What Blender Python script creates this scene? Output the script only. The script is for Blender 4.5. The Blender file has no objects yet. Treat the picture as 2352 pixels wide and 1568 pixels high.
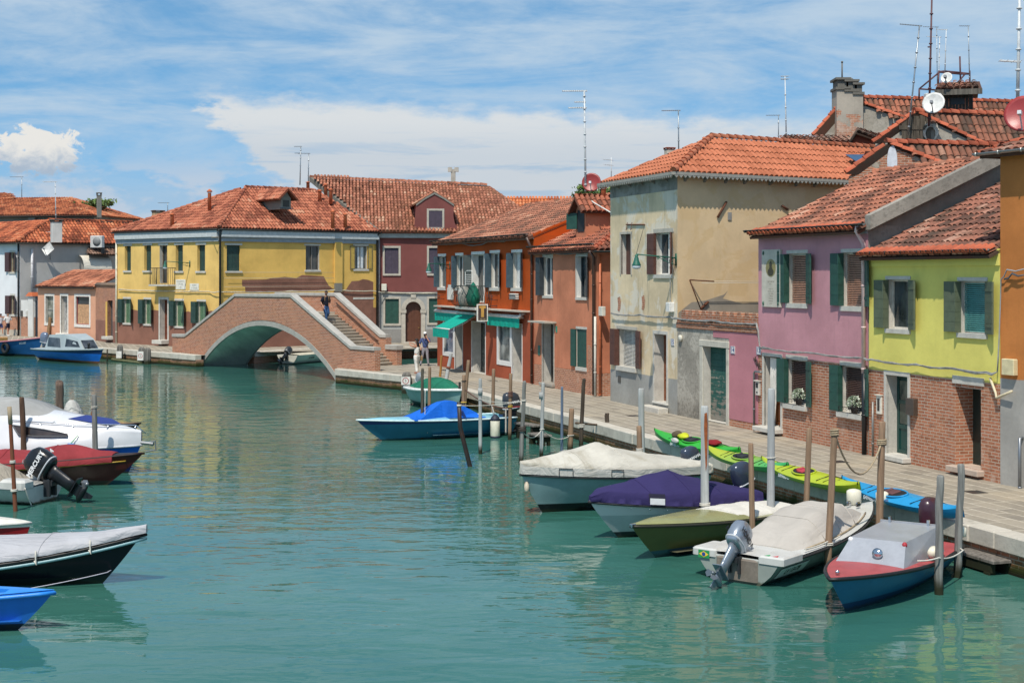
import bpy, math, random
from mathutils import Vector, Matrix, noise as mnoise
random.seed(7)
rad = math.radians
S = bpy.context.scene
COL = S.collection
PI = math.pi
# ---------------------------------------------------------------- survey: photo point -> place in the world
FPX, CX, HZ, H, Q = 3267.0, 1176.0, 632.0, 5.43, 0.68
CAM = Vector((0, 0, H))
def ray(p): return Vector(((p[0]-CX)/FPX, 1.0, (HZ-p[1])/FPX))
def G(p, z=0.0):
    d = ray(p); return CAM + d*((z-H)/d.z)
def AT(p, Y): return CAM + ray(p)*Y
def onplane(p, P0, n):
    d = ray(p); return CAM + d*((P0-CAM).dot(n)/d.dot(n))
ZN = {'1':(0,392,.3),'2':(470.4,392,.3),'3':(940.8,392,.3),'4':(1332.8,274.4,.3),'5':(1803.2,0,.3),'6':(1803.2,431.2,.3),
      '7':(1803.2,784,.3),'8':(1332.8,666.4,.3),'9':(784,784,.3),'X':(0,823.2,.4),'Y':(1176,980,.3),'Z':(1724.8,1058.4,.325),
      'A':(744.8,784,.15),'B':(1019.2,823.2,.175),'C':(0,666.4,.15),'E':(0,901.6,.175),'K':(689.9,642.9,.15),
      'R':(2038.4,0,.25),'T':(1372,705.6,.175),'V':(980,548.8,.225),'D':(0,0,1)}
def P(z, x, y):
    a, b, s = ZN[z]; return (a+s*x, b+s*y)
# ---------------------------------------------------------------- colour + materials
def lin(c): return c/12.92 if c <= .04045 else ((c+.055)/1.055)**2.4
def C(h, k=1.0):
    h = h.lstrip('#'); return tuple(min(1, lin(int(h[i:i+2], 16)/255)*k) for i in (0, 2, 4)) + (1,)
class NT:
    def __init__(s, name):
        s.m = bpy.data.materials.new(name); s.m.use_nodes = True; s.t = s.m.node_tree; s.t.nodes.clear()
    def n(s, typ, out=0, **kw):
        nd = s.t.nodes.new('ShaderNode'+typ)
        for k, v in kw.items():
            if hasattr(nd, k) and not k[0].isupper() and not k.startswith('i_'): setattr(nd, k, v)
            else:
                key = k[2:] if k.startswith('i_') else k
                key = int(key) if key.isdigit() else key.replace('_', ' ')
                s.put(nd.inputs[key], v)
        return nd.outputs[out]
    def put(s, i, v):
        if isinstance(v, bpy.types.NodeSocket): s.t.links.new(v, i)
        else:
            if i.type == 'RGBA' and hasattr(v, '__len__') and len(v) == 3: v = tuple(v)+(1,)
            i.default_value = v
    def obj(s): return s.n('TexCoord', out=3)
    def sep(s, v):
        nd = s.t.nodes.new('ShaderNodeSeparateXYZ'); s.put(nd.inputs[0], v); return nd.outputs
    def comb(s, x, y, z=0.0):
        nd = s.t.nodes.new('ShaderNodeCombineXYZ')
        for i, v in enumerate((x, y, z)): s.put(nd.inputs[i], v)
        return nd.outputs[0]
    def scale(s, v, sc): return s.n('Mapping', Vector=v, Scale=sc)
    def noise(s, sc, det=3, rough=.55, vec=None, dist=0.0):
        return s.n('TexNoise', Vector=vec if vec is not None else s.obj(), Scale=sc, Detail=det, Roughness=rough, Distortion=dist)
    def math(s, op, a, b=0.0, c=None, clamp=False):
        nd = s.t.nodes.new('ShaderNodeMath'); nd.operation = op; nd.use_clamp = clamp
        s.put(nd.inputs[0], a); s.put(nd.inputs[1], b)
        if c is not None: s.put(nd.inputs[2], c)
        return nd.outputs[0]
    def ss(s, v, a, b, lo=0.0, hi=1.0):
        return s.n('MapRange', interpolation_type='SMOOTHSTEP', i_0=v, i_1=a, i_2=b, i_3=lo, i_4=hi)
    def mix(s, f, a, b, blend='MIX'):
        nd = s.t.nodes.new('ShaderNodeMix'); nd.data_type = 'RGBA'; nd.blend_type = blend
        s.put(nd.inputs[0], f); s.put(nd.inputs[6], a); s.put(nd.inputs[7], b); return nd.outputs[2]
    def ramp(s, f, stops):
        nd = s.t.nodes.new('ShaderNodeValToRGB'); e = nd.color_ramp.elements
        while len(e) < len(stops): e.new(.5)
        for i, (p, c) in enumerate(stops): e[i].position = p; e[i].color = c if len(c) == 4 else tuple(c)+(1,)
        s.put(nd.inputs[0], f); return nd.outputs[0]
    def bump(s, h, st=.3, d=.02, nrm=None):
        nd = s.t.nodes.new('ShaderNodeBump'); s.put(nd.inputs['Height'], h); nd.inputs['Strength'].default_value = st; nd.inputs['Distance'].default_value = d
        if nrm is not None: s.put(nd.inputs['Normal'], nrm)
        return nd.outputs[0]
    def out(s, col, rough=.8, nrm=None, metal=0.0, spec=.5, **kw):
        nd = s.t.nodes.new('ShaderNodeBsdfPrincipled'); s.put(nd.inputs['Base Color'], col); s.put(nd.inputs['Roughness'], rough)
        s.put(nd.inputs['Metallic'], metal); s.put(nd.inputs['Specular IOR Level'], spec)
        for k, v in kw.items(): s.put(nd.inputs[k.replace('_', ' ')], v)
        if nrm is not None: s.put(nd.inputs['Normal'], nrm)
        o = s.t.nodes.new('ShaderNodeOutputMaterial'); s.t.links.new(nd.outputs[0], o.inputs[0]); return s.m
    def tint(s):
        return s.n('Attribute', out=2, attribute_name='tint')
MATS = {}
def memo(f):
    def g(*a, **k):
        key = (f.__name__, repr(a), repr(k))
        if key not in MATS: MATS[key] = f(*a, **k)
        return MATS[key]
    return g
@memo
def paint(c, rough=.5, var=.12, sc=6.0, metal=0.0, bmp=.05, dirt=0.0, k=1.0, spec=.5):
    t = NT('paint'); c = C(c, k)
    n1 = t.noise(sc, 4); n2 = t.noise(sc*7, 3)
    f = t.math('ADD', t.math('MULTIPLY', n1, .7), t.math('MULTIPLY', n2, .3))
    col = t.mix(t.ss(f, .35, .65), tuple(x*(1-var) for x in c[:3]), tuple(min(1, x*(1+var)) for x in c[:3]))
    if dirt: col = t.mix(t.math('MULTIPLY', t.ss(t.noise(sc*.6, 5, .7), .5, .75), dirt), col, (.12, .1, .08, 1))
    return t.out(col, t.math('MULTIPLY_ADD', n1, .2, rough-.1), t.bump(n2, bmp*4, .01) if bmp else None, metal, spec)
@memo
def plaster(c, dirt='#6b6152', var=.1, streak=.25, low=.3, seed=0.0, rubble=0.0, bc=None, bz=0.0, bamp=.0, bfreq=.8, brickbase=False, patches=None, pamt=.5, k=1.0):
    """weathered render; optional brick or other base below height bz (metres above the base of the wall), optional patches of another colour"""
    t = NT('plaster'); o = t.obj(); x, y, z = t.sep(o)
    u = t.math('ADD', x, y); v2 = t.comb(t.math('ADD', u, seed), z, t.math('MULTIPLY', seed, .37))
    c = C(c, k); d = C(dirt)
    big = t.n('TexNoise', Vector=v2, Scale=.7, Detail=5, Roughness=.6)
    fine = t.n('TexNoise', Vector=v2, Scale=9.0, Detail=5, Roughness=.65)
    st = t.n('TexNoise', Vector=t.comb(t.math('MULTIPLY', u, 4.5), t.math('MULTIPLY', z, .35), seed), Scale=1.0, Detail=4, Roughness=.6)
    col = t.mix(t.ss(big, .3, .7), tuple(a*(1-var*1.6) for a in c[:3]), tuple(min(1, a*(1+var)) for a in c[:3]))
    col = t.mix(t.math('MULTIPLY', t.ss(fine, .35, .75), var*1.5), col, tuple(a*.72 for a in c[:3]))
    if patches:
        pm = t.math('MULTIPLY', t.ss(t.n('TexNoise', Vector=v2, Scale=.9, Detail=7, Roughness=.62, Distortion=.6), .5, .56), pamt)
        col = t.mix(pm, col, C(patches))
    if rubble:
        col = t.mix(t.math('MULTIPLY', t.ss(fine, .5, .62), rubble), col, tuple(a*.55 for a in c[:3]))
    col = t.mix(t.math('MULTIPLY', t.ss(st, .52, .8), streak), col, d)
    lowm = t.math('MULTIPLY', t.math('MULTIPLY', t.ss(t.math('ADD', z, t.math('MULTIPLY', big, .8)), 1.25, .35), low), t.ss(fine, .3, .6, .55, 1.0))
    col = t.mix(lowm, col, d)
    h = t.math('ADD', fine, t.math('MULTIPLY', big, .6)); bst = .25 + rubble*.6
    if bc or brickbase:
        en = t.n('TexNoise', Vector=t.comb(t.math('MULTIPLY', u, bfreq), t.math('MULTIPLY', z, bfreq), seed+4.0), Scale=1.0, Detail=5, Roughness=.6)
        edge = t.math('MULTIPLY_ADD', t.math('SUBTRACT', en, .5), bamp*2, bz)
        f = t.ss(t.math('SUBTRACT', z, edge), .015, -.015)
        if brickbase:
            bcol, bh = brick_nodes(t, u, z)
        else:
            b = C(bc); bcol = t.mix(t.ss(big, .3, .7), tuple(a*.82 for a in b[:3]), tuple(a*1.12 for a in b[:3])); bcol = t.mix(t.math('MULTIPLY', t.ss(fine, .4, .7), .25), bcol, tuple(a*.7 for a in b[:3])); bh = fine
            bcol = t.mix(t.math('MULTIPLY', lowm, .6), bcol, d)
        col = t.mix(f, col, bcol); h = t.mix(f, h, bh)
    return t.out(col, .9, t.bump(h, bst, .02), spec=.2)
def brick_nodes(t, u, z, salt=.45, sc=1.0):
    w = t.n('TexNoise', Vector=t.comb(u, z), Scale=2.2, Detail=3)
    uu = t.math('MULTIPLY_ADD', w, .02, u); zz = t.math('MULTIPLY_ADD', w, .025, z)
    bt = t.t.nodes.new('ShaderNodeTexBrick'); t.put(bt.inputs['Vector'], t.comb(uu, zz))
    for k_, v_ in (('Color1', C('#b4745a')), ('Color2', C('#915841')), ('Mortar', C('#b8ab9b')), ('Scale', 1.0), ('Mortar Size', .012*sc), ('Mortar Smooth', .3), ('Bias', 0.0), ('Brick Width', .25*sc), ('Row Height', .078*sc)):
        t.put(bt.inputs[k_], v_)
    n1 = t.n('TexNoise', Vector=t.comb(u, z), Scale=1.1, Detail=6, Roughness=.65); n2 = t.n('TexNoise', Vector=t.comb(u, z), Scale=6.0, Detail=4)
    col = t.mix(t.math('MULTIPLY', t.ss(n1, .3, .75), .55), bt.outputs[0], C('#c08a68'))
    col = t.mix(t.math('MULTIPLY', t.ss(n2, .5, .75), .5), col, C('#6e4432'))
    col = t.mix(t.math('MULTIPLY', t.ss(t.math('ADD', n1, t.math('MULTIPLY', z, -.08)), .52, .66), salt), col, C('#c9bfb2'))
    h = t.math('ADD', t.math('MULTIPLY', bt.outputs[1], -1.0), t.math('MULTIPLY', n2, .5))
    return col, h
@memo
def brick(salt=.4, algae=False, dark=0.0):
    t = NT('brick'); x, y, z = t.sep(t.obj()); u = t.math('ADD', x, y)
    col, h = brick_nodes(t, u, z, salt)
    if dark: col = t.mix(dark, col, C('#3a2a20'))
    if algae:
        a = t.n('TexNoise', Vector=t.obj(), Scale=1.6, Detail=6, Roughness=.7)
        col = t.mix(t.ss(t.math('ADD', z, t.math('MULTIPLY', a, -.5)), .18, -.18), col, C('#39401a', .8))
        col = t.mix(t.ss(t.math('ADD', z, t.math('MULTIPLY', a, .1)), .2, .05), col, C('#1f1c12'))
    return t.out(col, .92, t.bump(h, .5, .02), spec=.2)
@memo
def tilemat(a='#c4673a', b='#a8552f', c='#d58a5c', moss=.25, mossc='#4c4438'):
    t = NT('roof_tile'); v = t.tint()
    a, b, c = [tuple(.98*(.92*q+.08*(p[0]*.45+p[1]*.4+p[2]*.15)) for q in p[:3])+(1,) for p in (C(a), C(b), C(c))]; mul = lambda p, k: tuple(q*k for q in p[:3])+(1,)
    col = t.ramp(v, [(0, mul(b, .7)), (.3, b), (.55, a), (.8, mul(a, 1.1)), (1, c)])
    n = t.noise(1.4, 6, .7); n2 = t.noise(14, 3)
    m = t.math('MULTIPLY', t.ss(t.math('ADD', n, t.math('MULTIPLY', v, -.12)), .46-.1*moss, .62), moss)
    col = t.mix(m, col, C(mossc))
    col = t.mix(t.math('MULTIPLY', t.ss(n2, .45, .7), .35), col, mul(b, .6))
    return t.out(col, .9, t.bump(n2, .3, .01), spec=.2)
@memo
def stone(c='#cfc9bd', dirt=.3, sc=3.0, joint=0.0, k=.9):
    t = NT('stone'); c = C(c, k); n = t.noise(sc, 6, .65); n2 = t.noise(sc*9, 3)
    col = t.mix(t.ss(n, .3, .7), tuple(x*.8 for x in c[:3]), c)
    col = t.mix(t.math('MULTIPLY', t.ss(t.noise(sc*.7, 6, .7), .52, .75), dirt), col, C('#5f584b'))
    col = t.mix(t.math('MULTIPLY', t.ss(n2, .55, .75), .2), col, C('#6d665a'))
    if joint:
        x, y, z = t.sep(t.obj()); f = t.math('ABSOLUTE', t.math('SUBTRACT', t.math('FRACT', t.math('MULTIPLY', x, 1/joint)), .5))
        col = t.mix(t.ss(f, .494, .499), col, C('#4b463d'))
    return t.out(col, .85, t.bump(n2, .25, .02), spec=.3)
@memo
def wood(c='#7a6a58', grain=9.0, dark=.6, algae=False, k=1.0, wet=True):
    t = NT('wood'); c = C(c, k); o = t.obj(); x, y, z = t.sep(o)
    g = t.n('TexNoise', Vector=t.scale(o, (grain*2, grain*2, grain*.12)), Scale=1.0, Detail=5, Roughness=.65)
    n = t.noise(2.5, 4)
    col = t.mix(t.ss(g, .35, .65), tuple(a*dark for a in c[:3]), tuple(min(1, a*1.15) for a in c[:3]))
    col = t.mix(t.math('MULTIPLY', t.ss(n, .5, .8), .4), col, tuple(a*.6 for a in c[:3]))
    if algae:
        f = t.ss(t.math('MULTIPLY_ADD', n, -.5, z), .14, -.14)
        col = t.mix(f, col, C('#2c2e20'))
    return t.out(col, .85, t.bump(g, .4, .01), spec=.2)
@memo
def metal(c='#8a8f94', rough=.4, rust=0.0, metallic=.7):
    t = NT('metal'); col = C(c); n = t.noise(5, 5, .65)
    col = t.mix(t.math('MULTIPLY', t.ss(n, .5, .7), .35), col, tuple(a*.6 for a in C(c)[:3]))
    if rust: col = t.mix(t.math('MULTIPLY', t.ss(t.noise(2.3, 6, .7), .5-.2*rust, .62), rust), col, C('#6b3a22'))
    return t.out(col, rough, t.bump(n, .1, .01), metallic)
@memo
def glass(c='#1a2226', rough=.06, hi='#3c464c', k=1.0):
    t = NT('window_glass'); n = t.noise(1.3, 3)
    return t.out(t.mix(t.ss(n, .35, .65), C(c, k), C(hi, k)), rough, t.bump(t.noise(2.0, 1), .02, .02), spec=.6)
@memo
def canvas(c='#d8d5cc', var=.08, rough=.85, stain=.0, stainc='#7d7462', fold=.25, k=1.0):
    t = NT('canvas'); cc = C(c, k); n = t.noise(1.3, 5, .6, dist=.8); w = t.noise(220, 1)
    f2 = t.n('TexNoise', Vector=t.scale(t.obj(), (1.2, 5, 3)), Scale=1.0, Detail=4, Roughness=.55, Distortion=1.2)
    col = t.mix(t.ss(n, .3, .7), tuple(a*(1-var*1.5) for a in cc[:3]), tuple(min(1, a*(1+var)) for a in cc[:3]))
    if stain: col = t.mix(t.math('MULTIPLY', t.ss(t.noise(1.0, 6, .7, dist=.5), .52, .7), stain), col, C(stainc))
    return t.out(col, rough, t.bump(f2, fold*1.5, .12, t.bump(n, .2, .05)), spec=.25)
@memo
def hullmat(main, low='#14161a', lowz=.08, band=None, bz=.5, rough=.25, k=1.0, scum=.5):
    t = NT('hull_paint'); x, y, z = t.sep(t.obj()); n = t.noise(1.5, 5, .6); n2 = t.noise(9, 4)
    c = C(main, k); col = t.mix(t.ss(n, .3, .7), tuple(a*.86 for a in c[:3]), tuple(min(1, a*1.1) for a in c[:3]))
    if band: col = t.mix(t.ss(z, bz-.006, bz+.006), col, C(band))
    col = t.mix(t.ss(z, lowz+.01, lowz-.01), col, C(low))
    col = t.mix(t.math('MULTIPLY', t.ss(t.math('MULTIPLY_ADD', n2, -.12, z), .03, -.03), scum), col, C('#3b3f28', .7))
    col = t.mix(t.math('MULTIPLY', t.ss(t.noise(4, 6, .7), .55, .75), .25), col, tuple(a*.6 for a in c[:3]))
    return t.out(col, rough, t.bump(n, .06, .1), spec=.3)
def flat(c, rough=.6, metal=0.0, k=1.0): return paint(c, rough, .06, 8.0, metal, 0.0, 0.0, k)
WHITE = lambda: paint('#dcdad4', .55, .05, 4.0, 0.0, .03, .15)
GREEN = lambda: paint('#23493f', .55, .18, 5.0, 0.0, .05, .1)
BROWN = lambda: paint('#55352c', .6, .15, 5.0, 0.0, .05, .1)
# ---------------------------------------------------------------- mesh builder
class MB:
    def __init__(s): s.v = []; s.f = []; s.t = []; s.m = []; s.sm = []; s.cur = 0; s.tv = .5; s.smooth = False
    def add(s, vs, fs):
        b = len(s.v); s.v += [tuple(v) for v in vs]; s.t += [s.tv]*len(vs)
        for f in fs: s.f.append(tuple(b+i for i in f)); s.m.append(s.cur); s.sm.append(s.smooth)
        return s
    def quad(s, a, b, c, d): return s.add([a, b, c, d], [(0, 1, 2, 3)])
    def poly(s, pts): return s.add(pts, [tuple(range(len(pts)))])
    def box(s, x0, x1, y0, y1, z0, z1, M=None):
        vs = [Vector((x, y, z)) for z in (z0, z1) for y in (y0, y1) for x in (x0, x1)]
        if M is not None: vs = [M @ v for v in vs]
        return s.add(vs, [(0, 2, 3, 1), (4, 5, 7, 6), (0, 1, 5, 4), (2, 6, 7, 3), (0, 4, 6, 2), (1, 3, 7, 5)])
    def bbox(s, x0, x1, y0, y1, z0, z1, b=.02, M=None):
        """box with bevelled vertical + top edges"""
        rings = []
        for z, i in ((z0, 0), (z1-b, 0), (z1, b)):
            X0, X1, Y0, Y1 = x0+i, x1-i, y0+i, y1-i
            r = [(X0+b, Y0), (X1-b, Y0), (X1, Y0+b), (X1, Y1-b), (X1-b, Y1), (X0+b, Y1), (X0, Y1-b), (X0, Y0+b)]
            rings.append([Vector((p[0], p[1], z)) for p in r])
        if M is not None: rings = [[M @ v for v in r] for r in rings]
        return s.loft(rings, True, True)
    def loft(s, rings, closed=True, caps=True):
        n = len(rings[0]); vs = [v for r in rings for v in r]; fs = []
        for i in range(len(rings)-1):
            for j in range(n if closed else n-1):
                k = (j+1) % n; fs.append((i*n+j, i*n+k, (i+1)*n+k, (i+1)*n+j))
        if caps and closed:
            fs.append(tuple(reversed(range(n)))); fs.append(tuple((len(rings)-1)*n+j for j in range(n)))
        return s.add(vs, fs)
    def tube(s, pts, r, n=6, caps=True):
        pts = [Vector(p) for p in pts]; rs = r if isinstance(r, (list, tuple)) else [r]*len(pts); rings = []; last = None
        for i, p in enumerate(pts):
            d = (pts[min(i+1, len(pts)-1)]-pts[max(i-1, 0)]).normalized()
            if last is None:
                a = d.cross(Vector((0, 0, 1)) if abs(d.z) < .9 else Vector((1, 0, 0))).normalized()
            else: a = (last-d*last.dot(d)).normalized()
            last = a; b = d.cross(a)
            rings.append([p+(a*math.cos(2*PI*j/n)+b*math.sin(2*PI*j/n))*rs[i] for j in range(n)])
        return s.loft(rings, True, caps)
    def lathe(s, prof, n=12, M=None, c=(0, 0, 0)):
        """prof: (radius, z) list"""
        c = Vector(c); rings = [[c+Vector((r*math.cos(2*PI*j/n), r*math.sin(2*PI*j/n), z)) for j in range(n)] for r, z in prof]
        if M is not None: rings = [[M @ v for v in r] for r in rings]
        return s.loft(rings, True, True)
    def ellipsoid(s, c, r, n=12, m=7, M=None):
        prof = [(max(.02, math.sin(PI*i/m)), -math.cos(PI*i/m)) for i in range(m+1)]
        c = Vector(c); rings = [[c+Vector((q*math.cos(2*PI*j/n)*r[0], q*math.sin(2*PI*j/n)*r[1], z*r[2])) for j in range(n)] for q, z in prof]
        if M is not None: rings = [[M @ v for v in rr] for rr in rings]
        return s.loft(rings, True, True)
    def prism(s, pts, vec):
        vec = Vector(vec); a = [Vector(p) for p in pts]; n = len(a)
        return s.add(a+[p+vec for p in a], [tuple(reversed(range(n))), tuple(range(n, 2*n))]+[(i, (i+1) % n, n+(i+1) % n, n+i) for i in range(n)])
WM = {}
def link(o, parent=None, M=None):
    COL.objects.link(o); M = M if M is not None else (WM[parent.name] if parent else Matrix())
    if parent:
        o.parent = parent; o.matrix_parent_inverse = Matrix(); o.matrix_basis = WM[parent.name].inverted() @ M
    else: o.matrix_basis = M
    WM[o.name] = M.copy(); return o
def obj(name, mb, mat, parent=None, M=None, label=None, cat=None, group=None, kind=None):
    me = bpy.data.meshes.new(name); me.from_pydata(mb.v, [], mb.f)
    for m in (mat if isinstance(mat, (list, tuple)) else [mat]): me.materials.append(m)
    me.polygons.foreach_set('material_index', mb.m); me.polygons.foreach_set('use_smooth', mb.sm)
    a = me.attributes.new('tint', 'FLOAT', 'POINT'); a.data.foreach_set('value', mb.t)
    me.update(); o = bpy.data.objects.new(name, me); link(o, parent, M); return tag(o, label, cat, group, kind)
def tag(o, label=None, cat=None, group=None, kind=None):
    for k, v in (('label', label), ('category', cat), ('group', group), ('kind', kind)):
        if v: o[k] = v
    return o
def thing(name, label, cat, M=None, group=None):
    o = bpy.data.objects.new(name, None); o.empty_display_size = .2; link(o, None, M if M is not None else Matrix()); return tag(o, label, cat, group)
def T(p): return Matrix.Translation(Vector(p))
def RZ(a): return Matrix.Rotation(a, 4, 'Z')
def RX(a): return Matrix.Rotation(a, 4, 'X')
def RY(a): return Matrix.Rotation(a, 4, 'Y')
def frame(o, u):
    """x along u (horizontal), y away, z up"""
    u = Vector((u[0], u[1], 0)).normalized(); y = Vector((-u.y, u.x, 0)); m = Matrix.Identity(4)
    m.col[0][:3] = u; m.col[1][:3] = y; m.col[2][:3] = (0, 0, 1); m.col[3][:3] = o; return m
def copytree(root, M, label=None, cat=None, group=None):
    r = root.copy(); COL.objects.link(r); r.matrix_basis = M; WM[r.name] = M.copy()
    for k, v in (('label', label), ('category', cat), ('group', group)):
        if v: r[k] = v
    def rec(a, b):
        for ch in list(a.children):
            c = ch.copy(); COL.objects.link(c); c.parent = b; WM[c.name] = WM[b.name] @ c.matrix_basis; rec(ch, c)
    rec(root, r); return r
def text(name, s, size, M, mat, parent, depth=.002, align='CENTER', bold=0.0, sx=1.0):
    cu = bpy.data.curves.new(name, 'FONT'); cu.body = s; cu.size = size; cu.align_x = align; cu.align_y = 'CENTER'; cu.extrude = depth; cu.offset = bold
    to = bpy.data.objects.new(name, cu); me = bpy.data.meshes.new_from_object(to); bpy.data.objects.remove(to); bpy.data.curves.remove(cu)
    me.materials.clear(); me.materials.append(mat); me.transform(Matrix.Diagonal((sx, 1, 1, 1)))
    o = bpy.data.objects.new(name, me); return link(o, parent, M)
FACE = RX(PI/2)      # lettering upright on a facade, read from outside (local -y)
# ---------------------------------------------------------------- building kit
class Wall:
    def __init__(s, A, B, parent=None):
        s.A = Vector((A[0], A[1], Q)); s.B = Vector((B[0], B[1], Q)); s.M = frame(s.A, s.B-s.A); s.I = s.M.inverted()
        s.L = (Vector((s.B.x, s.B.y))-Vector((s.A.x, s.A.y))).length; s.open = []; s.parent = parent
    def l(s, p, off=0.0):
        w = onplane(p, s.M @ Vector((0, off, 0)), s.M.col[1].to_3d()); v = s.I @ w; return v.x, v.z
    def pt(s, p, off=0.0):
        x, z = s.l(p, off); return Vector((x, off, z))
    def loc(s, w): return s.I @ Vector(w)
    def build(s, mat, z1, z0=-.3, x0=0.0, x1=None, depth=5.0, sides='LRB', name='wall', parent=None, sidemat=None):
        x1 = s.L if x1 is None else x1; m = MB(); mats = [mat, stone('#d0cbc1', .25, 3.0)] + ([sidemat] if sidemat else [])
        ops = [o for o in s.open if o[0] < x1 and o[2] > x0]
        xs = sorted({x0, x1, *[max(x0, min(x1, o[0])) for o in ops], *[max(x0, min(x1, o[2])) for o in ops]})
        zs = sorted({z0, z1, *[max(z0, min(z1, o[1])) for o in ops], *[max(z0, min(z1, o[3])) for o in ops]})
        for i in range(len(xs)-1):
            for j in range(len(zs)-1):
                cx, cz = (xs[i]+xs[i+1])/2, (zs[j]+zs[j+1])/2
                if any(o[0] < cx < o[2] and o[1] < cz < o[3] for o in ops): continue
                m.quad((xs[i], 0, zs[j]), (xs[i+1], 0, zs[j]), (xs[i+1], 0, zs[j+1]), (xs[i], 0, zs[j+1]))
        for a, b, c, d, dp, *rv in ops:
            m.cur = 1 if rv and rv[0] else 0
            m.quad((a, 0, b), (a, 0, d), (a, dp, d), (a, dp, b)); m.quad((c, 0, b), (c, dp, b), (c, dp, d), (c, 0, d))
            m.quad((a, 0, b), (a, dp, b), (c, dp, b), (c, 0, b)); m.quad((a, 0, d), (c, 0, d), (c, dp, d), (a, dp, d))
            m.quad((a, dp, b), (c, dp, b), (c, dp, d), (a, dp, d))
        m.cur = 2 if sidemat else 0
        if 'L' in sides: m.quad((x0, 0, z0), (x0, 0, z1), (x0, depth, z1), (x0, depth, z0))
        if 'R' in sides: m.quad((x1, 0, z0), (x1, depth, z0), (x1, depth, z1), (x1, 0, z1))
        if 'B' in sides: m.quad((x0, depth, z0), (x0, depth, z1), (x1, depth, z1), (x1, depth, z0))
        return obj(name, m, mats, parent or s.parent, s.M)
    def box(s, name, mat, x0, x1, y0, y1, z0, z1, parent=None, **k):
        m = MB(); m.box(x0, x1, y0, y1, z0, z1); return obj(name, m, mat, parent or s.parent, s.M, **k)
    def bar(s, name, mat, pts, r=.04, n=8, parent=None, **k):
        m = MB(); m.smooth = True; m.tube(pts, r, n); return obj(name, m, mat, parent or s.parent, s.M, **k)
def leaf(w, h, boards=5):
    """one shutter leaf: boards with battens, hinge on x=0, extends +x, outer face -y"""
    m = MB(); g = .008; bh = h/boards
    m.box(.006, w-.006, -.012, .012, .01, h-.01)
    for i in range(boards): m.box(0, w, -.022, .022, i*bh+g/2, (i+1)*bh-g/2)
    for z in (.16*h, .84*h): m.box(.02, w-.02, -.034, -.0225, z-.035, z+.035)
    m.box(w*.55, w*.62, -.042, -.0345, .3*h, .36*h)
    return m
def shutter(W, wn, mat, xh, z0, z1, w, ang, side, boards=5, y=-.03):
    m = leaf(w, z1-z0, boards)
    if side == 'L': M = T((xh, y, z0)) @ RZ(PI+ang) @ Matrix.Diagonal((1, -1, 1, 1))
    else: M = T((xh, y, z0)) @ RZ(-ang)
    if side == 'L': M = T((xh, y, z0)) @ RZ(PI+ang)
    m.v = [tuple(M @ Vector(v)) for v in m.v]
    return obj('shutter', m, mat, wn, W.M)
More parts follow.
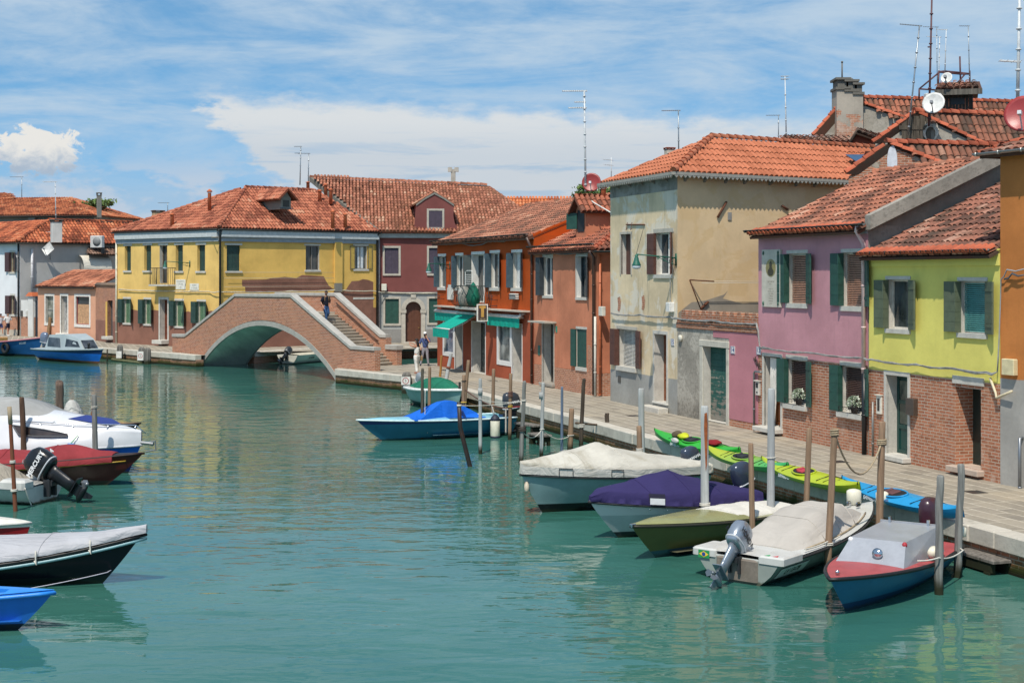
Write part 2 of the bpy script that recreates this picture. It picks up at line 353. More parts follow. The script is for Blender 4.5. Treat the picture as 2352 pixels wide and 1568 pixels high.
def window(W, tl, br, d=.22, fr=None, fw=.05, mull=1, rail=0, pane=None, sill=None, lintel=None, surround=None, sL=None, sR=None, fold=None, liner=None,
           blind=None, curtain=None, name='window', boards=5, closed=None, xz=None, frame_on=True, rev=True):
    """one window of wall W; tl/br = photo points of the opening's corners on the wall plane"""
    if xz: x0, z0, x1, z1 = xz
    else:
        (x0, z1), (x1, z0) = W.l(tl), W.l(br)
    W.open.append((x0, z0, x1, z1, d+.06, rev)); fr = fr or WHITE(); pane = pane or glass()
    f = MB(); y0, y1 = d-.06, d-.005
    if not frame_on: y0 = d-.02
    f.box(x0+.001, x0+fw, y0, y1, z0+.001, z1-.001); f.box(x1-fw, x1-.001, y0, y1, z0+.001, z1-.001)
    f.box(x0+fw, x1-fw, y0, y1, z1-fw, z1-.001); f.box(x0+fw, x1-fw, y0, y1, z0+.001, z0+fw)
    for i in range(mull):
        xc = x0+(x1-x0)*(i+1)/(mull+1); f.box(xc-fw*.55, xc+fw*.55, y0-.006, y1-.002, z0+fw, z1-fw)
    for i in range(rail):
        zc = z0+(z1-z0)*(i+1)/(rail+1); f.box(x0+fw, x1-fw, y0+.004, y1-.004, zc-fw*.3, zc+fw*.3)
    wn = obj(name, f, fr, W.parent, W.M)
    p = MB(); p.box(x0+.002, x1-.002, d+.003, d+.02, z0+.002, z1-.002); obj('pane', p, pane, wn, W.M)
    if surround:
        m_, w_ = surround; q = MB()
        q.box(x0-w_, x0, -.025, .06, z0-.02, z1); q.box(x1, x1+w_, -.025, .06, z0-.02, z1); q.box(x0-w_, x1+w_, -.028, .06, z1, z1+w_)
        obj('surround', q, m_, wn, W.M)
    if sill:
        m_, h_, ov, ou = sill; q = MB(); q.box(x0-ov, x1+ov, -ou, d-.06, z0-h_, z0+.004); obj('sill', q, m_, wn, W.M)
    if lintel:
        m_, h_, ov, ou = lintel; q = MB(); q.box(x0-ov, x1+ov, -ou, .05, z1+.001, z1+h_); obj('lintel', q, m_, wn, W.M)
    if liner:
        q = MB(); q.box(x0+.003, x0+.02, .004, y0-.004, z0+.006, z1-.004); obj('reveal_lining', q, liner, wn, W.M)
    if fold: shutter(W, wn, fold[0], x0+.03, z0+.01, z1-.01, fold[1], PI*.5, 'L', boards, y=.02)
    if sL: shutter(W, wn, sL[0], x0-.005, z0+.01, z1-.01, sL[1], sL[2], 'L', boards)
    if sR: shutter(W, wn, sR[0], x1+.005, z0+.01, z1-.01, sR[1], sR[2], 'R', boards)
    if closed:
        q = MB(); n = 2; ww = (x1-x0-.02)/n
        for i in range(n):
            X0 = x0+.01+i*ww
            for b in range(boards):
                h_ = (z1-z0-.02)/boards; q.box(X0+.004, X0+ww-.004, closed[1], closed[1]+.03, z0+.01+b*h_+.003, z0+.01+(b+1)*h_-.003)
            q.box(X0+.006, X0+ww-.006, closed[1]+.01, closed[1]+.026, z0+.012, z1-.012)
        obj('shutter', q, closed[0], wn, W.M)
    if blind:
        m_, zf = blind; q = MB(); n = max(6, int((z1-z0)*(1-zf)/.05)); zb = z0+(z1-z0)*zf+.02
        for i in range(n):
            z = zb+(z1-.03-zb)*i/n; q.add([(x0+fw, d-.085, z), (x1-fw, d-.085, z), (x1-fw, d-.062, z+.026), (x0+fw, d-.062, z+.026)], [(0, 1, 2, 3)])
            q.box(x0+fw, x1-fw, d-.088, d-.084, z-.004, z+.004)
        obj('blind', q, m_, wn, W.M)
    if curtain:
        m_, a, b, zlo = curtain; q = MB(); q.smooth = True; n = 14; r0 = []; r1 = []
        for i in range(n+1):
            x = x0+(x1-x0)*(a+(b-a)*i/n); yy = d-.02+.012*math.sin(i*2.4)
            r0.append((x, yy-.004, z0+(z1-z0)*zlo)); r1.append((x, yy-.004, z1-fw*.5))
        q.loft([r0, r1], False, False); obj('curtain', q, m_, wn, W.M)
    wn['_b'] = [x0, z0, x1, z1]; return wn
def door(W, tl, br, d=.3, mat=None, leaves=1, panels=3, surround=None, step=None, xz=None, glassy=None, boards=0, handle=True, rev=True):
    if xz: x0, z0, x1, z1 = xz
    else:
        (x0, z1), (x1, z0) = W.l(tl), W.l(br)
    W.open.append((x0, z0, x1, z1, d+.06, rev)); m = MB(); n = leaves; ww = (x1-x0-.01)/n
    m.box(x0+.003, x1-.003, d, d+.04, z0+.003, z1-.003)
    for i in range(n):
        a, b = x0+.005+i*ww, x0+.005+(i+1)*ww
        if boards:
            hh = (z1-z0-.02)/boards
            for k in range(boards): m.box(a+.01, b-.01, d-.03, d-.001, z0+.01+k*hh+.004, z0+.01+(k+1)*hh-.004)
        else:
            st = .07 if not glassy else .1
            m.box(a, a+st, d-.025, d-.001, z0+.01, z1-.01); m.box(b-st, b, d-.025, d-.001, z0+.01, z1-.01)
            for k in range(panels+1):
                zz = z0+.06+(z1-z0-.12)*k/panels; m.box(a+st, b-st, d-.025, d-.001, zz-.05, zz+.05)
            if not glassy:
                for k in range(panels):
                    za = z0+.06+(z1-z0-.12)*k/panels+.09; zb = z0+.06+(z1-z0-.12)*(k+1)/panels-.09
                    m.box(a+st+.04, b-st-.04, d-.018, d-.001, za, zb)
    dn = obj('door', m, mat, W.parent, W.M)
    if glassy:
        q = MB(); q.box(x0+.11, x1-.11, d-.012, d-.003, z0+(z1-z0)*glassy[1], z1-.15); obj('pane', q, glassy[0], dn, W.M)
    if handle:
        q = MB(); q.smooth = True; q.tube([(x1-.1, d-.03, z0+.98), (x1-.1, d-.075, z0+1.0), (x1-.2, d-.08, z0+1.0)], .012, 6); q.lathe([(.03, -.004), (.03, .004)], 8, T((x1-.1, d-.03, z0+.98)) @ RX(PI/2)); obj('handle', q, metal('#b49a5a', .3), dn, W.M)
    if surround:
        m_, w_ = surround; q = MB(); q.box(x0-w_, x0, -.03, .06, z0-.05, z1); q.box(x1, x1+w_, -.03, .06, z0-.05, z1); q.box(x0-w_, x1+w_, -.033, .06, z1, z1+w_*1.2); obj('surround', q, m_, dn, W.M)
    if step:
        m_, h_, ou = step; q = MB(); q.bbox(x0-.12, x1+.12, -ou, .02, z0-h_, z0-.002, .015); q.box(x0+.003, x1-.003, .02, d-.03, z0-h_, z0+.004); obj('step', q, m_, dn, W.M)
    return dn
def tile_mesh(poly, w=.22, ln=.36, amp=.085, thick=.07, over=0.0, rnd=1.0, tlo=0.0, thi=1.0, seg=5):
    """one roof slope: planar 3-D polygon whose first edge is the eave (left to right seen from outside), covered with barrel tiles"""
    poly = [Vector(p) for p in poly]; u = (poly[1]-poly[0]).normalized(); nrm = Vector((0, 0, 0))
    for i, p in enumerate(poly):
        q = poly[(i+1) % len(poly)]; nrm += Vector(((p.y-q.y)*(p.z+q.z), (p.z-q.z)*(p.x+q.x), (p.x-q.x)*(p.y+q.y)))
    nrm.normalize()
    if nrm.z < 0: nrm = -nrm
    v = nrm.cross(u).normalized()
    if v.z < 0: v = -v
    o = poly[0]; P2 = [((p-o).dot(u), (p-o).dot(v)) for p in poly]
    def inside(x, y):
        c = False; j = len(P2)-1
        for i in range(len(P2)):
            (xi, yi), (xj, yj) = P2[i], P2[j]
            if (yi > y) != (yj > y) and x < (xj-xi)*(y-yi)/(yj-yi+1e-12)+xi: c = not c
            j = i
        return c
    m = MB(); m.tv = .0
    m.prism([p-nrm*.02 for p in poly], -nrm*thick)
    xs = [p[0] for p in P2]; ys = [p[1] for p in P2]; nc = int((max(xs)-min(xs))/w)+1; nr = int((max(ys)-min(ys))/ln)+2; r = w*.44
    m.smooth = True
    for c in range(nc):
        wob = random.uniform(-1, 1)*.012*rnd
        for k in range(nr):
            uc = min(xs)+(c+.5)*w+wob+random.uniform(-.01, .01)*rnd; v0 = min(ys)-over+k*ln+random.uniform(-.015, .015)*rnd
            if not (inside(uc, v0+ln*.5) or (k == 0 and inside(uc, max(v0+ln*.9, .05)))): continue
            m.tv = min(1, max(0, (tlo+thi)/2+(thi-tlo)*(random.uniform(-.32, .32)+.55*mnoise.noise((uc*.8, v0*.8, o.x))))); lift = .018+random.uniform(0, .012)*rnd; sk = random.uniform(-.02, .02)*rnd
            vs = []
            for vv, hh, rr, sx in ((v0, lift, r, 0), (v0+ln*1.12, .004, r*.82, sk)):
                for s_ in range(seg+1):
                    a = PI*s_/seg; vs.append(o+u*(uc+sx-rr*math.cos(a))+v*vv+nrm*(hh+amp*math.sin(a)*(rr/r)))
            b = seg+1
            fs = [(i, i+1, b+i+1, b+i) for i in range(seg)]
            if k == 0: fs.append(tuple(range(seg+1)))
            m.add(vs, fs)
    return m
def slope(poly, mat, parent, M, name='roof', **k):
    return obj(name, tile_mesh(poly, **k), mat, parent, M)
def ridge_mesh(pts, r=.1, ln=.38, m=None):
    m = m or MB(); m.smooth = True
    for a, b in zip(pts[:-1], pts[1:]):
        a, b = Vector(a), Vector(b); d = (b-a); n = max(1, int(d.length/ln)); d = d.normalized(); s = d.cross(Vector((0, 0, 1))).normalized(); up = s.cross(d)
        for i in range(n):
            m.tv = random.uniform(.2, .9); vs = []
            for t_, rr, h in ((i*ln-.02, r, .03), ((i+1)*ln+.03, r*.85, .0)):
                for k in range(6):
                    an = -.25+(PI+.5)*k/5; vs.append(a+d*min(t_, (b-a).length)+s*(rr*math.cos(an))+up*(h+rr*math.sin(an)))
            m.add(vs, [(j, j+1, 7+j, 6+j) for j in range(5)]+[(0, 1, 2, 3, 4, 5)])
    return m
def gutter_mesh(a, b, r=.065, n=10):
    a, b = Vector(a), Vector(b); d = (b-a).normalized(); s = d.cross(Vector((0, 0, 1))).normalized(); m = MB(); m.smooth = True; rings = []
    for p in (a, b):
        ring = [p+s*(r*math.cos(PI+PI*k/6))+Vector((0, 0, r*math.sin(PI+PI*k/6))) for k in range(7)]+[p+s*((r-.012)*math.cos(2*PI-PI*k/6))+Vector((0, 0, (r-.012)*math.sin(2*PI-PI*k/6))) for k in range(7)]
        rings.append(ring)
    m.loft(rings, True, True)
    L = (b-a).length
    for i in range(int(L/.7)+1):
        c = a+d*min(L, .1+i*.7); m.box(-.012, .012, -.07, .07, -.075, .01, T(c) @ frame((0, 0, 0), d))
    return m
def pipe(W, name, mat, pts, r=.045, parent=None, clips=True, **k):
    m = MB(); m.smooth = True; m.tube(pts, r, 9)
    if clips:
        for a, b in zip(pts[:-1], pts[1:]):
            a, b = Vector(a), Vector(b); L = (b-a).length
            if L > 1:
                for i in range(1, int(L/1.1)+1):
                    c = a+(b-a)*(i*1.1/L); m.lathe([(r*1.25, -.02), (r*1.25, .02)], 9, T(c))
    return obj(name, m, mat, parent or W.parent, W.M, **k)
def cable(name, runs, mat, label, n_strands=4, r=.011, spread=.03, sag=.04, cat='cable', M=None):
    """a bundle of strands through world points"""
    m = MB(); m.smooth = True
    for s_ in range(n_strands):
        pts = []
        for i in range(len(runs)-1):
            a, b = Vector(runs[i]), Vector(runs[i+1]); L = (b-a).length; k = max(2, int(L/.3))
            for j in range(k):
                t_ = j/k; p = a.lerp(b, t_); ph = s_*1.7
                pts.append(p+Vector((0, 0, -sag*4*t_*(1-t_)+spread*mnoise.noise((p.x*1.9+ph, p.y*1.9, ph))))+Vector((spread*.5*mnoise.noise((p.y*2.3, ph, p.x*2)), spread*.5*mnoise.noise((ph, p.y*2.1, p.x)), 0)))
        pts.append(Vector(runs[-1])); m.tube(pts, r, 5)
    o = thing(name, label, cat, M); return obj('strand', m, mat, o, M if M is not None else Matrix()), o
def antenna(base, top, booms, label, r=.025, mat=None, group=None, lean=None):
    """aerial: mast + booms [(height below the top, length, direction angle, n elements, element length, tilt)]"""
    base, top = Vector(base), Vector(top); t = thing('roof_aerial', label, 'aerial', T(base), group); m = MB(); m.smooth = True
    mm = mat or metal('#8d9194', .45); d = (top-base).normalized(); m.tube([base, base.lerp(top, .5), top], [r, r*.85, r*.7], 7)
    L = (top-base).length
    for i in range(int(L/.55)): c = base+d*(.3+i*.55); m.tube([c-d*.02, c+d*.02], r*1.5, 6)
    obj('mast', m, mm, t, Matrix())
    for drop, ln, ang, ne, el, tilt in booms:
        c = top-d*drop; u = Vector((math.cos(ang), math.sin(ang), tilt)); s_ = Vector((-math.sin(ang), math.cos(ang), 0)); b = MB()
        b.tube([c-u*ln*.12, c+u*ln*.88], max(.012, r*.6), 5)
        for i in range(ne):
            q = c+u*(ln*(-.08+.94*i/max(1, ne-1))); e = el*(1-.35*i/max(1, ne)); b.tube([q-s_*e, q+s_*e], .007, 4)
        obj('boom', b, mm, t, Matrix())
    return t
def dish(c, aim, r, mat, label, foot, name='satellite_dish', group=None, armmat=None, n=22):
    c = Vector(c); aim = Vector(aim).normalized(); M = T(c) @ aim.to_track_quat('Z', 'Y').to_matrix().to_4x4(); t = thing(name, label, 'satellite dish', T(foot), group)
    m = MB(); m.smooth = n > 4; prof = [(r*i/6, .22*r*(i/6)**2) for i in range(7)]; prof[0] = (.01, 0)
    m.lathe(prof+[(r*.98, .22*r-.02)]+[(r*i/6, .22*r*(i/6)**2-.02) for i in range(5, -1, -1)], n, M); obj('reflector', m, mat, t, Matrix())
    a = MB(); a.tube([M @ Vector((0, -r*.9, .2*r)), M @ Vector((0, -r*.3, r*.9))], .02, 6); a.box(-.05, .05, -.05, .05, -.06, .08, M @ T((0, -r*.25, r*.95))); obj('feed_arm', a, armmat or metal('#777b80'), t, Matrix())
    b = MB(); b.tube([M @ Vector((0, 0, -.02)), M @ Vector((0, 0, -.12)), Vector(foot)], .03, 7); obj('bracket', b, armmat or metal('#777b80'), t, Matrix())
    return t
def lamp(W, foot, tip, label, glob, zdrop=.45, rod=None):
    """wall lamp: arm from wall point foot to tip (house-local), scroll bracket, green shade with a glass bowl"""
    t = thing('wall_lamp', label, 'street lamp', W.M @ T(foot), 'green lamps on scrolled arms on the house fronts'); f, e = Vector(foot), Vector(tip); g = paint('#1f5d4c', .45, .1); d = e-f
    m = MB(); m.smooth = True; m.tube([f, e], .022, 7); m.box(-.05, .05, -.02, .0, -.25, .15, T(f)); obj('arm', m, g, t, W.M)
    s_ = MB(); s_.smooth = True
    for k, (a0, rr) in enumerate(((.12, .11), (.3, .075), (.45, .05))):
        cpt = f+d*a0+Vector((0, 0, -rr-.02)); s_.tube([cpt+d.normalized()*(rr*q/14*math.cos(q*.62))+Vector((0, 0, rr*q/14*math.sin(q*.62))) for q in range(3, 15)], .011, 5)
    s_.tube([f+Vector((0, 0, -.24)), f+d*.15+Vector((0, 0, -.2)), f+d*.4+Vector((0, 0, -.06)), f+d*.55], .014, 5); obj('scroll', s_, g, t, W.M)
    h = MB(); h.smooth = True; h.lathe([(.02, 0), (.06, -.03), (.05, -.09), (.075, -.13), (.085, -.2), (.1, -.24), (.15, -.36), (.155, -.38), (.14, -.38), (.05, -.2)], 16, T(e)); obj('shade', h, g, t, W.M)
    b = MB(); b.smooth = True; b.lathe([(.135, -.375), (.15, -.42), (.13, -.47), (.07, -.5), (.01, -.51)], 16, T(e)); obj('bowl', b, paint('#c8d2d6', .15, .03), t, W.M)
    if rod: q = MB(); q.tube([e+Vector((0, 0, .02)), Vector(rod)], .009, 5); obj('stay_rod', q, metal('#5c5550'), t, W.M)
    return t
def corner_house(name, label, cat, o, group=None):
    return thing(name, label, cat, T((o[0], o[1], Q)), group)
def zigzag(a, b, mat, parent, M, drop=.1, step=.16, t=.06):
    """saw-tooth eave board"""
    a, b = Vector(a), Vector(b); L = (b-a).length; d = (b-a)/L; m = MB(); F = frame((0, 0, 0), d); n = int(L/step)
    m.box(0, L, -t, 0, 0, .1, T(a) @ F)
    for i in range(n):
        q = T(a+d*(i*step)) @ F; m.prism([q @ Vector((0, -t*.9, -.001)), q @ Vector((step*.5, -t*.9, -drop)), q @ Vector((step, -t*.9, -.001))], F @ Vector((0, t*.8, 0)))
    return obj('eave_fringe', m, mat, parent, M)
def patch(W, pts, mat, name='bare_patch', parent=None, y=-.004, lab=None):
    m = MB(); m.poly([W.pt(p) + Vector((0, y, 0)) for p in pts]); return obj(name, m, mat, parent or W.parent, W.M, lab)
# ---------------------------------------------------------------- camera, light, sky
cam = bpy.data.objects.new('camera', bpy.data.cameras.new('camera')); COL.objects.link(cam); S.camera = cam
cam.location = CAM; cam.rotation_euler = (PI/2, 0, 0); cd = cam.data; cd.sensor_width = 36; cd.lens = FPX/2352*36
cd.shift_y = -(784-HZ)/2352; cd.clip_end = 3000; cd.clip_start = .1
SUNV = Vector((-.27, -.85, 1.43)).normalized()
sl = bpy.data.lights.new('sun', 'SUN'); sl.energy = 4.5; sl.angle = rad(.53); sl.color = (1, .93, .82)
so = bpy.data.objects.new('sun', sl); COL.objects.link(so); so.rotation_euler = SUNV.to_track_quat('Z', 'Y').to_euler()
S.view_settings.view_transform = 'Standard'; S.view_settings.look = 'None'; S.view_settings.exposure = 0
def make_world():
    w = bpy.data.worlds.new('World'); S.world = w; w.use_nodes = True
    t = NT('tmp'); bpy.data.materials.remove(t.m); t.t = w.node_tree; t.t.nodes.clear()
    gen = t.n('TexCoord', out=0); x, y, z = t.sep(gen)
    sky = t.t.nodes.new('ShaderNodeTexSky'); sky.sky_type = 'NISHITA'; sky.sun_disc = False; sky.sun_elevation = math.asin(SUNV.z); sky.sun_rotation = math.atan2(SUNV.x, SUNV.y) % (2*PI)
    sky.air_density = 1.0; sky.dust_density = .35; sky.ozone_density = 2.2
    zz = t.math('MULTIPLY_ADD', t.math('MAXIMUM', z, 0.0), .85, .17)
    t.put(sky.inputs[0], t.n('VectorMath', operation='NORMALIZE', i_0=t.comb(x, y, zz)))
    skyc = t.mix(1.0, sky.outputs[0], (.80, 1.20, 1.26, 1), 'MULTIPLY')
    skyc = t.n('VectorMath', operation='SCALE', i_0=skyc, i_3=.10)
    az = t.math('MULTIPLY', t.math('ARCTAN2', x, y), 57.2958); el = t.math('MULTIPLY', t.math('ARCSINE', z), 57.2958)
    def nz(sx, sy, det, ro, seed=0.0, dist=0.0):
        return t.n('TexNoise', Vector=t.comb(t.math('MULTIPLY', az, sx), t.math('MULTIPLY', el, sy), seed), Scale=1.0, Detail=det, Roughness=ro, Distortion=dist)
    wob = nz(.55, 1.5, 6, .6, 3.0); wobf = t.math('SUBTRACT', wob, .5)
    # high thin streaks
    c1 = nz(.085, .42, 7, .62, 1.0, .7); c2 = nz(.3, 1.1, 6, .65, 5.0, .4)
    cir = t.math('ADD', t.math('MULTIPLY', c1, .72), t.math('MULTIPLY', c2, .28))
    thin = t.math('MULTIPLY', t.ss(cir, .34, .66), .92)
    thin = t.math('MULTIPLY', thin, t.ss(el, 3.4, 6.5, .35, 1.0))
    # wide anvil
    up = t.ss(t.math('MULTIPLY_ADD', wobf, 1.8, t.math('SUBTRACT', el, t.math('MULTIPLY_ADD', az, -.045, 6.5))), .45, -.5)
    lf = t.ss(t.math('MULTIPLY_ADD', wobf, 5.5, t.math('SUBTRACT', az, t.math('MULTIPLY_ADD', t.math('SUBTRACT', 6.6, el), .95, -12.3))), -.25, .8)
    rt = t.ss(t.math('MULTIPLY_ADD', wobf, 6.0, az), 19.0, 5.0, .35, 1.0)
    anv = t.math('MULTIPLY', t.math('MULTIPLY', up, lf), rt)
    strat = nz(.16, 1.7, 6, .6, 9.0, .3)
    # heaped cloud far left
    cn = nz(1.4, 1.7, 8, .66, 2.0, .5)
    dx = t.math('DIVIDE', t.math('ADD', az, 18.4), 1.75); dy = t.math('DIVIDE', t.math('SUBTRACT', el, 4.75), 1.0)
    rr = t.math('ADD', t.math('MULTIPLY', dx, dx), t.math('MULTIPLY', dy, dy))
    cum = t.ss(t.math('MULTIPLY_ADD', t.math('SUBTRACT', cn, .5), 3.4, rr), 1.05, .62)
    # low haze and banks
    hz = t.ss(t.math('MULTIPLY_ADD', wobf, 1.6, el), 4.9, 2.6)
    bank = t.math('MULTIPLY', t.ss(nz(.35, .8, 6, .6, 7.0), .46, .6), t.ss(el, 5.2, 3.4))
    col = skyc
    col = t.mix(t.math('MULTIPLY', hz, .72), col, (.30, .43, .57, 1))
    col = t.mix(thin, col, (.42, .53, .64, 1))
    col = t.mix(t.math('MULTIPLY', bank, .85), col, (.44, .51, .60, 1))
    acol = t.mix(t.ss(strat, .5, .66), (.50, .54, .58, 1), (.36, .46, .57, 1))
    acol = t.mix(t.ss(el, 4.6, 6.4), acol, (.60, .62, .63, 1))
    col = t.mix(t.math('MULTIPLY', anv, .93), col, acol)
    ccol = t.mix(t.ss(t.math('MULTIPLY_ADD', t.math('SUBTRACT', cn, .5), 2.0, t.math('SUBTRACT', el, 4.75)), -.9, .3), (.34, .41, .50, 1), (.70, .68, .64, 1))
    col = t.mix(t.math('MULTIPLY', cum, .95), col, ccol)
    bg = t.t.nodes.new('ShaderNodeBackground'); t.put(bg.inputs[0], col); bg.inputs[1].default_value = 1.2
    o = t.t.nodes.new('ShaderNodeOutputWorld'); t.t.links.new(bg.outputs[0], o.inputs[0])
make_world()
# ---------------------------------------------------------------- water, quays
def water_mat():
    t = NT('canal_water'); o = t.obj()
    a = t.n('TexNoise', Vector=t.scale(o, (.55, 1.25, 1)), Scale=1.0, Detail=2, Roughness=.5, Distortion=.3)
    b = t.n('TexNoise', Vector=t.scale(o, (1.7, 3.4, 1)), Scale=1.0, Detail=2, Roughness=.5, Distortion=.4)
    c = t.n('TexNoise', Vector=t.scale(o, (5, 11, 1)), Scale=1.0, Detail=2, Roughness=.5)
    calm = t.ss(t.n('TexNoise', Vector=t.scale(o, (.07, .11, 1)), Scale=1.0, Detail=3), .36, .62, .35, 1.0)
    h = t.math('ADD', t.math('MULTIPLY', a, .6), t.math('MULTIPLY', t.math('ADD', t.math('MULTIPLY', b, .26), t.math('MULTIPLY', c, .03)), calm))
    murk = t.noise(.16, 4)
    col = t.mix(t.ss(murk, .35, .65), (.030, .122, .098, 1), (.044, .146, .116, 1))
    return t.out(col, .035, t.bump(h, .26, .2), spec=.5, IOR=1.33)
m = MB(); m.poly([(-400, -60, 0), (400, -60, 0), (400, 420, 0), (-400, 420, 0)])
obj('canal_water', m, water_mat(), kind='structure')
m = MB(); m.poly([(-900, 125, .3), (900, 125, .3), (900, 1500, .3), (-900, 1500, .3)]); obj('ground', m, paint('#6b6a58', .9, .1, .1), kind='structure')
def paving():
    t = NT('trachyte_paving'); o = t.obj(); M_ = t.n('Mapping', Vector=o, Rotation=(0, 0, rad(71.5))); x, y, z = t.sep(M_)
    w = t.noise(.8, 3); v = t.comb(t.math('MULTIPLY_ADD', w, .06, x), t.math('MULTIPLY_ADD', w, .05, y))
    b = t.t.nodes.new('ShaderNodeTexBrick'); t.put(b.inputs['Vector'], v)
    for k_, q in (('Color1', C('#9d9486')), ('Color2', C('#7f786d')), ('Mortar', C('#c8bfae')), ('Scale', 1.0), ('Mortar Size', .02), ('Mortar Smooth', .4), ('Bias', .1), ('Brick Width', .85), ('Row Height', .42)): t.put(b.inputs[k_], q)
    b.offset_frequency = 2; b.squash = 1.4; b.squash_frequency = 3
    n = t.noise(1.2, 6, .65); n2 = t.noise(14, 4)
    col = t.mix(t.math('MULTIPLY', t.ss(n, .35, .65), .5), b.outputs[0], C('#a39987'))
    col = t.mix(t.math('MULTIPLY', t.ss(n2, .48, .72), .3), col, C('#5f574c')); col = t.mix(t.math('MULTIPLY', t.ss(t.noise(.35, 5), .55, .7), .35), col, C('#b8a78c'))
    return t.out(col, .85, t.bump(t.math('ADD', n2, t.math('MULTIPLY', b.outputs[1], -.8)), .3, .015), spec=.3)
def quay(name, edge, rest, label, paver, algae=True):
    """edge: outer kerb line (world xy), rest closes the paved area"""
    m = MB(); top = [Vector((p[0], p[1], Q)) for p in edge+rest]; m.poly(top); obj('pavement', m, paver, kind='structure')
    t = thing(name, label, 'quay wall', T((edge[0][0], edge[0][1], 0)))
    for a, b in zip(edge[:-1], edge[1:]):
        a, b = Vector((a[0], a[1], 0)), Vector((b[0], b[1], 0)); M = frame(a, b-a); L = (b-a).length; k = MB(); x = 0.0
        while x < L:
            w = min(random.uniform(1.1, 1.7), L-x)
            if L-x-w < .5: w = L-x
            j = random.uniform(-.012, .012); k.bbox(x+.004, x+w-.004, -.07+j, .38, Q-.27, Q+.035+random.uniform(-.006, .006), .025); x += w
        obj('kerb_stone', k, stone('#cfc8ba', .6, 2.0), t, M)
        f = MB(); f.box(-.02, L+.02, .0, .5, -1.2, Q-.265); obj('brick_face', f, brick(.1, algae), t, M)
    return t
RE = [G((771, 848.5), Q), G((926, 863.5), Q), G((1058.5, 893.5), Q), G((1333, 964), Q), G((1830, 1099.5), Q), G((2290, 1225), Q)]
RE = [(p.x, p.y) for p in RE]; d_ = Vector((RE[-1][0]-RE[-2][0], RE[-1][1]-RE[-2][1])).normalized(); RE.append((RE[-1][0]+d_.x*36, RE[-1][1]+d_.y*36))
quay('canal_quay', RE, [(60, -10), (60, 70), (10, 84), (-3.9, 77.0), (-5.7, 75.9), (-7.4, 75.0), (-9.0, 73.2)], 'long kerb of pale stone over weedy brick in front of the right row of houses', paving())
LE = [(-70, 137), (-36.5, 102.8), (-26.55, 92.4), (-18.7, 84.15)]
quay('canal_quay', LE, [(-17.2, 85.6), (-15.9, 87.7), (-12.8, 92.4), (-7.1, 94), (3, 96), (30, 101), (60, 140), (-70, 140)], 'pale kerb over mossy brick below the yellow corner house, left of the bridge', paving())
quay('canal_quay', [(-15.9, 87.7), (-12.8, 92.4), (-7.1, 94.0), (3, 96), (30, 101)], [(30, 101.2), (3, 96.2)], 'white kerb along the side canal behind the bridge, below the maroon house', paving(), False)
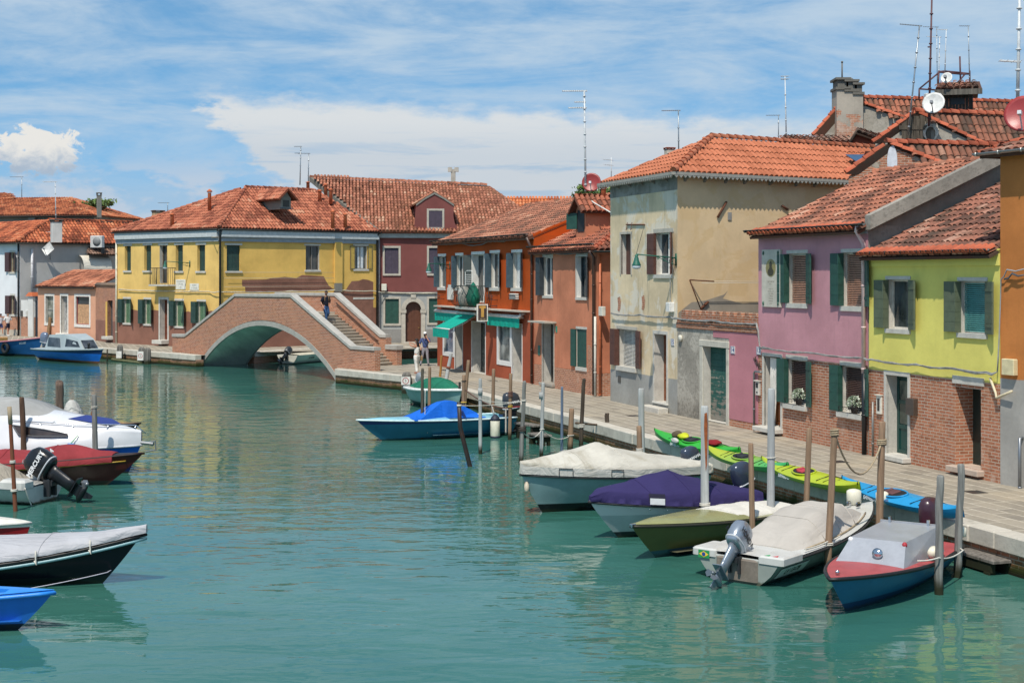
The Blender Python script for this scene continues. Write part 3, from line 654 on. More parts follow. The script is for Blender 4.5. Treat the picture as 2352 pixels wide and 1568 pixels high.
# ---------------------------------------------------------------- bridge
def bridge():
    A = Vector((-18.6, 85.1, 0)); Bv = Vector((9.54, -11.8, 0)); F = frame(A, Bv); I = F.inverted(); span = Bv.length
    t = thing('footbridge', 'arched red brick footbridge with white stone coping and steps over the side canal', 'bridge', T(A))
    bm = brick(.35); st = stone('#bcb8b0', .35, 2.5); nr = frame(A, Bv).col[1].to_3d()
    def X(px, y=0): return (I @ onplane((px, 700), F @ Vector((0, y, 0)), nr)).x
    rise = 2.63; Rr = ((span/2)**2+rise**2)/(2*rise); zc = rise-Rr
    arch = lambda x: zc+math.sqrt(max(0, Rr*Rr-(x-span/2)**2)) if 0 < x < span else -1
    prof = [(X(396), 1.80), (X(425), 1.84), (X(540), 4.38), (X(668), 4.42), (X(806), 1.86), (X(861), 1.86)]
    def top(x):
        for (a, za), (b, zb) in zip(prof[:-1], prof[1:]):
            if a <= x <= b: return za+(zb-za)*(x-a)/(b-a)
        return prof[0][1] if x < prof[0][0] else prof[-1][1]
    x0, x1 = prof[0][0], prof[-1][0]; W_ = 2.7; th = .32
    xs = sorted({x0, x1, .001, span-.001, *[p[0] for p in prof], *[x0+(x1-x0)*i/60 for i in range(61)]})
    def lowz(x): return arch(x)+.30 if 0 < x < span and arch(x) > -.25 else -.6
    def sheet(yf, xs_, topf, lowf, thick, nm, par, ext=lambda x: 0.0):
        m = MB()
        for a, b in zip(xs_[:-1], xs_[1:]):
            pts = []
            for y in (0, thick):
                for x in (a, b):
                    for z in (lowf(x), topf(x)): pts.append(Vector((x, yf+ext(x)+y, z)))
            m.add(pts, [(0, 2, 3, 1), (4, 5, 7, 6), (0, 4, 6, 2), (1, 3, 7, 5)])
        for x, idx in ((xs_[0], 0), (xs_[-1], 1)):
            y = yf+ext(x); m.quad((x, y, lowf(x)), (x, y+thick, lowf(x)), (x, y+thick, topf(x)), (x, y, topf(x)))
        return obj(nm, m, bm, par, F)
    near = sheet(0, xs, lambda x: top(x)-.17, lowz, th, 'parapet_wall', t)
    # far parapet, flaring outwards at the landing
    cr = X(668); flare = lambda x: max(0, (x-cr))*.17
    x1f = x1-4.05; proff = [(prof[0][0], 1.8), (prof[1][0], 1.84), (prof[2][0]-.1, 4.42), (prof[3][0]+.1, 4.46), (x1f-.45, 2.28), (x1f, 2.28)]
    def topf(x):
        for (a, za), (b, zb) in zip(proff[:-1], proff[1:]):
            if a <= x <= b: return za+(zb-za)*(x-a)/(b-a)
        return 2.1
    xsf = sorted({x0, x1f, .001, *[p[0] for p in proff], *[x0+(x1f-x0)*i/60 for i in range(61)]})
    far = sheet(W_, xsf, lambda x: topf(x)-.17, lowz, th, 'parapet_wall', t, flare)
    m = MB(); m.bbox(x1f, x1f+1.0, W_+flare(x1f)-.02, W_+flare(x1f)+th, -.3, 1.5, .02); obj('pier', m, bm, t, F)
    m = MB(); m.bbox(x1f-.05, x1f+1.05, W_+flare(x1f)-.08, W_+flare(x1f)+th+.06, 1.5, 1.74, .02); obj('coping', m, st, t, F)
    def coping(pr, yf, ext):
        m = MB()
        for (a, za), (b, zb) in zip(pr[:-1], pr[1:]):
            n = max(1, int((b-a)/1.3))
            for i in range(n):
                p, q = a+(b-a)*i/n+.004, a+(b-a)*(i+1)/n-.004; zp, zq = za+(zb-za)*i/n, za+(zb-za)*(i+1)/n
                rings = []
                for x, z in ((p, zp), (q, zq)):
                    y = yf+ext(x); rings.append([Vector((x, y-.05, z-.17)), Vector((x, y+th+.05, z-.17)), Vector((x, y+th+.05, z-.02)), Vector((x, y+th+.03, z)), Vector((x, y-.03, z)), Vector((x, y-.05, z-.02))])
                m.loft(rings, True, True)
        return obj('coping', m, st, t, F)
    coping(prof, 0, lambda x: 0); coping(proff, W_, flare)
    # arch ring + vault
    N = 22; a0 = math.asin(span/2/Rr)*.999
    for yf, nm in ((-.03, 'arch_ring'), (W_+th-.05, 'arch_ring')):
        m = MB()
        for i in range(N):
            an = [-a0-.02+(2*a0+.04)*(i+q)/N for q in (.004, .996)]; pts = []
            for y in (yf, yf+.12):
                for aa in an:
                    for r in (Rr, Rr+.27): pts.append(Vector((span/2+r*math.sin(aa), y, zc+r*math.cos(aa))))
            m.add(pts, [(0, 2, 3, 1), (4, 5, 7, 6), (0, 4, 6, 2), (1, 3, 7, 5), (0, 1, 5, 4), (2, 6, 7, 3)])
        obj(nm, m, stone('#b3afa6', .4, 2.0), t, F)
    m = MB(); m.smooth = True; rings = []
    for i in range(N*2+1):
        aa = -a0-.04+(2*a0+.08)*i/(N*2); rings.append([Vector((span/2+(Rr+.01)*math.sin(aa), .0, zc+(Rr+.01)*math.cos(aa))), Vector((span/2+(Rr+.01)*math.sin(aa), W_+th, zc+(Rr+.01)*math.cos(aa)))])
    m.loft(rings, False, False); obj('vault', m, plaster('#cdd6cc', '#8b9a90', .15, .3, .0, k=1.0), t, F)
    # deck + steps
    sm = stone('#beb4a4', .3, 2.0); m = MB(); cl = X(540); zd = 3.42
    m.box(cl-.15, cr+.1, th-.02, W_+.02, zd-.3, zd); obj('deck', m, sm, t, F)
    n = 17; xr = x1-3.05; run = (xr-cr)/n
    for i in range(n):
        z = zd-(zd-Q)*(i+1)/(n+.0); z = zd-(zd-Q)*(i+1)/(n+1)
        xa = cr+.1+run*i; s = MB(); yl = th-.02; sk = .55*(i/n)
        b0 = [(xa-.02, yl), (xa+run, yl), (xa+run+sk*0-sk*.9*((W_+flare(xa)-yl)/2.7), W_+flare(xa)+.01), (xa-.02-sk*.9*((W_+flare(xa)-yl)/2.7), W_+flare(xa)+.01)]
        s.prism([Vector((p[0], p[1], max(.2, z-.9))) for p in b0], (0, 0, z-.04-max(.2, z-.9)))
        b1 = [(b0[0][0], b0[0][1]), (b0[1][0]+.035, b0[1][1]), (b0[2][0]+.035, b0[2][1]), b0[3]]
        s.prism([Vector((p[0], p[1], z-.0399)) for p in b1], (0, 0, .04)); obj('step', s, sm, t, F)
    for i in range(n):
        z = zd-(zd-Q)*(i+1)/(n+1); xa = cl-.15-.3*(i+1)*1.05; s = MB(); s.box(xa, xa+.34, th-.02, W_+.02, max(.2, z-.9), z); obj('step', s, sm, t, F)
    r = MB(); r.smooth = True; r.tube([Vector((x, W_+flare(x)-.09, topf(x)-.42)) for x in (cr+.3, cr+3, x1f-.5)], .03, 7); obj('handrail', r, metal('#5a4a44', .5), t, F)
    return F, dict(cr=cr, run=run, zd=zd, n=n, W=W_, flare=flare)
BRF, BRI = bridge()
for p_ in (P('7', 1455, 1152), P('7', 410, 920), P('8', 405, 960), P('B', 640, 290)):
    g_ = G(p_, Q); m = MB(); m.box(-.2, .2, -.2, .2, .001, .006); dg_ = obj('drain_grate', m, metal('#3c3a37', .7, .2, .3), None, T(g_) @ RZ(rad(-71)), 'square drain plate set in the quay paving', 'drain cover', 'drain plates in the paving')
# ---------------------------------------------------------------- houses of the right quay
DKGREY = lambda: metal('#23282a', .5, .1, .3)
GUT = lambda: metal('#252b2b', .5, .05, .3)
LIME = lambda: stone('#d4d0c6', .2, 3.0)
def back_slope(pts, mat, parent, M, **k):
    m = MB(); m.tv = .4; m.prism([Vector(p) for p in pts], (0, 0, -.08)); return obj('roof', m, mat, parent, M)
def roof_front(W, ze, L, zr, mat, x0=0.0, x1=None, oh=.32, ov=.06, parent=None, back=True, w=.24, **k):
    x1 = W.L if x1 is None else x1; s = (zr-ze)/L
    poly = [Vector((x0-ov, -oh, ze-oh*s)), Vector((x1+ov, -oh, ze-oh*s)), Vector((x1+ov, L, zr)), Vector((x0-ov, L, zr))]
    r = slope(poly, mat, parent or W.parent, W.M, w=w, **k)
    if back: back_slope([Vector((x1+ov, 2*L, ze)), Vector((x0-ov, 2*L, ze)), Vector((x0-ov, L, zr)), Vector((x1+ov, L, zr))], mat, parent or W.parent, W.M, w=w*1.6, ln=.6)
    obj('ridge', ridge_mesh([(x0-ov, L, zr+.03), (x1+ov, L, zr+.03)]), mat, r, W.M)
    return r
def gable_walls(W, ze, L, zr, mat, sides='LR', t=.02):
    m = MB()
    if 'L' in sides: m.poly([Vector((0, 0, ze)), Vector((0, L, zr)), Vector((0, 2*L, ze))])
    if 'R' in sides: m.poly([Vector((W.L, 0, ze)), Vector((W.L, 2*L, ze)), Vector((W.L, L, zr))])
    return obj('gable', m, mat, W.parent, W.M)
def gutter(W, p, q, off=-.36, dz=0.0, x0=None, x1=None, mat=None):
    a, b = W.pt(p, off), W.pt(q, off); z = (a.z+b.z)/2+dz; a.z = b.z = z
    if x0 is not None: a.x = x0
    if x1 is not None: b.x = x1
    return obj('gutter', gutter_mesh(a, b), mat or GUT(), W.parent, W.M)
def Z(W, p, off=0.0): return W.l(p, off)[1]
def XX(W, p, off=0.0): return W.l(p, off)[0]
def band(W, name, mat, z0, z1, out=.05, x0=0.0, x1=None): return W.box(name, mat, x0, W.L if x1 is None else x1, -out, .0, z0, z1)

# ---- yellow house
A8, B8 = G((1996, 1044.5), Q), G((2297.5, 1110), Q)
h8 = corner_house('yellow_house', 'lime yellow house with brick ground floor and grey green shutters', 'house', A8); W8 = Wall(A8, B8, h8)
ze = Z(W8, P('6', 1100, 480)); L8 = 4.3; zr8 = ze+1.95
bz8 = (Z(W8, P('7', 700, 222))+Z(W8, P('7', 1600, 315)))/2
OLV = paint('#56604c', .65, .12, 5.0, 0.0, .05, .2)
for tl, br, bl in ((('6', 780, 702), ('6', 955, 1088), None), (('6', 1332, 713), ('6', 1543, 1122), paint('#5ea09a', .5))):
    window(W8, P(*tl), P(*br), d=.2, fr=paint('#cfc9bd', .6), sill=(LIME(), .11, .04, .05), lintel=(LIME(), .09, .05, .02), sL=(OLV, .5, .05), sR=(OLV, .46, .3), fold=(OLV, .17), pane=glass('#20282a', .08, '#4c5456'), blind=(bl, .02) if bl else None, mull=0)
dn = door(W8, P('7', 778, 252), P('7', 944, 888), d=.33, mat=paint('#143f3b', .3, .1), panels=3, surround=(LIME(), .09), step=(LIME(), .12, .25), glassy=(glass('#38403a', .1, '#6a7266'), .38))
door(W8, P('7', 1303, 345), P('7', 1500, 985), d=.52, mat=paint('#1c2a25', .5, .1), boards=1, surround=None, step=(stone('#c9b5a4', .3), .13, .2), handle=False, rev=False)
a, b = W8.pt(P('7', 1288, 300)), W8.pt(P('7', 1527, 345)); W8.box('lintel', LIME(), a.x, b.x, -.03, .1, b.z, b.z+.19)
W8.build(plaster('#dfd573', '#a09858', .07, .16, .0, 3.0, brickbase=True, bz=bz8, bamp=.0, k=1.0), ze)
band(W8, 'eave_band', plaster('#dfd573', '#aaa25e', .05, .03, .0, 3.0, k=1.1), Z(W8, P('6', 1100, 600)), ze, .05)
gable_walls(W8, ze, L8, zr8, stone('#8d877c', .4), 'R')
RT = tilemat('#9b6450', '#6b493d', '#b28c78', .75, '#4b443b'); RTP = tilemat('#ad6b50', '#805140', '#c3967c', .5, '#524a40')
r8 = roof_front(W8, ze, L8, zr8, RT, ov=0.0, w=.225)
def eave_row(W, ze, L, zr, x0, x1, mat, oh=.34, w=.225):
    s = (zr-ze)/L; u = Vector((1, 0, 0)); m = MB(); m.smooth = True; v = Vector((0, 1, s)).normalized(); n = Vector((0, -s, 1)).normalized()
    k = int((x1-x0)/w)
    for i in range(k):
        m.tv = random.uniform(.35, .8); c = Vector((x0+(i+.5)*w, -oh-.03, ze-oh*s)); r = w*.46; vs = []
        for vv, hh in ((0, .075), (.34, .07)):
            for j in range(7): a_ = PI*j/6; vs.append(c+v*vv+u*(-r*math.cos(a_))+n*(hh+.09*math.sin(a_)))
        m.add(vs, [(j, j+1, 8+j, 7+j) for j in range(6)]+[tuple(range(7))])
    return obj('eave_tiles', m, mat, W.parent, W.M)
RED = tilemat('#b95f40', '#a04f34', '#c67052', .12)
eave_row(W8, ze, L8, zr8, 0, W8.L, RED)
gutter(W8, P('6', 580, 495), P('6', 1690, 458), x0=-.12, x1=W8.L+.02)
# bits on the front
mb_ = MB(); q = W8.pt(P('7', 958, 430)); mb_.bbox(q.x, q.x+.34, -.14, -.001, q.z-.42, q.z, .01); pb = obj('mailbox', mb_, paint('#4b4038', .4), None, W8.M, 'dark metal letterbox on the brick right of the teal door', 'letterbox')
q = W8.pt(P('7', 712, 410)); mb_ = MB(); mb_.bbox(q.x, q.x+.22, -.06, -.001, q.z-.48, q.z, .01); mb_.box(q.x-.02, q.x+.24, -.1, -.001, q.z, q.z+.025); it = obj('intercom', mb_, paint('#d8d2c4', .5), None, W8.M, 'cream doorbell panel on the brick left of the teal door', 'doorbell')
mb_ = MB(); mb_.box(q.x+.06, q.x+.16, -.066, -.0605, q.z-.4, q.z-.08); obj('panel', mb_, flat('#3a3430'), it, W8.M)
q0, q1 = W8.pt(P('7', 672, 460), -.06), W8.pt(P('7', 668, 876), -.06); pipe(W8, 'water_pipe', metal('#8c8a86', .5), [(q0.x, -.06, q0.z), (q0.x, -.06, 0)], .03)
q = W8.pt(P('7', 1570, 280), -.06); q2 = W8.pt(P('7', 1620, 430), -.06); q3 = W8.pt(P('7', 1760, 380), -.06)
pipe(W8, 'drain_hose', paint('#c9bd9f', .5), [(q.x, -.06, q.z), (q2.x-.02, -.07, q2.z+.1), (q2.x+.05, -.1, q2.z), (q3.x, -.14, q3.z)], .03, clips=False)
# ---- orange house at the right edge
B9 = B8+(B8-A8).normalized()*5.5+Vector((.5, .2, 0))
h9 = corner_house('orange_house', 'tall orange house with grey cement base at the right edge', 'house', B8); W9 = Wall(B8+Vector((-.03, -.09, 0)), B9, h9)
z9 = Z(W9, P('5', 1720, 1160)); g9 = (Z(W9, P('7', 1660, 280)))
W9.build(plaster('#c07a42', '#8d5c36', .1, .25, .0, 8.0, bc='#a3a09a', bz=g9, bamp=.03), z9, depth=7)
sl9 = .4; p9 = [Vector((-.35, -.3, z9-.05)), Vector((W9.L, -.3, z9-.05)), Vector((W9.L, 3.4, z9+1.35)), Vector((1.6, 3.4, z9+1.35))]
r9 = slope(p9, RT, h9, W9.M, w=.26); slope([Vector((-.35, 7, z9)), Vector((-.35, -.3, z9-.05)), Vector((1.6, 3.4, z9+1.35))], RT, h9, W9.M, w=.26)
obj('ridge', ridge_mesh([p9[0], p9[3]]), RED, r9, W9.M); gutter(W9, P('5', 1600, 1160), P('5', 1829, 1135), -.36, x0=-.45, x1=W9.L, mat=metal('#a9aaa6', .4))
q = W9.pt(P('6', 1690, 1305)); mb_ = MB(); mb_.bbox(q.x, q.x+.38, -.14, -.001, q.z-.36, q.z, .015); obj('junction_box', mb_, paint('#cfc39b', .5), None, W9.M, 'cream meter box on the orange wall at the right edge', 'junction box')
q = W9.pt(P('7', 1800, 740), -.08); pipe(W9, 'gas_pipe', metal('#8c9095', .4), [(q.x, -.01, q.z), (q.x, -.09, q.z), (q.x, -.09, 0)], .035)
# ---- pink house
A7, B7 = G((1742, 990), Q), G((1994, 1044), Q)
h7 = corner_house('pink_house', 'mauve pink house with dark green shutters, plaque and brick base', 'house', A7); W7 = Wall(A7, B7, h7)
ze = (Z(W7, P('4', 1330, 850), -.05)+Z(W7, P('6', 650, 300), -.05))/2; L7 = 4.1; zr7 = (Z(W7, P('5', 620, 1325), L7)+Z(W7, P('5', 1640, 1222), L7))/2
bz7 = Z(W7, P('7', 190, 140)); GR = GREEN(); BL = paint('#b98a72', .6); BLD = paint('#5a4036', .6)
fw = paint('#d6d2c8', .6)
window(W7, P('4', 1588, 1028), P('4', 1738, 1412), d=.2, fr=fw, sill=(LIME(), .13, .05, .05), lintel=(LIME(), .1, .04, .02), sL=(GR, .5, .05), sR=(GR, .45, .28), fold=(GR, .18), blind=(BL, 0), mull=0)
window(W7, P('6', 437, 497), P('6', 607, 912), d=.2, fr=fw, sill=(LIME(), .13, .05, .05), lintel=(LIME(), .1, .04, .02), sL=(GR, .5, .05), sR=(GR, .42, .28), fold=(GR, .18), blind=(BL, 0), mull=0)
w3 = window(W7, P('8', 1583, 522), P('8', 1738, 890), d=.2, fr=fw, sill=(LIME(), .13, .06, .12), lintel=(LIME(), .12, .04, .02), sL=(GR, .46, .1), sR=(GR, .46, .28), fold=(GR, .15), blind=(BLD, .2), mull=0)
w4 = window(W7, P('7', 428, 180), P('7', 602, 565), d=.2, fr=fw, sill=(LIME(), .13, .06, .12), lintel=(LIME(), .12, .04, .02), sL=(GR, .46, .1), sR=(GR, .42, .28), fold=(GR, .15), blind=(BLD, .2), mull=0)
dw = paint('#8a4f24', .4, .2, 3.0)
door(W7, P('8', 1408, 500), P('8', 1538, 1060), d=.42, mat=dw, panels=3, surround=(LIME(), .08), step=(LIME(), .13, .35))
W7.build(plaster('#c48e96', '#8a6a70', .09, .25, .15, 5.0, brickbase=True, bz=bz7, bamp=.02), ze, sidemat=plaster('#8f897f', '#5f5a52', .15, .2, .0, 2.0, rubble=.4))
x_, z_ = W7.l(P('8', 1425, 505)); m = MB(); m.smooth = True; r0, r1, r2 = [], [], []
for i in range(11): r0.append((x_+.03+.035*i*.6, .1+.03*math.sin(i*2.1), .14)); r1.append((x_+.04+.04*i, .1+.03*math.sin(i*2.1+.4), 1.2)); r2.append((x_+.05+.045*i, .1+.02*math.sin(i*2.1), z_-.04))
m.loft([r0, r1, r2], False, False); obj('door_curtain', m, canvas('#d9d4cc', .1), h7, W7.M)
band(W7, 'eave_band', stone('#a9b0b4', .35, 4.0), Z(W7, P('6', 300, 368)), ze, .05)
gable_walls(W7, ze, L7, zr7, stone('#8d877c', .4), 'R'); r7 = roof_front(W7, ze, L7, zr7, RTP, ov=0.0, w=.225); eave_row(W7, ze, L7, zr7, 0, W7.L, RED)
gutter(W7, P('4', 1310, 838), P('6', 750, 272), x0=-.2, x1=W7.L+.35)
s_ = (zr7-ze)/L7; m = MB(); xw = W7.L   # cement verge wall between the two roofs
m.prism([Vector((xw, -.1, ze-.12)), Vector((xw, L7+.1, zr7-.1)), Vector((xw, L7+.1, zr7+.3)), Vector((xw, -.1, ze+.26))], (.26, 0, 0)); obj('verge_wall', m, plaster('#9a948a', '#5f5a52', .15, .2, .0, 2.0, rubble=.5), h7, W7.M)
q = W7.pt(P('6', 690, 302), -.3); q2 = W7.pt(P('6', 640, 390), -.09); pink = paint('#bd9a98', .5)
pipe(W7, 'downpipe', paint('#d0b8b4', .5), [(W7.L-.02, -.32, ze-.02), (W7.L-.1, -.3, ze-.15), (W7.L-.08, -.09, ze-.5), (W7.L-.08, -.09, bz7-.2)], .055)
pipe(W7, 'downpipe', flat('#1b1c1e', .4), [(W7.L-.05, -.09, bz7-.2), (W7.L-.05, -.09, .02)], .065)
# plaque
x0, z1 = W7.l(P('4', 1405, 998)); x1, z0 = W7.l(P('4', 1546, 1442)); z0 = (z0+Z(W7, P('4', 1405, 1428)))/2
pl = W7.box('plaque', stone('#d6cfc0', .2, 3.0), x0, x1, -.07, -.001, z0, z1); pl.parent = None; pl.matrix_basis = W7.M; tag(pl, 'pale marble memorial plaque with an oval portrait on the pink wall', 'plaque')
cx, wd, ht = (x0+x1)/2, x1-x0, z1-z0; m = MB(); ov = []
for i in range(28): ov.append(Vector((cx+.27*wd*math.cos(2*PI*i/28), -.074, z0+.68*ht+.155*ht*math.sin(2*PI*i/28))))
m.poly(ov); md = obj('portrait', m, paint('#8b8050', .4, .25, 9.0), pl, W7.M)
m = MB()
for sx, sz, rx, rz in ((0, .055, .075, .06), (0, -.03, .1, .05), (0, -.07, .16, .07)): m.poly([Vector((cx+wd*(sx+rx*math.cos(2*PI*i/14)), -.0765-.0006*abs(sz*30), z0+ht*(.68+sz+rz*math.sin(2*PI*i/14)))) for i in range(14)])
obj('bust', m, paint('#3e3826', .5, .3, 20.0), md, W7.M)
for i, (s, sz) in enumerate((('LUIGI  BAROSSI', .075), ('NATO  E', .055), ('.  .', .05), ('CHE  DEL  SUO', .05), ('NOME E DELL  ARTE', .05), ('FECE  ONORE', .055), ('A  MURANO', .055), ('I CITTADINI POSERO', .04), ('LA MEMORIA NEL', .04), ('MDCCCC', .045))):
    text('inscription', s, sz, W7.M @ T((cx, -.0715, z0+ht*(.44-.042*i))) @ FACE, flat('#8c8374'), pl, .0005, sx=.8)
for sx in (.1, .9):
    for sz in (.06, .94): mb_ = MB(); mb_.smooth = True; mb_.ellipsoid((x0+wd*sx, -.08, z0+ht*sz), (.045, .03, .06), 10, 6); obj('boss', mb_, paint('#3f5f50', .5), pl, W7.M)
# flower pots on the two lower sills
def flowerpot(W, wn, lab):
    x0, z0, x1, z1 = wn['_b']; c = W.M @ Vector((x0+(x1-x0)*.60, -.0, z0+.005)); t = thing('potted_plant', lab, 'potted plant', T(c)); m = MB(); m.smooth = True
    m.lathe([(.085, 0), (.11, .17), (.12, .17), (.12, .2), (.1, .2), (.09, .1)], 14); obj('pot', m, flat('#2c2624'), t, T(c)); lf = MB(); rn = random.Random(3)
    for i in range(420):
        a, e, r = rn.uniform(0, 2*PI), rn.uniform(-.3, 1.4), .23*rn.uniform(.4, 1)**.5; p = Vector((r*math.cos(a)*math.cos(e), r*math.sin(a)*math.cos(e)*.8, .25+.24*math.sin(e)*r/.23)); lf.tv = rn.random()
        d = Vector((rn.uniform(-1, 1), rn.uniform(-1, 1), rn.uniform(-.2, 1))).normalized()*.035; s = d.cross(Vector((rn.uniform(-1, 1), rn.uniform(-1, 1), .3))).normalized()*.014; lf.quad(p-d, p+s, p+d, p-s)
    t2 = NT('silver_leaves'); lm = t2.out(t2.ramp(t2.tint(), [(0, C('#5d7350')), (.55, C('#a9b59c')), (1, C('#e9e9dd'))]), .7); obj('foliage', lf, lm, t, T(c))
    g = MB(); g.smooth = True; zb = z0+.1
    return t, c
flowerpot(W7, w3, 'silvery bushy pot plant on the pink house sill beside the open door'); flowerpot(W7, w4, 'silvery bushy pot plant on the pink house sill beside the black downpipe')
for wn in (w3, w4):   # little wrought rail in front of each pot
    x0, z0, x1, z1 = wn['_b']; m = MB(); m.smooth = True
    m.tube([(x0-.05, -.12, z0+.16), (x1+.02, -.12, z0+.16)], .008, 5); m.tube([(x0-.05, -.12, z0+.02), (x1+.02, -.12, z0+.02)], .008, 5)
    n = 6
    for i in range(n):
        xx = x0+(x1-x0)*(i+.5)/n; m.tube([(xx+.05*math.cos(a*.5)*(1-a/16), -.12, z0+.09+.06*math.sin(a*.5)*(1-a/16)) for a in range(13)], .006, 4)
    obj('sill_rail', m, flat('#1e1e20'), wn, W7.M)
# ---- courtyard wall
A6, B6 = G((1556, 953), Q), A7
h6 = corner_house('courtyard_wall', 'low cracked grey and pink wall with a peeling green door and brick crest', 'wall', A6); W6 = Wall(A6, B6+(B6-A6)*.0, h6)
zt = (Z(W6, P('T', 1050, 235))+Z(W6, P('T', 2090, 320)))/2
gd = MB(); t_ = NT('peeling_green'); n_ = t_.noise(5, 6, .7); g_ = t_.n('TexNoise', Vector=t_.scale(t_.obj(), (2, 2, 18)), Scale=1.0, Detail=5, Roughness=.7)
x_, y_, zz_ = t_.sep(t_.obj()); f_ = t_.ss(t_.math('ADD', t_.math('ADD', t_.math('MULTIPLY', n_, .5), t_.math('MULTIPLY', g_, .6)), t_.math('MULTIPLY', zz_, -.09)), .46, .52)
PEEL = t_.out(t_.mix(f_, t_.mix(n_, C('#1e4a44'), C('#2b5f55')), t_.mix(g_, C('#4a443c'), C('#9a9488'))), .8, t_.bump(g_, .5, .02))
door(W6, P('T', 1397, 505), P('T', 1703, 1530), d=.28, mat=PEEL, leaves=2, boards=11, surround=None, handle=False)
x0, z1 = W6.l(P('T', 1397, 505)); x1, z0 = W6.l(P('T', 1703, 1530)); m = MB(); m.bbox(x0-.22, x0-.002, -.05, .2, -.1, z1, .015); m.bbox(x1+.002, x1+.17, -.05, .2, -.1, z1, .015); m.bbox(x0-.24, x1+.19, -.06, .2, z1+.001, z1+.2, .015); obj('door_surround', m, stone('#cfcabc', .35, 4.0), h6, W6.M)
W6.build(plaster('#9d978c', '#5c564c', .16, .25, .6, 12.0, rubble=.5, patches='#c2bbae', pamt=.55), zt, depth=.35, sides='LRB')
x1_ = W6.L; xa = XX(W6, P('T', 1735, 900)); m = MB(); m.box(xa, x1_-.001, -.022, -.0005, .22, zt-.08); obj('pink_render', m, plaster('#b87c84', '#86605f', .07, .1, .1, 6.0), h6, W6.M)
m = MB(); m.box(xa, x1_-.001, -.01, -.0005, -.05, .22); obj('brick_footing', m, brick(.4), h6, W6.M)
xb = XX(W6, P('T', 1525, 330)); m = MB(); m.box(xb, xa-.001, -.018, -.0005, Z(W6, P('T', 1620, 400)), zt-.08); obj('pink_render', m, plaster('#b87c84', '#86605f', .07, .1, .1, 6.0), h6, W6.M)
band(W6, 'brick_course', brick(.15, dark=.25), zt-.06, zt+.12, .05); zc = zt+.12; m = MB(); m.box(0, W6.L, -.02, .33, zc, zc+.1); obj('coping', m, brick(.1, dark=.2), h6, W6.M)
n = 11
mm_ = brick(.05, dark=.15)
for i in range(n):
    xc = W6.L*(.095+.905*i/(n-.6)); m = MB(); m.prism([Vector((xc+px, -.03, zc+.1+pz)) for px, pz in ((-.16, 0), (.16, 0), (.16, .2), (.1, .33), (-.1, .33), (-.16, .2))], (0, .34, 0)); m.box(xc-.19, xc+.19, -.05, .33, zc+.1001, zc+.14); obj('crest_block', m, mm_, h6, W6.M)
q = W6.pt(P('T', 1105, 405)); mb_ = MB(); mb_.smooth = True; mb_.lathe([(.09, 0), (.11, .03), (.11, .08), (.02, .09)], 16, T((q.x, 0, q.z)) @ RX(PI/2)); obj('wall_vent', mb_, paint('#cfcabb', .5), h6, W6.M)
q = W6.pt(P('T', 2060, 840), -.07); q2 = W6.pt(P('T', 2150, 830), -.07); pipe(W6, 'gas_pipe', metal('#85898a', .45), [(q2.x, -.02, q.z), (q2.x-.02, -.08, q.z), (q.x+.05, -.08, q.z), (q.x, -.08, q.z-.05), (q.x, -.08, 0)], .032)
q = W6.pt(P('T', 2110, 965)); mb_ = MB(); mb_.bbox(q.x, q.x+.2, -.1, -.023, q.z-.42, q.z, .01); mb_.box(q.x-.03, q.x+.23, -.15, -.023, q.z, q.z+.03); lb = obj('mailbox', mb_, paint('#cbc5ba', .5), None, W6.M, 'white letterbox with dark slot on the pink render left of the curtained door', 'letterbox'); mb_ = MB(); mb_.box(q.x+.04, q.x+.16, -.104, -.1005, q.z-.2, q.z-.05); mb_.box(q.x+.06, q.x+.14, -.104, -.1005, q.z-.36, q.z-.31); obj('slot', mb_, flat('#26282b'), lb, W6.M)
def number(W, p, s, lab, y=0.0):
    q = W.pt(p); m = MB(); m.box(q.x-.13, q.x+.13, y-.02, y-.001, q.z-.12, q.z+.12); o = obj('number_plate', m, paint('#e4e2dc', .3), None, W.M, lab, 'house number')
    b = MB()
    for a0, a1, c0, c1 in ((-.12, .12, .1, .112), (-.12, .12, -.112, -.1), (-.12, -.108, -.1, .1), (.108, .12, -.1, .1)): b.box(q.x+a0, q.x+a1, y-.024, y-.0205, q.z+c0, q.z+c1)
    obj('border', b, flat('#2c4a80'), o, W.M); text('number', s, .19, W.M @ T((q.x, y-.0215, q.z)) @ FACE, flat('#24407a'), o, .001, bold=.006); return o
number(W6, P('T', 1790, 560), '14', 'white and blue house number fourteen on the pink render', -.023); number(W6, P('T', 2132, 570), '13', 'white and blue house number thirteen at the corner under the cables', -.023)
m = MB()
for p in ((2085, 680), (2110, 735), (2135, 755)):
    q = W6.pt(P('T', *p)); m.prism([Vector((q.x+a*.9, -.05, q.z+b*.9)) for a, b in ((-.13, .05), (-.02, .0), (.02, .1), (.06, .0), (.14, -.03), (.03, -.03), (-.02, -.1), (-.04, -.02))], (0, .02, 0))
obj('swallow_ornament', m, flat('#4b3a34'), h6, W6.M)
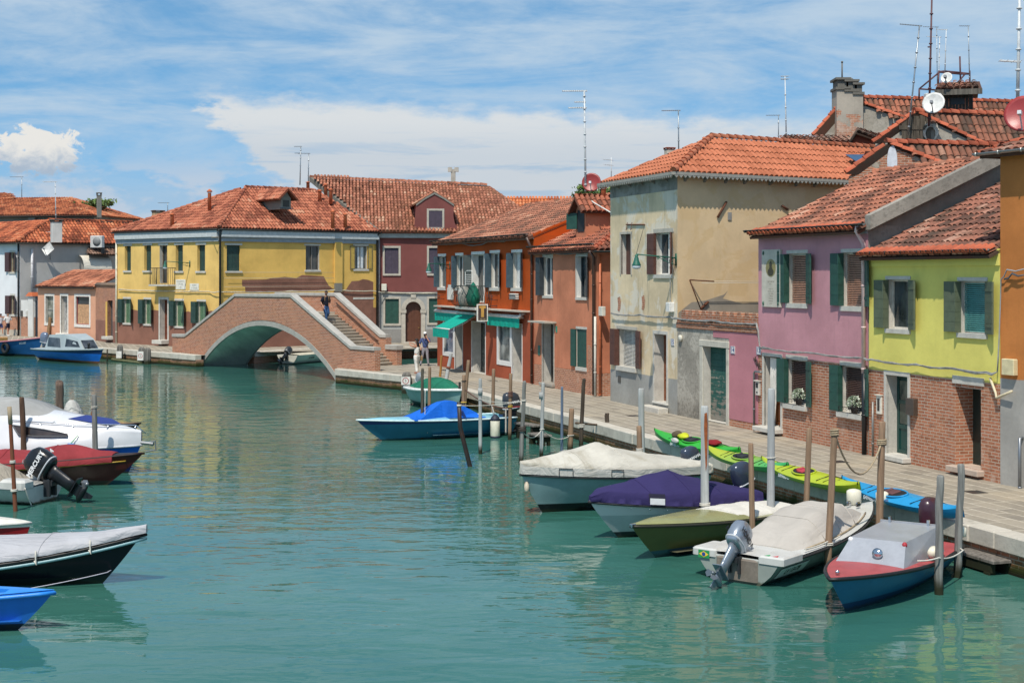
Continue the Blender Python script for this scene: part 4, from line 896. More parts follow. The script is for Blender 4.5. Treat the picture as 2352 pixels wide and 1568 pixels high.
# ---- beige house
A5, B5 = G((1402, 920), Q), A6
h5 = corner_house('beige_house', 'tall peeling beige house with bright orange hipped roof and zigzag eave', 'house', A5); W5 = Wall(A5, B5, h5)
C5 = Vector((B5.x+.85*8.3, B5.y+.53*8.3, Q)); W5s = Wall(B5, C5, h5)
ze = (Z(W5, P('4', 240, 470), -.3)+Z(W5, P('4', 760, 412), -.3))/2
window(W5, P('4', 313, 880), P('4', 390, 1186), d=.3, fr=BROWN(), mull=0, closed=(BROWN(), .2), surround=(plaster('#b8b1a4', '#7d7566', .1), .09), boards=1)
BRS = BROWN()
window(W5, P('4', 572, 870), P('4', 706, 1188), d=.26, fr=paint('#dedbd4', .4), sill=(LIME(), .12, .06, .05), lintel=(stone('#c3bdb0', .3), .14, .1, .015), sL=(BRS, .5, .08), sR=(BRS, .4, .55), fold=(BRS, .1), curtain=(canvas('#d8d8d4'), .55, .9, .02))
window(W5, P('T', 275, 280), P('T', 515, 800), d=.26, fr=paint('#d9d6ce', .5), sill=(LIME(), .16, .06, .1), lintel=(stone('#c3bdb0', .3), .12, .1, .03), sL=(BRS, .55, .12), sR=(BRS, .62, .18), fold=(BRS, .2), blind=(paint('#d5cfc4', .6), 0))
door(W5, P('T', 752, 345), P('T', 915, 1262), d=.38, mat=paint('#7a4a30', .4, .15), panels=3, surround=(LIME(), .1), step=(LIME(), .06, .06))
q = W5.pt(P('T', 640, 1300)); q2 = W5.pt(P('T', 950, 1400)); m = MB(); m.bbox(XX(W5, P('T', 690, 1290)), XX(W5, P('T', 945, 1340)), -.42, -.031, 0.0, .18, .02); obj('doorstep', m, stone('#d2ccc0', .2), h5, W5.M)
gz5 = Z(W5, P('T', 640, 885))
W5.build(plaster('#dac6a4', '#857a62', .12, .5, .35, 1.0, patches='#dad4c7', pamt=.7, bc='#9d9c97', bz=gz5, bamp=.06), ze, sides='L', depth=6)
band(W5, 'top_render', plaster('#8f8c84', '#55534e', .2, .5, .0, 2.0, patches='#a5a49e'), ze-.55, ze, .012)
W5s.build(plaster('#dcc098', '#958768', .07, .1, .0, 21.0, patches='#cfae7c', pamt=.4), ze, sides='', depth=6)
patch(W5s, [P('4', a, b) for a, b in ((750, 1480), (850, 1400), (960, 1385), (1100, 1340), (1130, 1310), (1090, 1370), (1240, 1410), (1364, 1400), (1364, 1560), (750, 1560))], plaster('#9c9284', '#6e6658', .1, .1, .0, 4.0), 'grey_patch')
MT5 = tilemat('#bd6f4c', '#a9603f', '#c67d58', .08, '#8a5238')
e0, e1, e2 = (W5.M @ Vector((-.35, -.35, ze))), None, (W5s.M @ Vector((W5s.L+.2, -.35, ze)))
nA, nB = -W5.M.col[1].to_3d(), -W5s.M.col[1].to_3d(); det = nA.x*nB.y-nA.y*nB.x; k_ = .36; dx_ = (k_*nB.y-k_*nA.y)/det; dy_ = (nA.x*k_-nB.x*k_)/det
e1 = Vector((B5.x+dx_, B5.y+dy_, Q+ze)); ap = AT((1634, 325), 51.3); ap2 = AT((2013, 334), 55.8); ap2.z = ap.z = (ap.z+ap2.z)/2
loc5 = lambda w: W5.I @ w
rf = slope([loc5(p) for p in (e0, e1, ap)], MT5, h5, W5.M, w=.235, ln=.4, rnd=.4, moss=0) if False else slope([loc5(p) for p in (e0, e1, ap)], MT5, h5, W5.M, w=.26, ln=.38, rnd=.45, tlo=.3, thi=.8, amp=.09)
slope([loc5(p) for p in (e1, e2, ap2, ap)], MT5, h5, W5.M, w=.235, ln=.4, rnd=.35, tlo=.3, thi=.8, amp=.09)
back_slope([loc5(p) for p in (e2, e0, ap, ap2)], MT5, h5, W5.M)
obj('ridge', ridge_mesh([loc5(e1)+Vector((0, 0, .05)), loc5(ap)+Vector((0, 0, .05))], .12), MT5, rf, W5.M); obj('ridge', ridge_mesh([loc5(ap)+Vector((0, 0, .04)), loc5(ap2)+Vector((0, 0, .04))], .12), MT5, rf, W5.M)
FR = stone('#a9a69d', .3, 5.0)
zigzag(W5.I @ e0+Vector((0, 0, -.08)), W5.I @ e1+Vector((0, 0, -.08)), FR, h5, W5.M, .1, .17); zigzag(W5s.I @ e1+Vector((0, 0, -.08)), W5s.I @ e2+Vector((0, 0, -.08)), FR, h5, W5s.M, .1, .19)
for W_, xs in ((W5, [XX(W5, P('4', a, 470)) for a in (300, 390, 480, 570, 670)]), (W5s, [XX(W5s, P('4', a, 450)) for a in (800, 950, 1110, 1255, 1450, 1650, 1790)])):
    for x_ in xs:
        m = MB(); m.prism([Vector((x_-.05, 0, ze-.02)), Vector((x_-.05, -.32, ze-.02)), Vector((x_-.05, -.32, ze-.09)), Vector((x_-.05, -.2, ze-.16)), Vector((x_-.05, -.08, ze-.2)), Vector((x_-.05, 0, ze-.27))], (.1, 0, 0)); obj('eave_bracket', m, stone('#8d8a84', .4), h5, W_.M)
RUST = metal('#5c3a2a', .8, .6, .2)
def bar2(W, nm, a, b, off=-.05, r=.03, mat=None): return W.bar(nm, mat or RUST, [W.pt(a, off), W.pt(b, off)], r, 6)
bar2(W5s, 'anchor_iron', P('4', 1120, 630), P('4', 1052, 750), -.05, .04); bar2(W5s, 'anchor_iron', P('4', 1545, 660), P('4', 1590, 690), -.05, .04)
x0, z1 = W5s.l(P('4', 1128, 710)); x1, z0 = W5s.l(P('4', 1155, 770)); W5s.box('wall_hatch', paint('#8d8a86', .6), x0, x1, -.03, -.001, z0, z1)
bk = W5s.pt(P('4', 838, 1228), -.02); W5s.bar('line_bracket', RUST, [bk, bk+Vector((.45, -.75, -.05))], .025, 6); lo = W5s.pt(P('4', 922, 1450), -.02); W5s.bar('line_bracket', RUST, [bk, lo], .018, 6); W5s.bar('line_bracket', RUST, [lo, W5s.pt(P('4', 980, 1395), -.04)], .045, 6)
for dz in (0, .06): W5s.bar('clothes_line', flat('#cfcabc'), [W5s.pt(P('4', 930, 1238+dz*200), -.3), W5s.pt(P('4', 1500, 1240+dz*200), -.3)], .008, 4)
q = W5.pt(P('4', 352, 805), -.03); q2 = W5.pt(P('4', 492, 805), -.03); W5.bar('iron_bar', RUST, [q, q2], .025, 6)
for fx in (.1, .35): W5.bar('iron_hook', RUST, [q.lerp(q2, fx)+Vector((0, -.02, .08)), q.lerp(q2, fx)+Vector((0, -.06, -.1)), q.lerp(q2, fx)+Vector((.05, -.1, -.2)), q.lerp(q2, fx)+Vector((.1, -.06, -.13))], .012, 5)
ft = W5.pt(P('4', 738, 1060)); ft.y = -.02; L_ = 1.46; tipx = XX(W5, P('4', 430, 1045), -L_); lamp(W5, ft, (tipx, -L_, ft.z+.12), 'green lamp on a scrolled arm in front of the brown shutters of the beige house', None, rod=(q2.x, -.03, q2.z))
q = W5.pt(P('T', 965, 0)); mb_ = MB(); q2 = W5.pt(P('T', 1040, 60)); mb_.bbox(q.x, q.x+.3, -.2, -.001, q2.z, q2.z+.32, .015); obj('junction_box', mb_, paint('#d6d5d0', .5), None, W5.M, 'white junction box at the beige house corner above the cables', 'junction box')
pipe(W5, 'conduit', paint('#d0cdc4', .5), [(q.x+.06, -.05, q2.z+.3), (q.x+.06, -.05, Z(W5, P('4', 708, 880)))], .022)
number(W5, P('T', 992, 458), '15', 'white and blue house number fifteen beside the beige house door', 0.0)
x0, z1 = W5.l(P('T', 275, 898)); W5.box('vent_grille', flat('#4c4a46'), x0, x0+.25, -.02, -.001, z1-.24, z1)
for cx_, cz_ in ((300, 1420), (485, 1410)): patch(W5, [P('4', cx_+a, cz_+b) for a, b in ((-15, -55), (5, -65), (12, -20), (8, 30), (-2, 55), (-14, 40), (-10, 0))], brick(.2), 'exposed_brick')
# ---- terracotta house
A4, B4 = G((1226.5, 882), Q), G((1371, 909.5), Q)
h4 = corner_house('terracotta_house', 'faded terracotta house with green shutters, dormer and a brown drainpipe', 'house', A4); W4 = Wall(A4, B4, h4)
ze = (Z(W4, P('3', 960, 600), -.05)+Z(W4, P('3', 1390, 590), -.05))/2; bz4 = Z(W4, P('V', 1140, 1280)); DK = paint('#343b40', .6, .12)
window(W4, P('V', 1186, 185), P('V', 1288, 582), d=.2, fr=WHITE(), sill=(LIME(), .1, .03, .03), lintel=(LIME(), .12, .02, .01), sL=(DK, .46, .25), fold=(DK, .2), pane=glass('#2a3036', .3, '#3c444b'))
window(W4, P('V', 1530, 180), P('V', 1640, 600), d=.26, fr=DK, sill=(LIME(), .1, .03, .05), lintel=(LIME(), .12, .04, .01), sR=(DK, .42, .45), liner=WHITE(), surround=(LIME(), .05))
window(W4, P('V', 1530, 916), P('V', 1632, 1318), d=.2, sill=(LIME(), .14, .05, .04), closed=(GREEN(), .03), lintel=(LIME(), .1, .05, .015), sL=(GREEN(), .42, .1), surround=None)
door(W4, P('V', 1186, 862), P('V', 1300, 1480), d=.4, mat=paint('#4a453f', .4), panels=2, surround=(stone('#c2bbaf', .5), .06), step=(stone('#a8a196', .3), .12, .15), glassy=(glass('#4a4a46', .2, '#6c6a62'), .3))
x0, z0 = W4.l(P('V', 1125, 845)); x1 = XX(W4, P('V', 1302, 850)); W4.box('door_canopy', stone('#bdb6a8', .3), x0+.3, x1+.25, -.55, .02, z0, z0+.07)
TC = plaster('#c47e60', '#875846', .13, .35, .25, 15.0, brickbase=True, bz=bz4, bamp=.02); W4.build(TC, ze, depth=5)
patch(W4, [P('V', a, b) for a, b in ((1645, 1080), (1690, 1100), (1697, 1200), (1712, 1230), (1722, 1568), (1650, 1568), (1655, 1360), (1640, 1340), (1645, 1250))], brick(.5), 'exposed_brick')
band(W4, 'eave_band', stone('#a8aca8', .3, 4.0), ze-.22, ze, .06)
W4s = Wall(B4, B4+W4.M.col[1].to_3d()*4, h4); band(W4s, 'eave_band', stone('#a8aca8', .3, 4.0), ze-.22, ze, .06); s4 = .44
L4 = 3.2; zr4 = ze+L4*s4; x1 = W4.L; p0, p1 = Vector((-.02, -.3, ze-.3*s4)), Vector((x1+.3, -.3, ze-.3*s4)); p2 = Vector((x1-L4+.35, L4, zr4)); p3 = Vector((0, L4, zr4)); p4 = Vector((x1+.3, 2*L4, ze-.1))
if p2.x < p3.x+.1: p2.x = p3.x+.1
rm4 = tilemat('#aa6146', '#85503e', '#c08a6c', .5); r4 = slope([p0, p1, p2, p3], rm4, h4, W4.M, w=.23); slope([p1, p4, p2], rm4, h4, W4.M, w=.25); back_slope([p4, Vector((0, 2*L4, ze-.1)), p3, p2], rm4, h4, W4.M)
obj('ridge', ridge_mesh([p1+Vector((0, 0, .03)), p2+Vector((0, 0, .03))]), RED, r4, W4.M); gutter(W4, P('3', 955, 575), P('3', 1390, 555), -.33, x0=0, x1=x1+.3); obj('gutter', gutter_mesh(p1+Vector((.03, 0, -.02)), p4+Vector((.03, 0, -.05))), GUT(), h4, W4.M)
BP = paint('#4a342b', .4); xp = W4.L-.08; pipe(W4, 'downpipe', BP, [(xp, -.3, ze-.15), (xp, -.1, ze-.4), (xp, -.1, .05)], .065); xq = W4.L+.12
pipe(W4, 'downpipe', paint('#b8653f', .5), [(xq, .08, ze-.3), (xq, .08, .05)], .045); xw = XX(W4, P('V', 1722, 1000), -.06); pipe(W4, 'downpipe', paint('#cfcbc0', .5), [(xw, -.07, Z(W4, P('V', 1722, 790))), (xw, -.07, .02)], .05)
q = W4.pt(P('V', 1800, 690)); mb_ = MB(); mb_.bbox(W4.L+.18, W4.L+.52, -.02, .14, q.z-.36, q.z, .015); obj('junction_box', mb_, paint('#d2cfc2', .5), None, W4.M, 'cream junction box in the gap between terracotta and beige houses', 'junction box')
for p, mt, w_, h_ in (((1150, 1135), paint('#2c6253', .5, .3), .26, .42), ((1327, 920), paint('#3a8a74', .4), .15, .26)): q = W4.pt(P('V', *p)); W4.box('wall_plate', mt, q.x-w_/2, q.x+w_/2, -.02, -.001, q.z-h_/2, q.z+h_/2)
# dormer
d4 = frame(W4.M @ Vector((W4.L*.52, .9, 0)), W4.M.col[0]); zb, zt_ = ze+.2, Z(W4, P('3', 1290, 300), .9); xl, xr_ = XX(W4, P('3', 1275, 400), .9), XX(W4, P('3', 1348, 400), .9); zp = Z(W4, P('3', 1295, 200), .9)
m = MB(); m.box(xl, xr_, .9, 4.4, zb, zt_); m.prism([Vector((xl, .9, zt_)), Vector((xr_, .9, zt_)), Vector(((xl+xr_)/2, .9, zp-.08))], (0, 3.4, 0)); dm = obj('dormer', m, plaster('#c47e60', '#94624c', .1, .15, .0, 15.0), h4, W4.M); xm = (xl+xr_)/2
for sg in (-1, 1):
    xe = xl-.25 if sg < 0 else xr_+.25; ps = [Vector((xe, .6, zt_-.12)), Vector((xe, 4.4, zt_-.12)), Vector((xm, 4.4, zp)), Vector((xm, .6, zp))]
    slope(ps if sg > 0 else [ps[1], ps[0], ps[3], ps[2]], rm4, dm, W4.M, 'dormer_roof', w=.23)
m = MB(); ww = (xr_-xl); m.box(xl+ww*.18, xr_-ww*.12, .88, .899, zb+.5, zt_-.02); obj('dormer_window', m, flat('#23272a'), dm, W4.M)
sh = leaf(.55, zt_-zb-.75, 1); Ms = T((xl+ww*.16, .87, zb+.62)) @ RZ(PI+.5); sh.v = [tuple(Ms @ Vector(v)) for v in sh.v]; obj('shutter', sh, GREEN(), dm, W4.M)
# ---- orange-red shop house
A3, B3 = G((1004.5, 839.5), Q), A4
h3 = corner_house('shop_house', 'deep orange red shop house with slate shutters and teal awnings', 'house', A3); W3 = Wall(A3, B3, h3)
ze = (Z(W3, P('3', 200, 540), -.05)+Z(W3, P('3', 945, 500), -.05))/2; L3 = 5.0; zr3 = (Z(W3, P('3', 887, 275), L3)+Z(W3, P('3', 1255, 222), L3))/2
SL = paint('#3f525c', .6, .12); zs = (Z(W3, P('V', 60, 684))+Z(W3, P('V', 1015, 735)))/2-.02
si = dict(fr=WHITE(), sill=(LIME(), .14, .04, .07), lintel=(paint('#d9d6cf', .6), .13, .05, .02), pane=glass('#262c30', .1, '#3f474c'))
window(W3, P('V', 120, 178), P('V', 196, 495), d=.22, sL=(SL, .5, .1), sR=(SL, .1, .4), fold=(SL, .22), **si)
window(W3, P('V', 298, 170), P('V', 372, 500), d=.22, sL=(SL, .46, .1), fold=(SL, .22), **si)
window(W3, P('V', 462, 160), P('V', 590, 650), d=.34, fr=WHITE(), lintel=(paint('#d9d6cf', .6), .14, .05, .02), liner=WHITE(), sL=(paint('#4a4f4a', .6), .86, .12), pane=glass('#23282a', .1, '#3d4446'), surround=(paint('#d9d6cf', .6), .05))
window(W3, P('V', 650, 145), P('V', 746, 500), d=.22, sL=(SL, .52, .1), sR=(SL, .45, .4), fold=(SL, .28), **si)
window(W3, P('V', 872, 140), P('V', 973, 502), d=.22, sL=(SL, .5, .1), sR=(SL, .4, .5), fold=(SL, .26), curtain=(canvas('#dddcd8'), .1, .8, .02), **si)
SW = paint('#dcdad6', .5, .04); SG = glass('#42484a', .05, '#7d8284')
window(W3, P('V', 180, 802), P('V', 273, 1163), d=.12, fr=paint('#8d9092', .4), fw=.03, mull=0, surround=(SW, .2), sill=(SW, .2, .2, .026), pane=glass('#6d7480', .05, '#8f96a2'), name='shop_window')
door(W3, P('V', 290, 850), P('V', 369, 1338), d=.5, mat=flat('#23262a', .4), panels=1, surround=(SW, .03), glassy=(SG, .05))
door(W3, P('V', 462, 842), P('V', 602, 1385), d=.5, mat=flat('#2a2a28', .4), panels=1, leaves=1, surround=(SW, .03), glassy=(glass('#3a3d3c', .08, '#5f6462'), .05))
window(W3, P('V', 735, 855), P('V', 853, 1255), d=.12, fr=paint('#6d7072', .4), fw=.03, mull=0, surround=(SW, .2), sill=(SW, .2, .2, .026), pane=glass('#565c5c', .06, '#9a9e9a'), name='shop_window')
door(W3, P('V', 872, 862), P('V', 976, 1455), d=.5, mat=flat('#2a2c2e', .4), panels=1, surround=(SW, .03), step=(stone('#b9b2a6'), .06, .1), glassy=(SG, .08))
W3.build(plaster('#b04d1c', '#74391f', .1, .25, .25, 2.0, bc='#a2533a', bz=zs, bamp=.0), ze, depth=10)
gable_walls(W3, ze, L3, zr3, plaster('#bd4e18', '#8d3d18', .05, .05, .0, 2.0), 'R')
m = MB(); m.prism([Vector((W3.L-.22, -.05, ze-.1)), Vector((W3.L-.22, L3, zr3-.1)), Vector((W3.L-.22, L3, zr3+.06)), Vector((W3.L-.22, -.05, ze+.06))], (.24, 0, 0)); obj('verge_wall', m, plaster('#bd4e18', '#8d3d18', .05, .05, .0, 2.0), h3, W3.M)
rm3 = tilemat('#ad6d52', '#875845', '#c39578', .6, '#5b5347'); roof_front(W3, ze, L3, zr3, rm3, ov=.02, w=.24)
band(W3, 'eave_band', stone('#aeb0ac', .3, 4.0), ze-.16, ze, .06); gutter(W3, P('3', 190, 535), P('3', 955, 485), x0=-.1, x1=W3.L+.05, dz=.03)
pipe(W3, 'downpipe', paint('#4a342b', .4), [(W3.L-.03, -.34, ze-.1), (W3.L-.03, -.1, ze-.6), (W3.L-.03, -.1, .05)], .06)
xa, xb = XX(W3, P('V', 90, 690), -.3), XX(W3, P('V', 1000, 740), -.3); W3.box('stone_shelf', stone('#d2c4b4', .2), xa+.05, W3.L-.45, -.42, .0, zs, zs+.07)
TEAL = canvas('#0a9a86', .06, .8, fold=.15, k=1.0); CASE = paint('#cfcfcb', .4)
def awning(x0, x1, z, out, drop, val, lab):
    t = thing('awning', lab, 'awning', W3.M @ T((x0, 0, z))); m = MB(); m.smooth = True; m.loft([[Vector((x, -.02-.13*(1-math.cos(a)), z+.1*math.sin(a)-.02)) for a in [PI*k/6 for k in range(7)]]+[Vector((x, -.2, z-.06)), Vector((x, -.02, z-.08))] for x in (x0, x1)], True, True); obj('housing', m, CASE, t, W3.M)
    y1, z1 = -.18-out, z-drop; m = MB(); m.smooth = True; n = 10; xs = [x0+.04+(x1-x0-.08)*i/n for i in range(n+1)]
    if out > .1:
        m.loft([[Vector((x, -.12, z-.02)) for x in xs], [Vector((x, (y1-.12)/2, (z-.02+z1)/2-.03)) for x in xs], [Vector((x, y1, z1)) for x in xs]], False, False); obj('canopy', m, TEAL, t, W3.M)
        for x in (x0+.2, x1-.2): W3.bar('arm', CASE, [(x, -.1, z-.1), (x+.1, (y1-.1)/2, (z+z1)/2-.12), (x, y1, z1-.03)], .02, 6, parent=t)
    m = MB(); m.smooth = True; m.tube([(x0, y1, z1), (x1, y1, z1)], .035, 8); obj('front_bar', m, CASE, t, W3.M)
    m = MB(); nn = 26; r0, r1 = [], []
    for i in range(nn+1):
        x = x0+.04+(x1-x0-.08)*i/nn; r0.append(Vector((x, y1-.03, z1-.02))); r1.append(Vector((x, y1-.03-.015*math.sin(i*1.7), z1-val-.02*abs(math.sin(i*.6)))))
    m.loft([r0, r1], False, False); obj('valance', m, TEAL, t, W3.M); return t
zA = zs-.22; xA = lambda px, py, off=-.2: XX(W3, P('V', px, py), off)
awning(xA(85, 720), xA(318, 740), zA, .02, .06, .42, 'rolled teal awning with grey housing at the left end of the shop')
awning(xA(345, 760, -.1), xA(520, 790, -.1), zA-.02, 1.35, .72, .42, 'open sloping teal awning in the middle of the shop front')
awning(xA(620, 760), xA(955, 800), zA, .02, .06, .42, 'rolled teal awning with pale curved housing right of the hanging sign')
# hanging sign with a T
s0 = W3.M @ Vector((XX(W3, P('V', 615, 740), 0), -.05, 0)); sx_ = XX(W3, P('V', 622, 740), -.47); zc_ = Z(W3, P('V', 575, 748), -.45); SM = frame(W3.M @ Vector((sx_, -.02, 0)), -W3.M.col[1].to_3d()); SM = frame(W3.M @ Vector((sx_, -1.0, 0)), W3.M.col[1].to_3d())
hs = .80; ws = .53; m = MB(); m.box(0, ws, -.035, .035, zc_-hs/2, zc_+hs/2); sg = obj('hanging_sign', m, paint('#e2ded4', .5), None, SM, 'white framed hanging sign with a gold letter T on the orange shop', 'sign')
m = MB(); m.box(.05, ws-.05, -.039, -.0355, zc_-hs/2+.05, zc_+hs/2-.05); obj('panel', m, paint('#4a3b38', .5, .2, 3.0), sg, SM)
m = MB(); m.box(.11, ws-.11, -.043, -.0395, zc_+.2, zc_+.32); m.box(ws/2-.07, ws/2+.07, -.043, -.0395, zc_-.2, zc_+.2); obj('letter', m, paint('#c79b52', .4), sg, SM)
text('lettering', 'VETRI', .11, SM @ T((ws/2, -.04, zc_-.3)) @ FACE, paint('#b9a37c', .5), sg, .001); m = MB(); m.box(ws, 1.0, -.015, .015, zc_+.3, zc_+.33); obj('sign_bracket', m, flat('#333333'), sg, SM)
# bulging iron balcony
bx0, bx1 = XX(W3, P('V', 440, 700), 0), XX(W3, P('V', 645, 730), 0); zb_ = zs+.1; zt2 = Z(W3, P('V', 480, 480), -.5); t = thing('balcony', 'bulging wrought iron balcony over the open teal awning', 'balcony', W3.M @ T((bx0, 0, zb_)))
m = MB(); m.bbox(bx0-.05, bx1+.05, -.75, 0, zb_-.12, zb_, .02); obj('slab', m, stone('#cfc9be', .2), t, W3.M)
IR = flat('#24312e', .5); hb = zt2-zb_; profb = [(0, 0), (.16, .12), (.26, .3), (.24, .5), (.12, .72), (.04, .9), (.06, 1.0)]
def rod(x, y, ox, oy): return [Vector((x+ox*o, y+oy*o, zb_+hb*f)) for o, f in profb]
bars = [(rod(bx0+(bx1-bx0)*i/15, -.72, 0, -1)) for i in range(16)]+[rod(bx0, -.72*i/6, -1, 0) for i in range(6)]+[rod(bx1, -.72*i/6, 1, 0) for i in range(6)]
for pts in bars: b = MB(); b.smooth = True; b.tube(pts, .014, 5); obj('baluster', b, IR, t, W3.M)
m = MB(); m.smooth = True; yy = -.72-.06; m.tube([(bx0-.06, 0, zt2), (bx0-.06, yy, zt2), (bx1+.06, yy, zt2), (bx1+.06, 0, zt2)], .022, 6); m.tube([(bx0, 0, zb_+.03), (bx0, -.72, zb_+.03), (bx1, -.72, zb_+.03), (bx1, 0, zb_+.03)], .018, 6); obj('rail', m, IR, t, W3.M)
# parasol, drying rack and cover on the balcony
c = W3.M @ Vector((bx0+(bx1-bx0)*.72, -.55, zb_)); m = MB(); m.smooth = True; rings = []
for z, r in ((.02, .05), (.1, .2), (.5, .3), (.85, .2), (1.15, .05), (1.2, .02)): rings.append([c+Vector((r*(1+.3*(k % 2))*math.cos(2*PI*k/16), r*(1+.3*(k % 2))*math.sin(2*PI*k/16), z)) for k in range(16)])
m.loft(rings); obj('folded_parasol', m, canvas('#1c6b57', .15), None, Matrix(), 'folded green parasol on the iron balcony', 'parasol')
c = W3.M @ Vector((bx0+(bx1-bx0)*.3, -.4, zb_)); RM = T(c) @ frame((0, 0, 0), W3.M.col[0]); m = MB()
for z in [1.0+.09*i for i in range(7)]: m.tube([(-.35, 0, z), (.35, .1, z+.02)], .01, 4)
m.tube([(-.4, 0, 0), (-.37, 0, 1.7), (-.2, .02, 1.75), (.25, .08, 1.75), (.4, .1, 1.7), (.42, .1, 0)], .016, 5); obj('drying_rack', m, paint('#e0e0dc', .4), None, RM, 'white metal drying rack standing on the iron balcony', 'drying rack')
c = W3.M @ Vector((bx0+(bx1-bx0)*.3, -.6, zb_)); m = MB(); m.smooth = True; m.ellipsoid(c+Vector((0, 0, .5)), (.32, .3, .55), 12, 8); obj('covered_bundle', m, canvas('#a9a69e', .15), None, Matrix(), 'grey cloth bundle behind the balcony bars', 'bundle')
# boards and holders under the windows
x0, z1 = W3.l(P('V', 214, 466), -.02); x1, z0 = W3.l(P('V', 274, 620), -.02); m = MB(); m.box(x0+.1, x1-.05, -.04, -.015, z0+.35, z1); m.box(x0, x1, -.05, -.02, z0, z0+.6); obj('notice_board', m, paint('#d6cfc4', .6), None, W3.M, 'pale stepped notice board beside the iron balcony', 'notice board')
def holder(px, py, planter, lab):
    q = W3.pt(P('V', px, py), -.02); t = thing('flower_box_holder', lab, 'window box', W3.M @ T(q)); m = MB(); m.smooth = True
    for z in (0, -.2): m.tube([(q.x-.42, 0, q.z+z), (q.x-.42, -.24, q.z+z), (q.x+.42, -.24, q.z+z), (q.x+.42, 0, q.z+z)], .012, 5)
    for i in range(9): xx = q.x-.4+.1*i; m.tube([(xx, -.24, q.z-.2), (xx+.03, -.25, q.z-.1), (xx, -.24, q.z)], .008, 4)
    obj('rack', m, flat('#332a27'), t, W3.M)
    if planter: b = MB(); b.bbox(q.x-.36, q.x+.36, -.22, -.03, q.z-.19, q.z+.06, .02); obj('planter', b, paint('#d0cdc6', .6), t, W3.M)
holder(150, 570, 0, 'empty iron flower box holder below the leftmost shop house window'); holder(690, 575, 0, 'empty iron flower box holder just right of the iron balcony'); holder(915, 570, 1, 'iron holder with a white planter below the rightmost shop house window')
ft = W3.pt(P('V', 242, 262)); ft.y = -.02; Lr = 1.5; tx = XX(W3, P('V', 22, 262), -Lr); lamp(W3, ft, (tx, -Lr, ft.z+.05), 'green lamp on a scrolled arm at the left corner of the orange red shop house', None)
x0, z1 = W3.l(P('V', 960, 760), -.1); mb_ = MB(); mb_.smooth = True; mb_.lathe([(.05, -.16), (.06, -.1), (.06, .12), (.02, .14)], 10, T((x0+.35, -.28, z1-.12)) @ RY(1.2)); mb_.box(x0+.3, x0+.4, -.28, 0, z1-.05, z1); obj('security_lamp', mb_, paint('#d5d3ce', .4), None, W3.M, 'small pale spotlight at the right end of the shop awnings', 'spotlight')
# ---------------------------------------------------------------- yellow corner house across the bridge
A1, C1, B1 = Vector((-27.6, 99.5, Q)), Vector((-18.85, 91.8, Q)), Vector((-9.44, 99.5, Q))
h1 = corner_house('yellow_corner_house', 'large ochre yellow corner house behind the bridge with hipped tile roof', 'house', A1); W1 = Wall(A1, C1, h1); W1b = Wall(C1, B1, h1)
ze1 = AT((505, 524), 91.8).z-Q; GRD = paint('#27403a', .6, .2, 5.0, 0.0, .05, .2); bzA = Z(W1, P('1', 1150, 1066))
st1 = dict(rev=False, fr=GRD, mull=0, fw=.03, sill=(LIME(), .12, .12, .08), lintel=(LIME(), .14, .14, .03))
for tl, br in (((955, 577), (1002, 765)), ((1104, 573), (1157, 765)), ((1345, 570), (1400, 768)), ((1510, 568), (1570, 768))): window(W1, P('1', *tl), P('1', *br), d=.3, closed=(GRD, .2), boards=1, **st1)
window(W1, P('1', 1222, 572), P('1', 1280, 862), d=.3, fr=paint('#6f6150', .5), mull=1, lintel=(LIME(), .14, .14, .03), pane=glass('#3a3c38'))
for tl, br in (((945, 980), (1002, 1166)), ((1103, 984), (1157, 1174)), ((1340, 994), (1406, 1192)), ((1510, 1000), (1575, 1170))):
    window(W1, P('1', *tl), P('1', *br), d=.25, fr=paint('#cfc8b4', .5), mull=1, sill=(LIME(), .12, .06, .06), lintel=(LIME(), .13, .04, .02), sL=(GRD, .5, .25), sR=(GRD, .5, .6), fold=(GRD, .2), blind=(paint('#6c9070', .6), .0), pane=glass('#33423a'))
door(W1, P('1', 1226, 986), P('1', 1284, 1296), d=.4, mat=paint('#6a3a28', .5, .15), surround=(LIME(), .14), step=(LIME(), .25, .6))
W1.build(plaster('#e0bb70', '#a08a58', .09, .25, .0, 3.0, bc='#8a6253', bz=bzA, bamp=.35, bfreq=.25), ze1, depth=3, sides='')
x0, z0 = W1.l(P('1', 1155, 870), -.5); x1, _ = W1.l(P('1', 1300, 870), -.5); zt_ = Z(W1, P('1', 1230, 745), -.5); t = thing('balcony', 'small black railed balcony on the left front of the yellow corner house', 'balcony', W1.M @ T((x0, 0, z0)))
m = MB(); m.bbox(x0, x1, -.7, 0, z0-.12, z0, .02); obj('slab', m, stone('#c9c4b8', .3), t, W1.M); ik = flat('#2d2a28')
for i in range(13): W1.bar('baluster', ik, [(x0+.05+(x1-x0-.1)*i/12, -.66, z0), (x0+.05+(x1-x0-.1)*i/12, -.66, zt_)], .014, 5, parent=t)
for xx in (x0+.05, x1-.05):
    for i in range(4): W1.bar('baluster', ik, [(xx, -.1-.16*i, z0), (xx, -.1-.16*i, zt_)], .014, 5, parent=t)
W1.bar('rail', ik, [(x0+.05, 0, zt_), (x0+.05, -.66, zt_), (x1-.05, -.66, zt_), (x1-.05, 0, zt_)], .025, 6, parent=t)
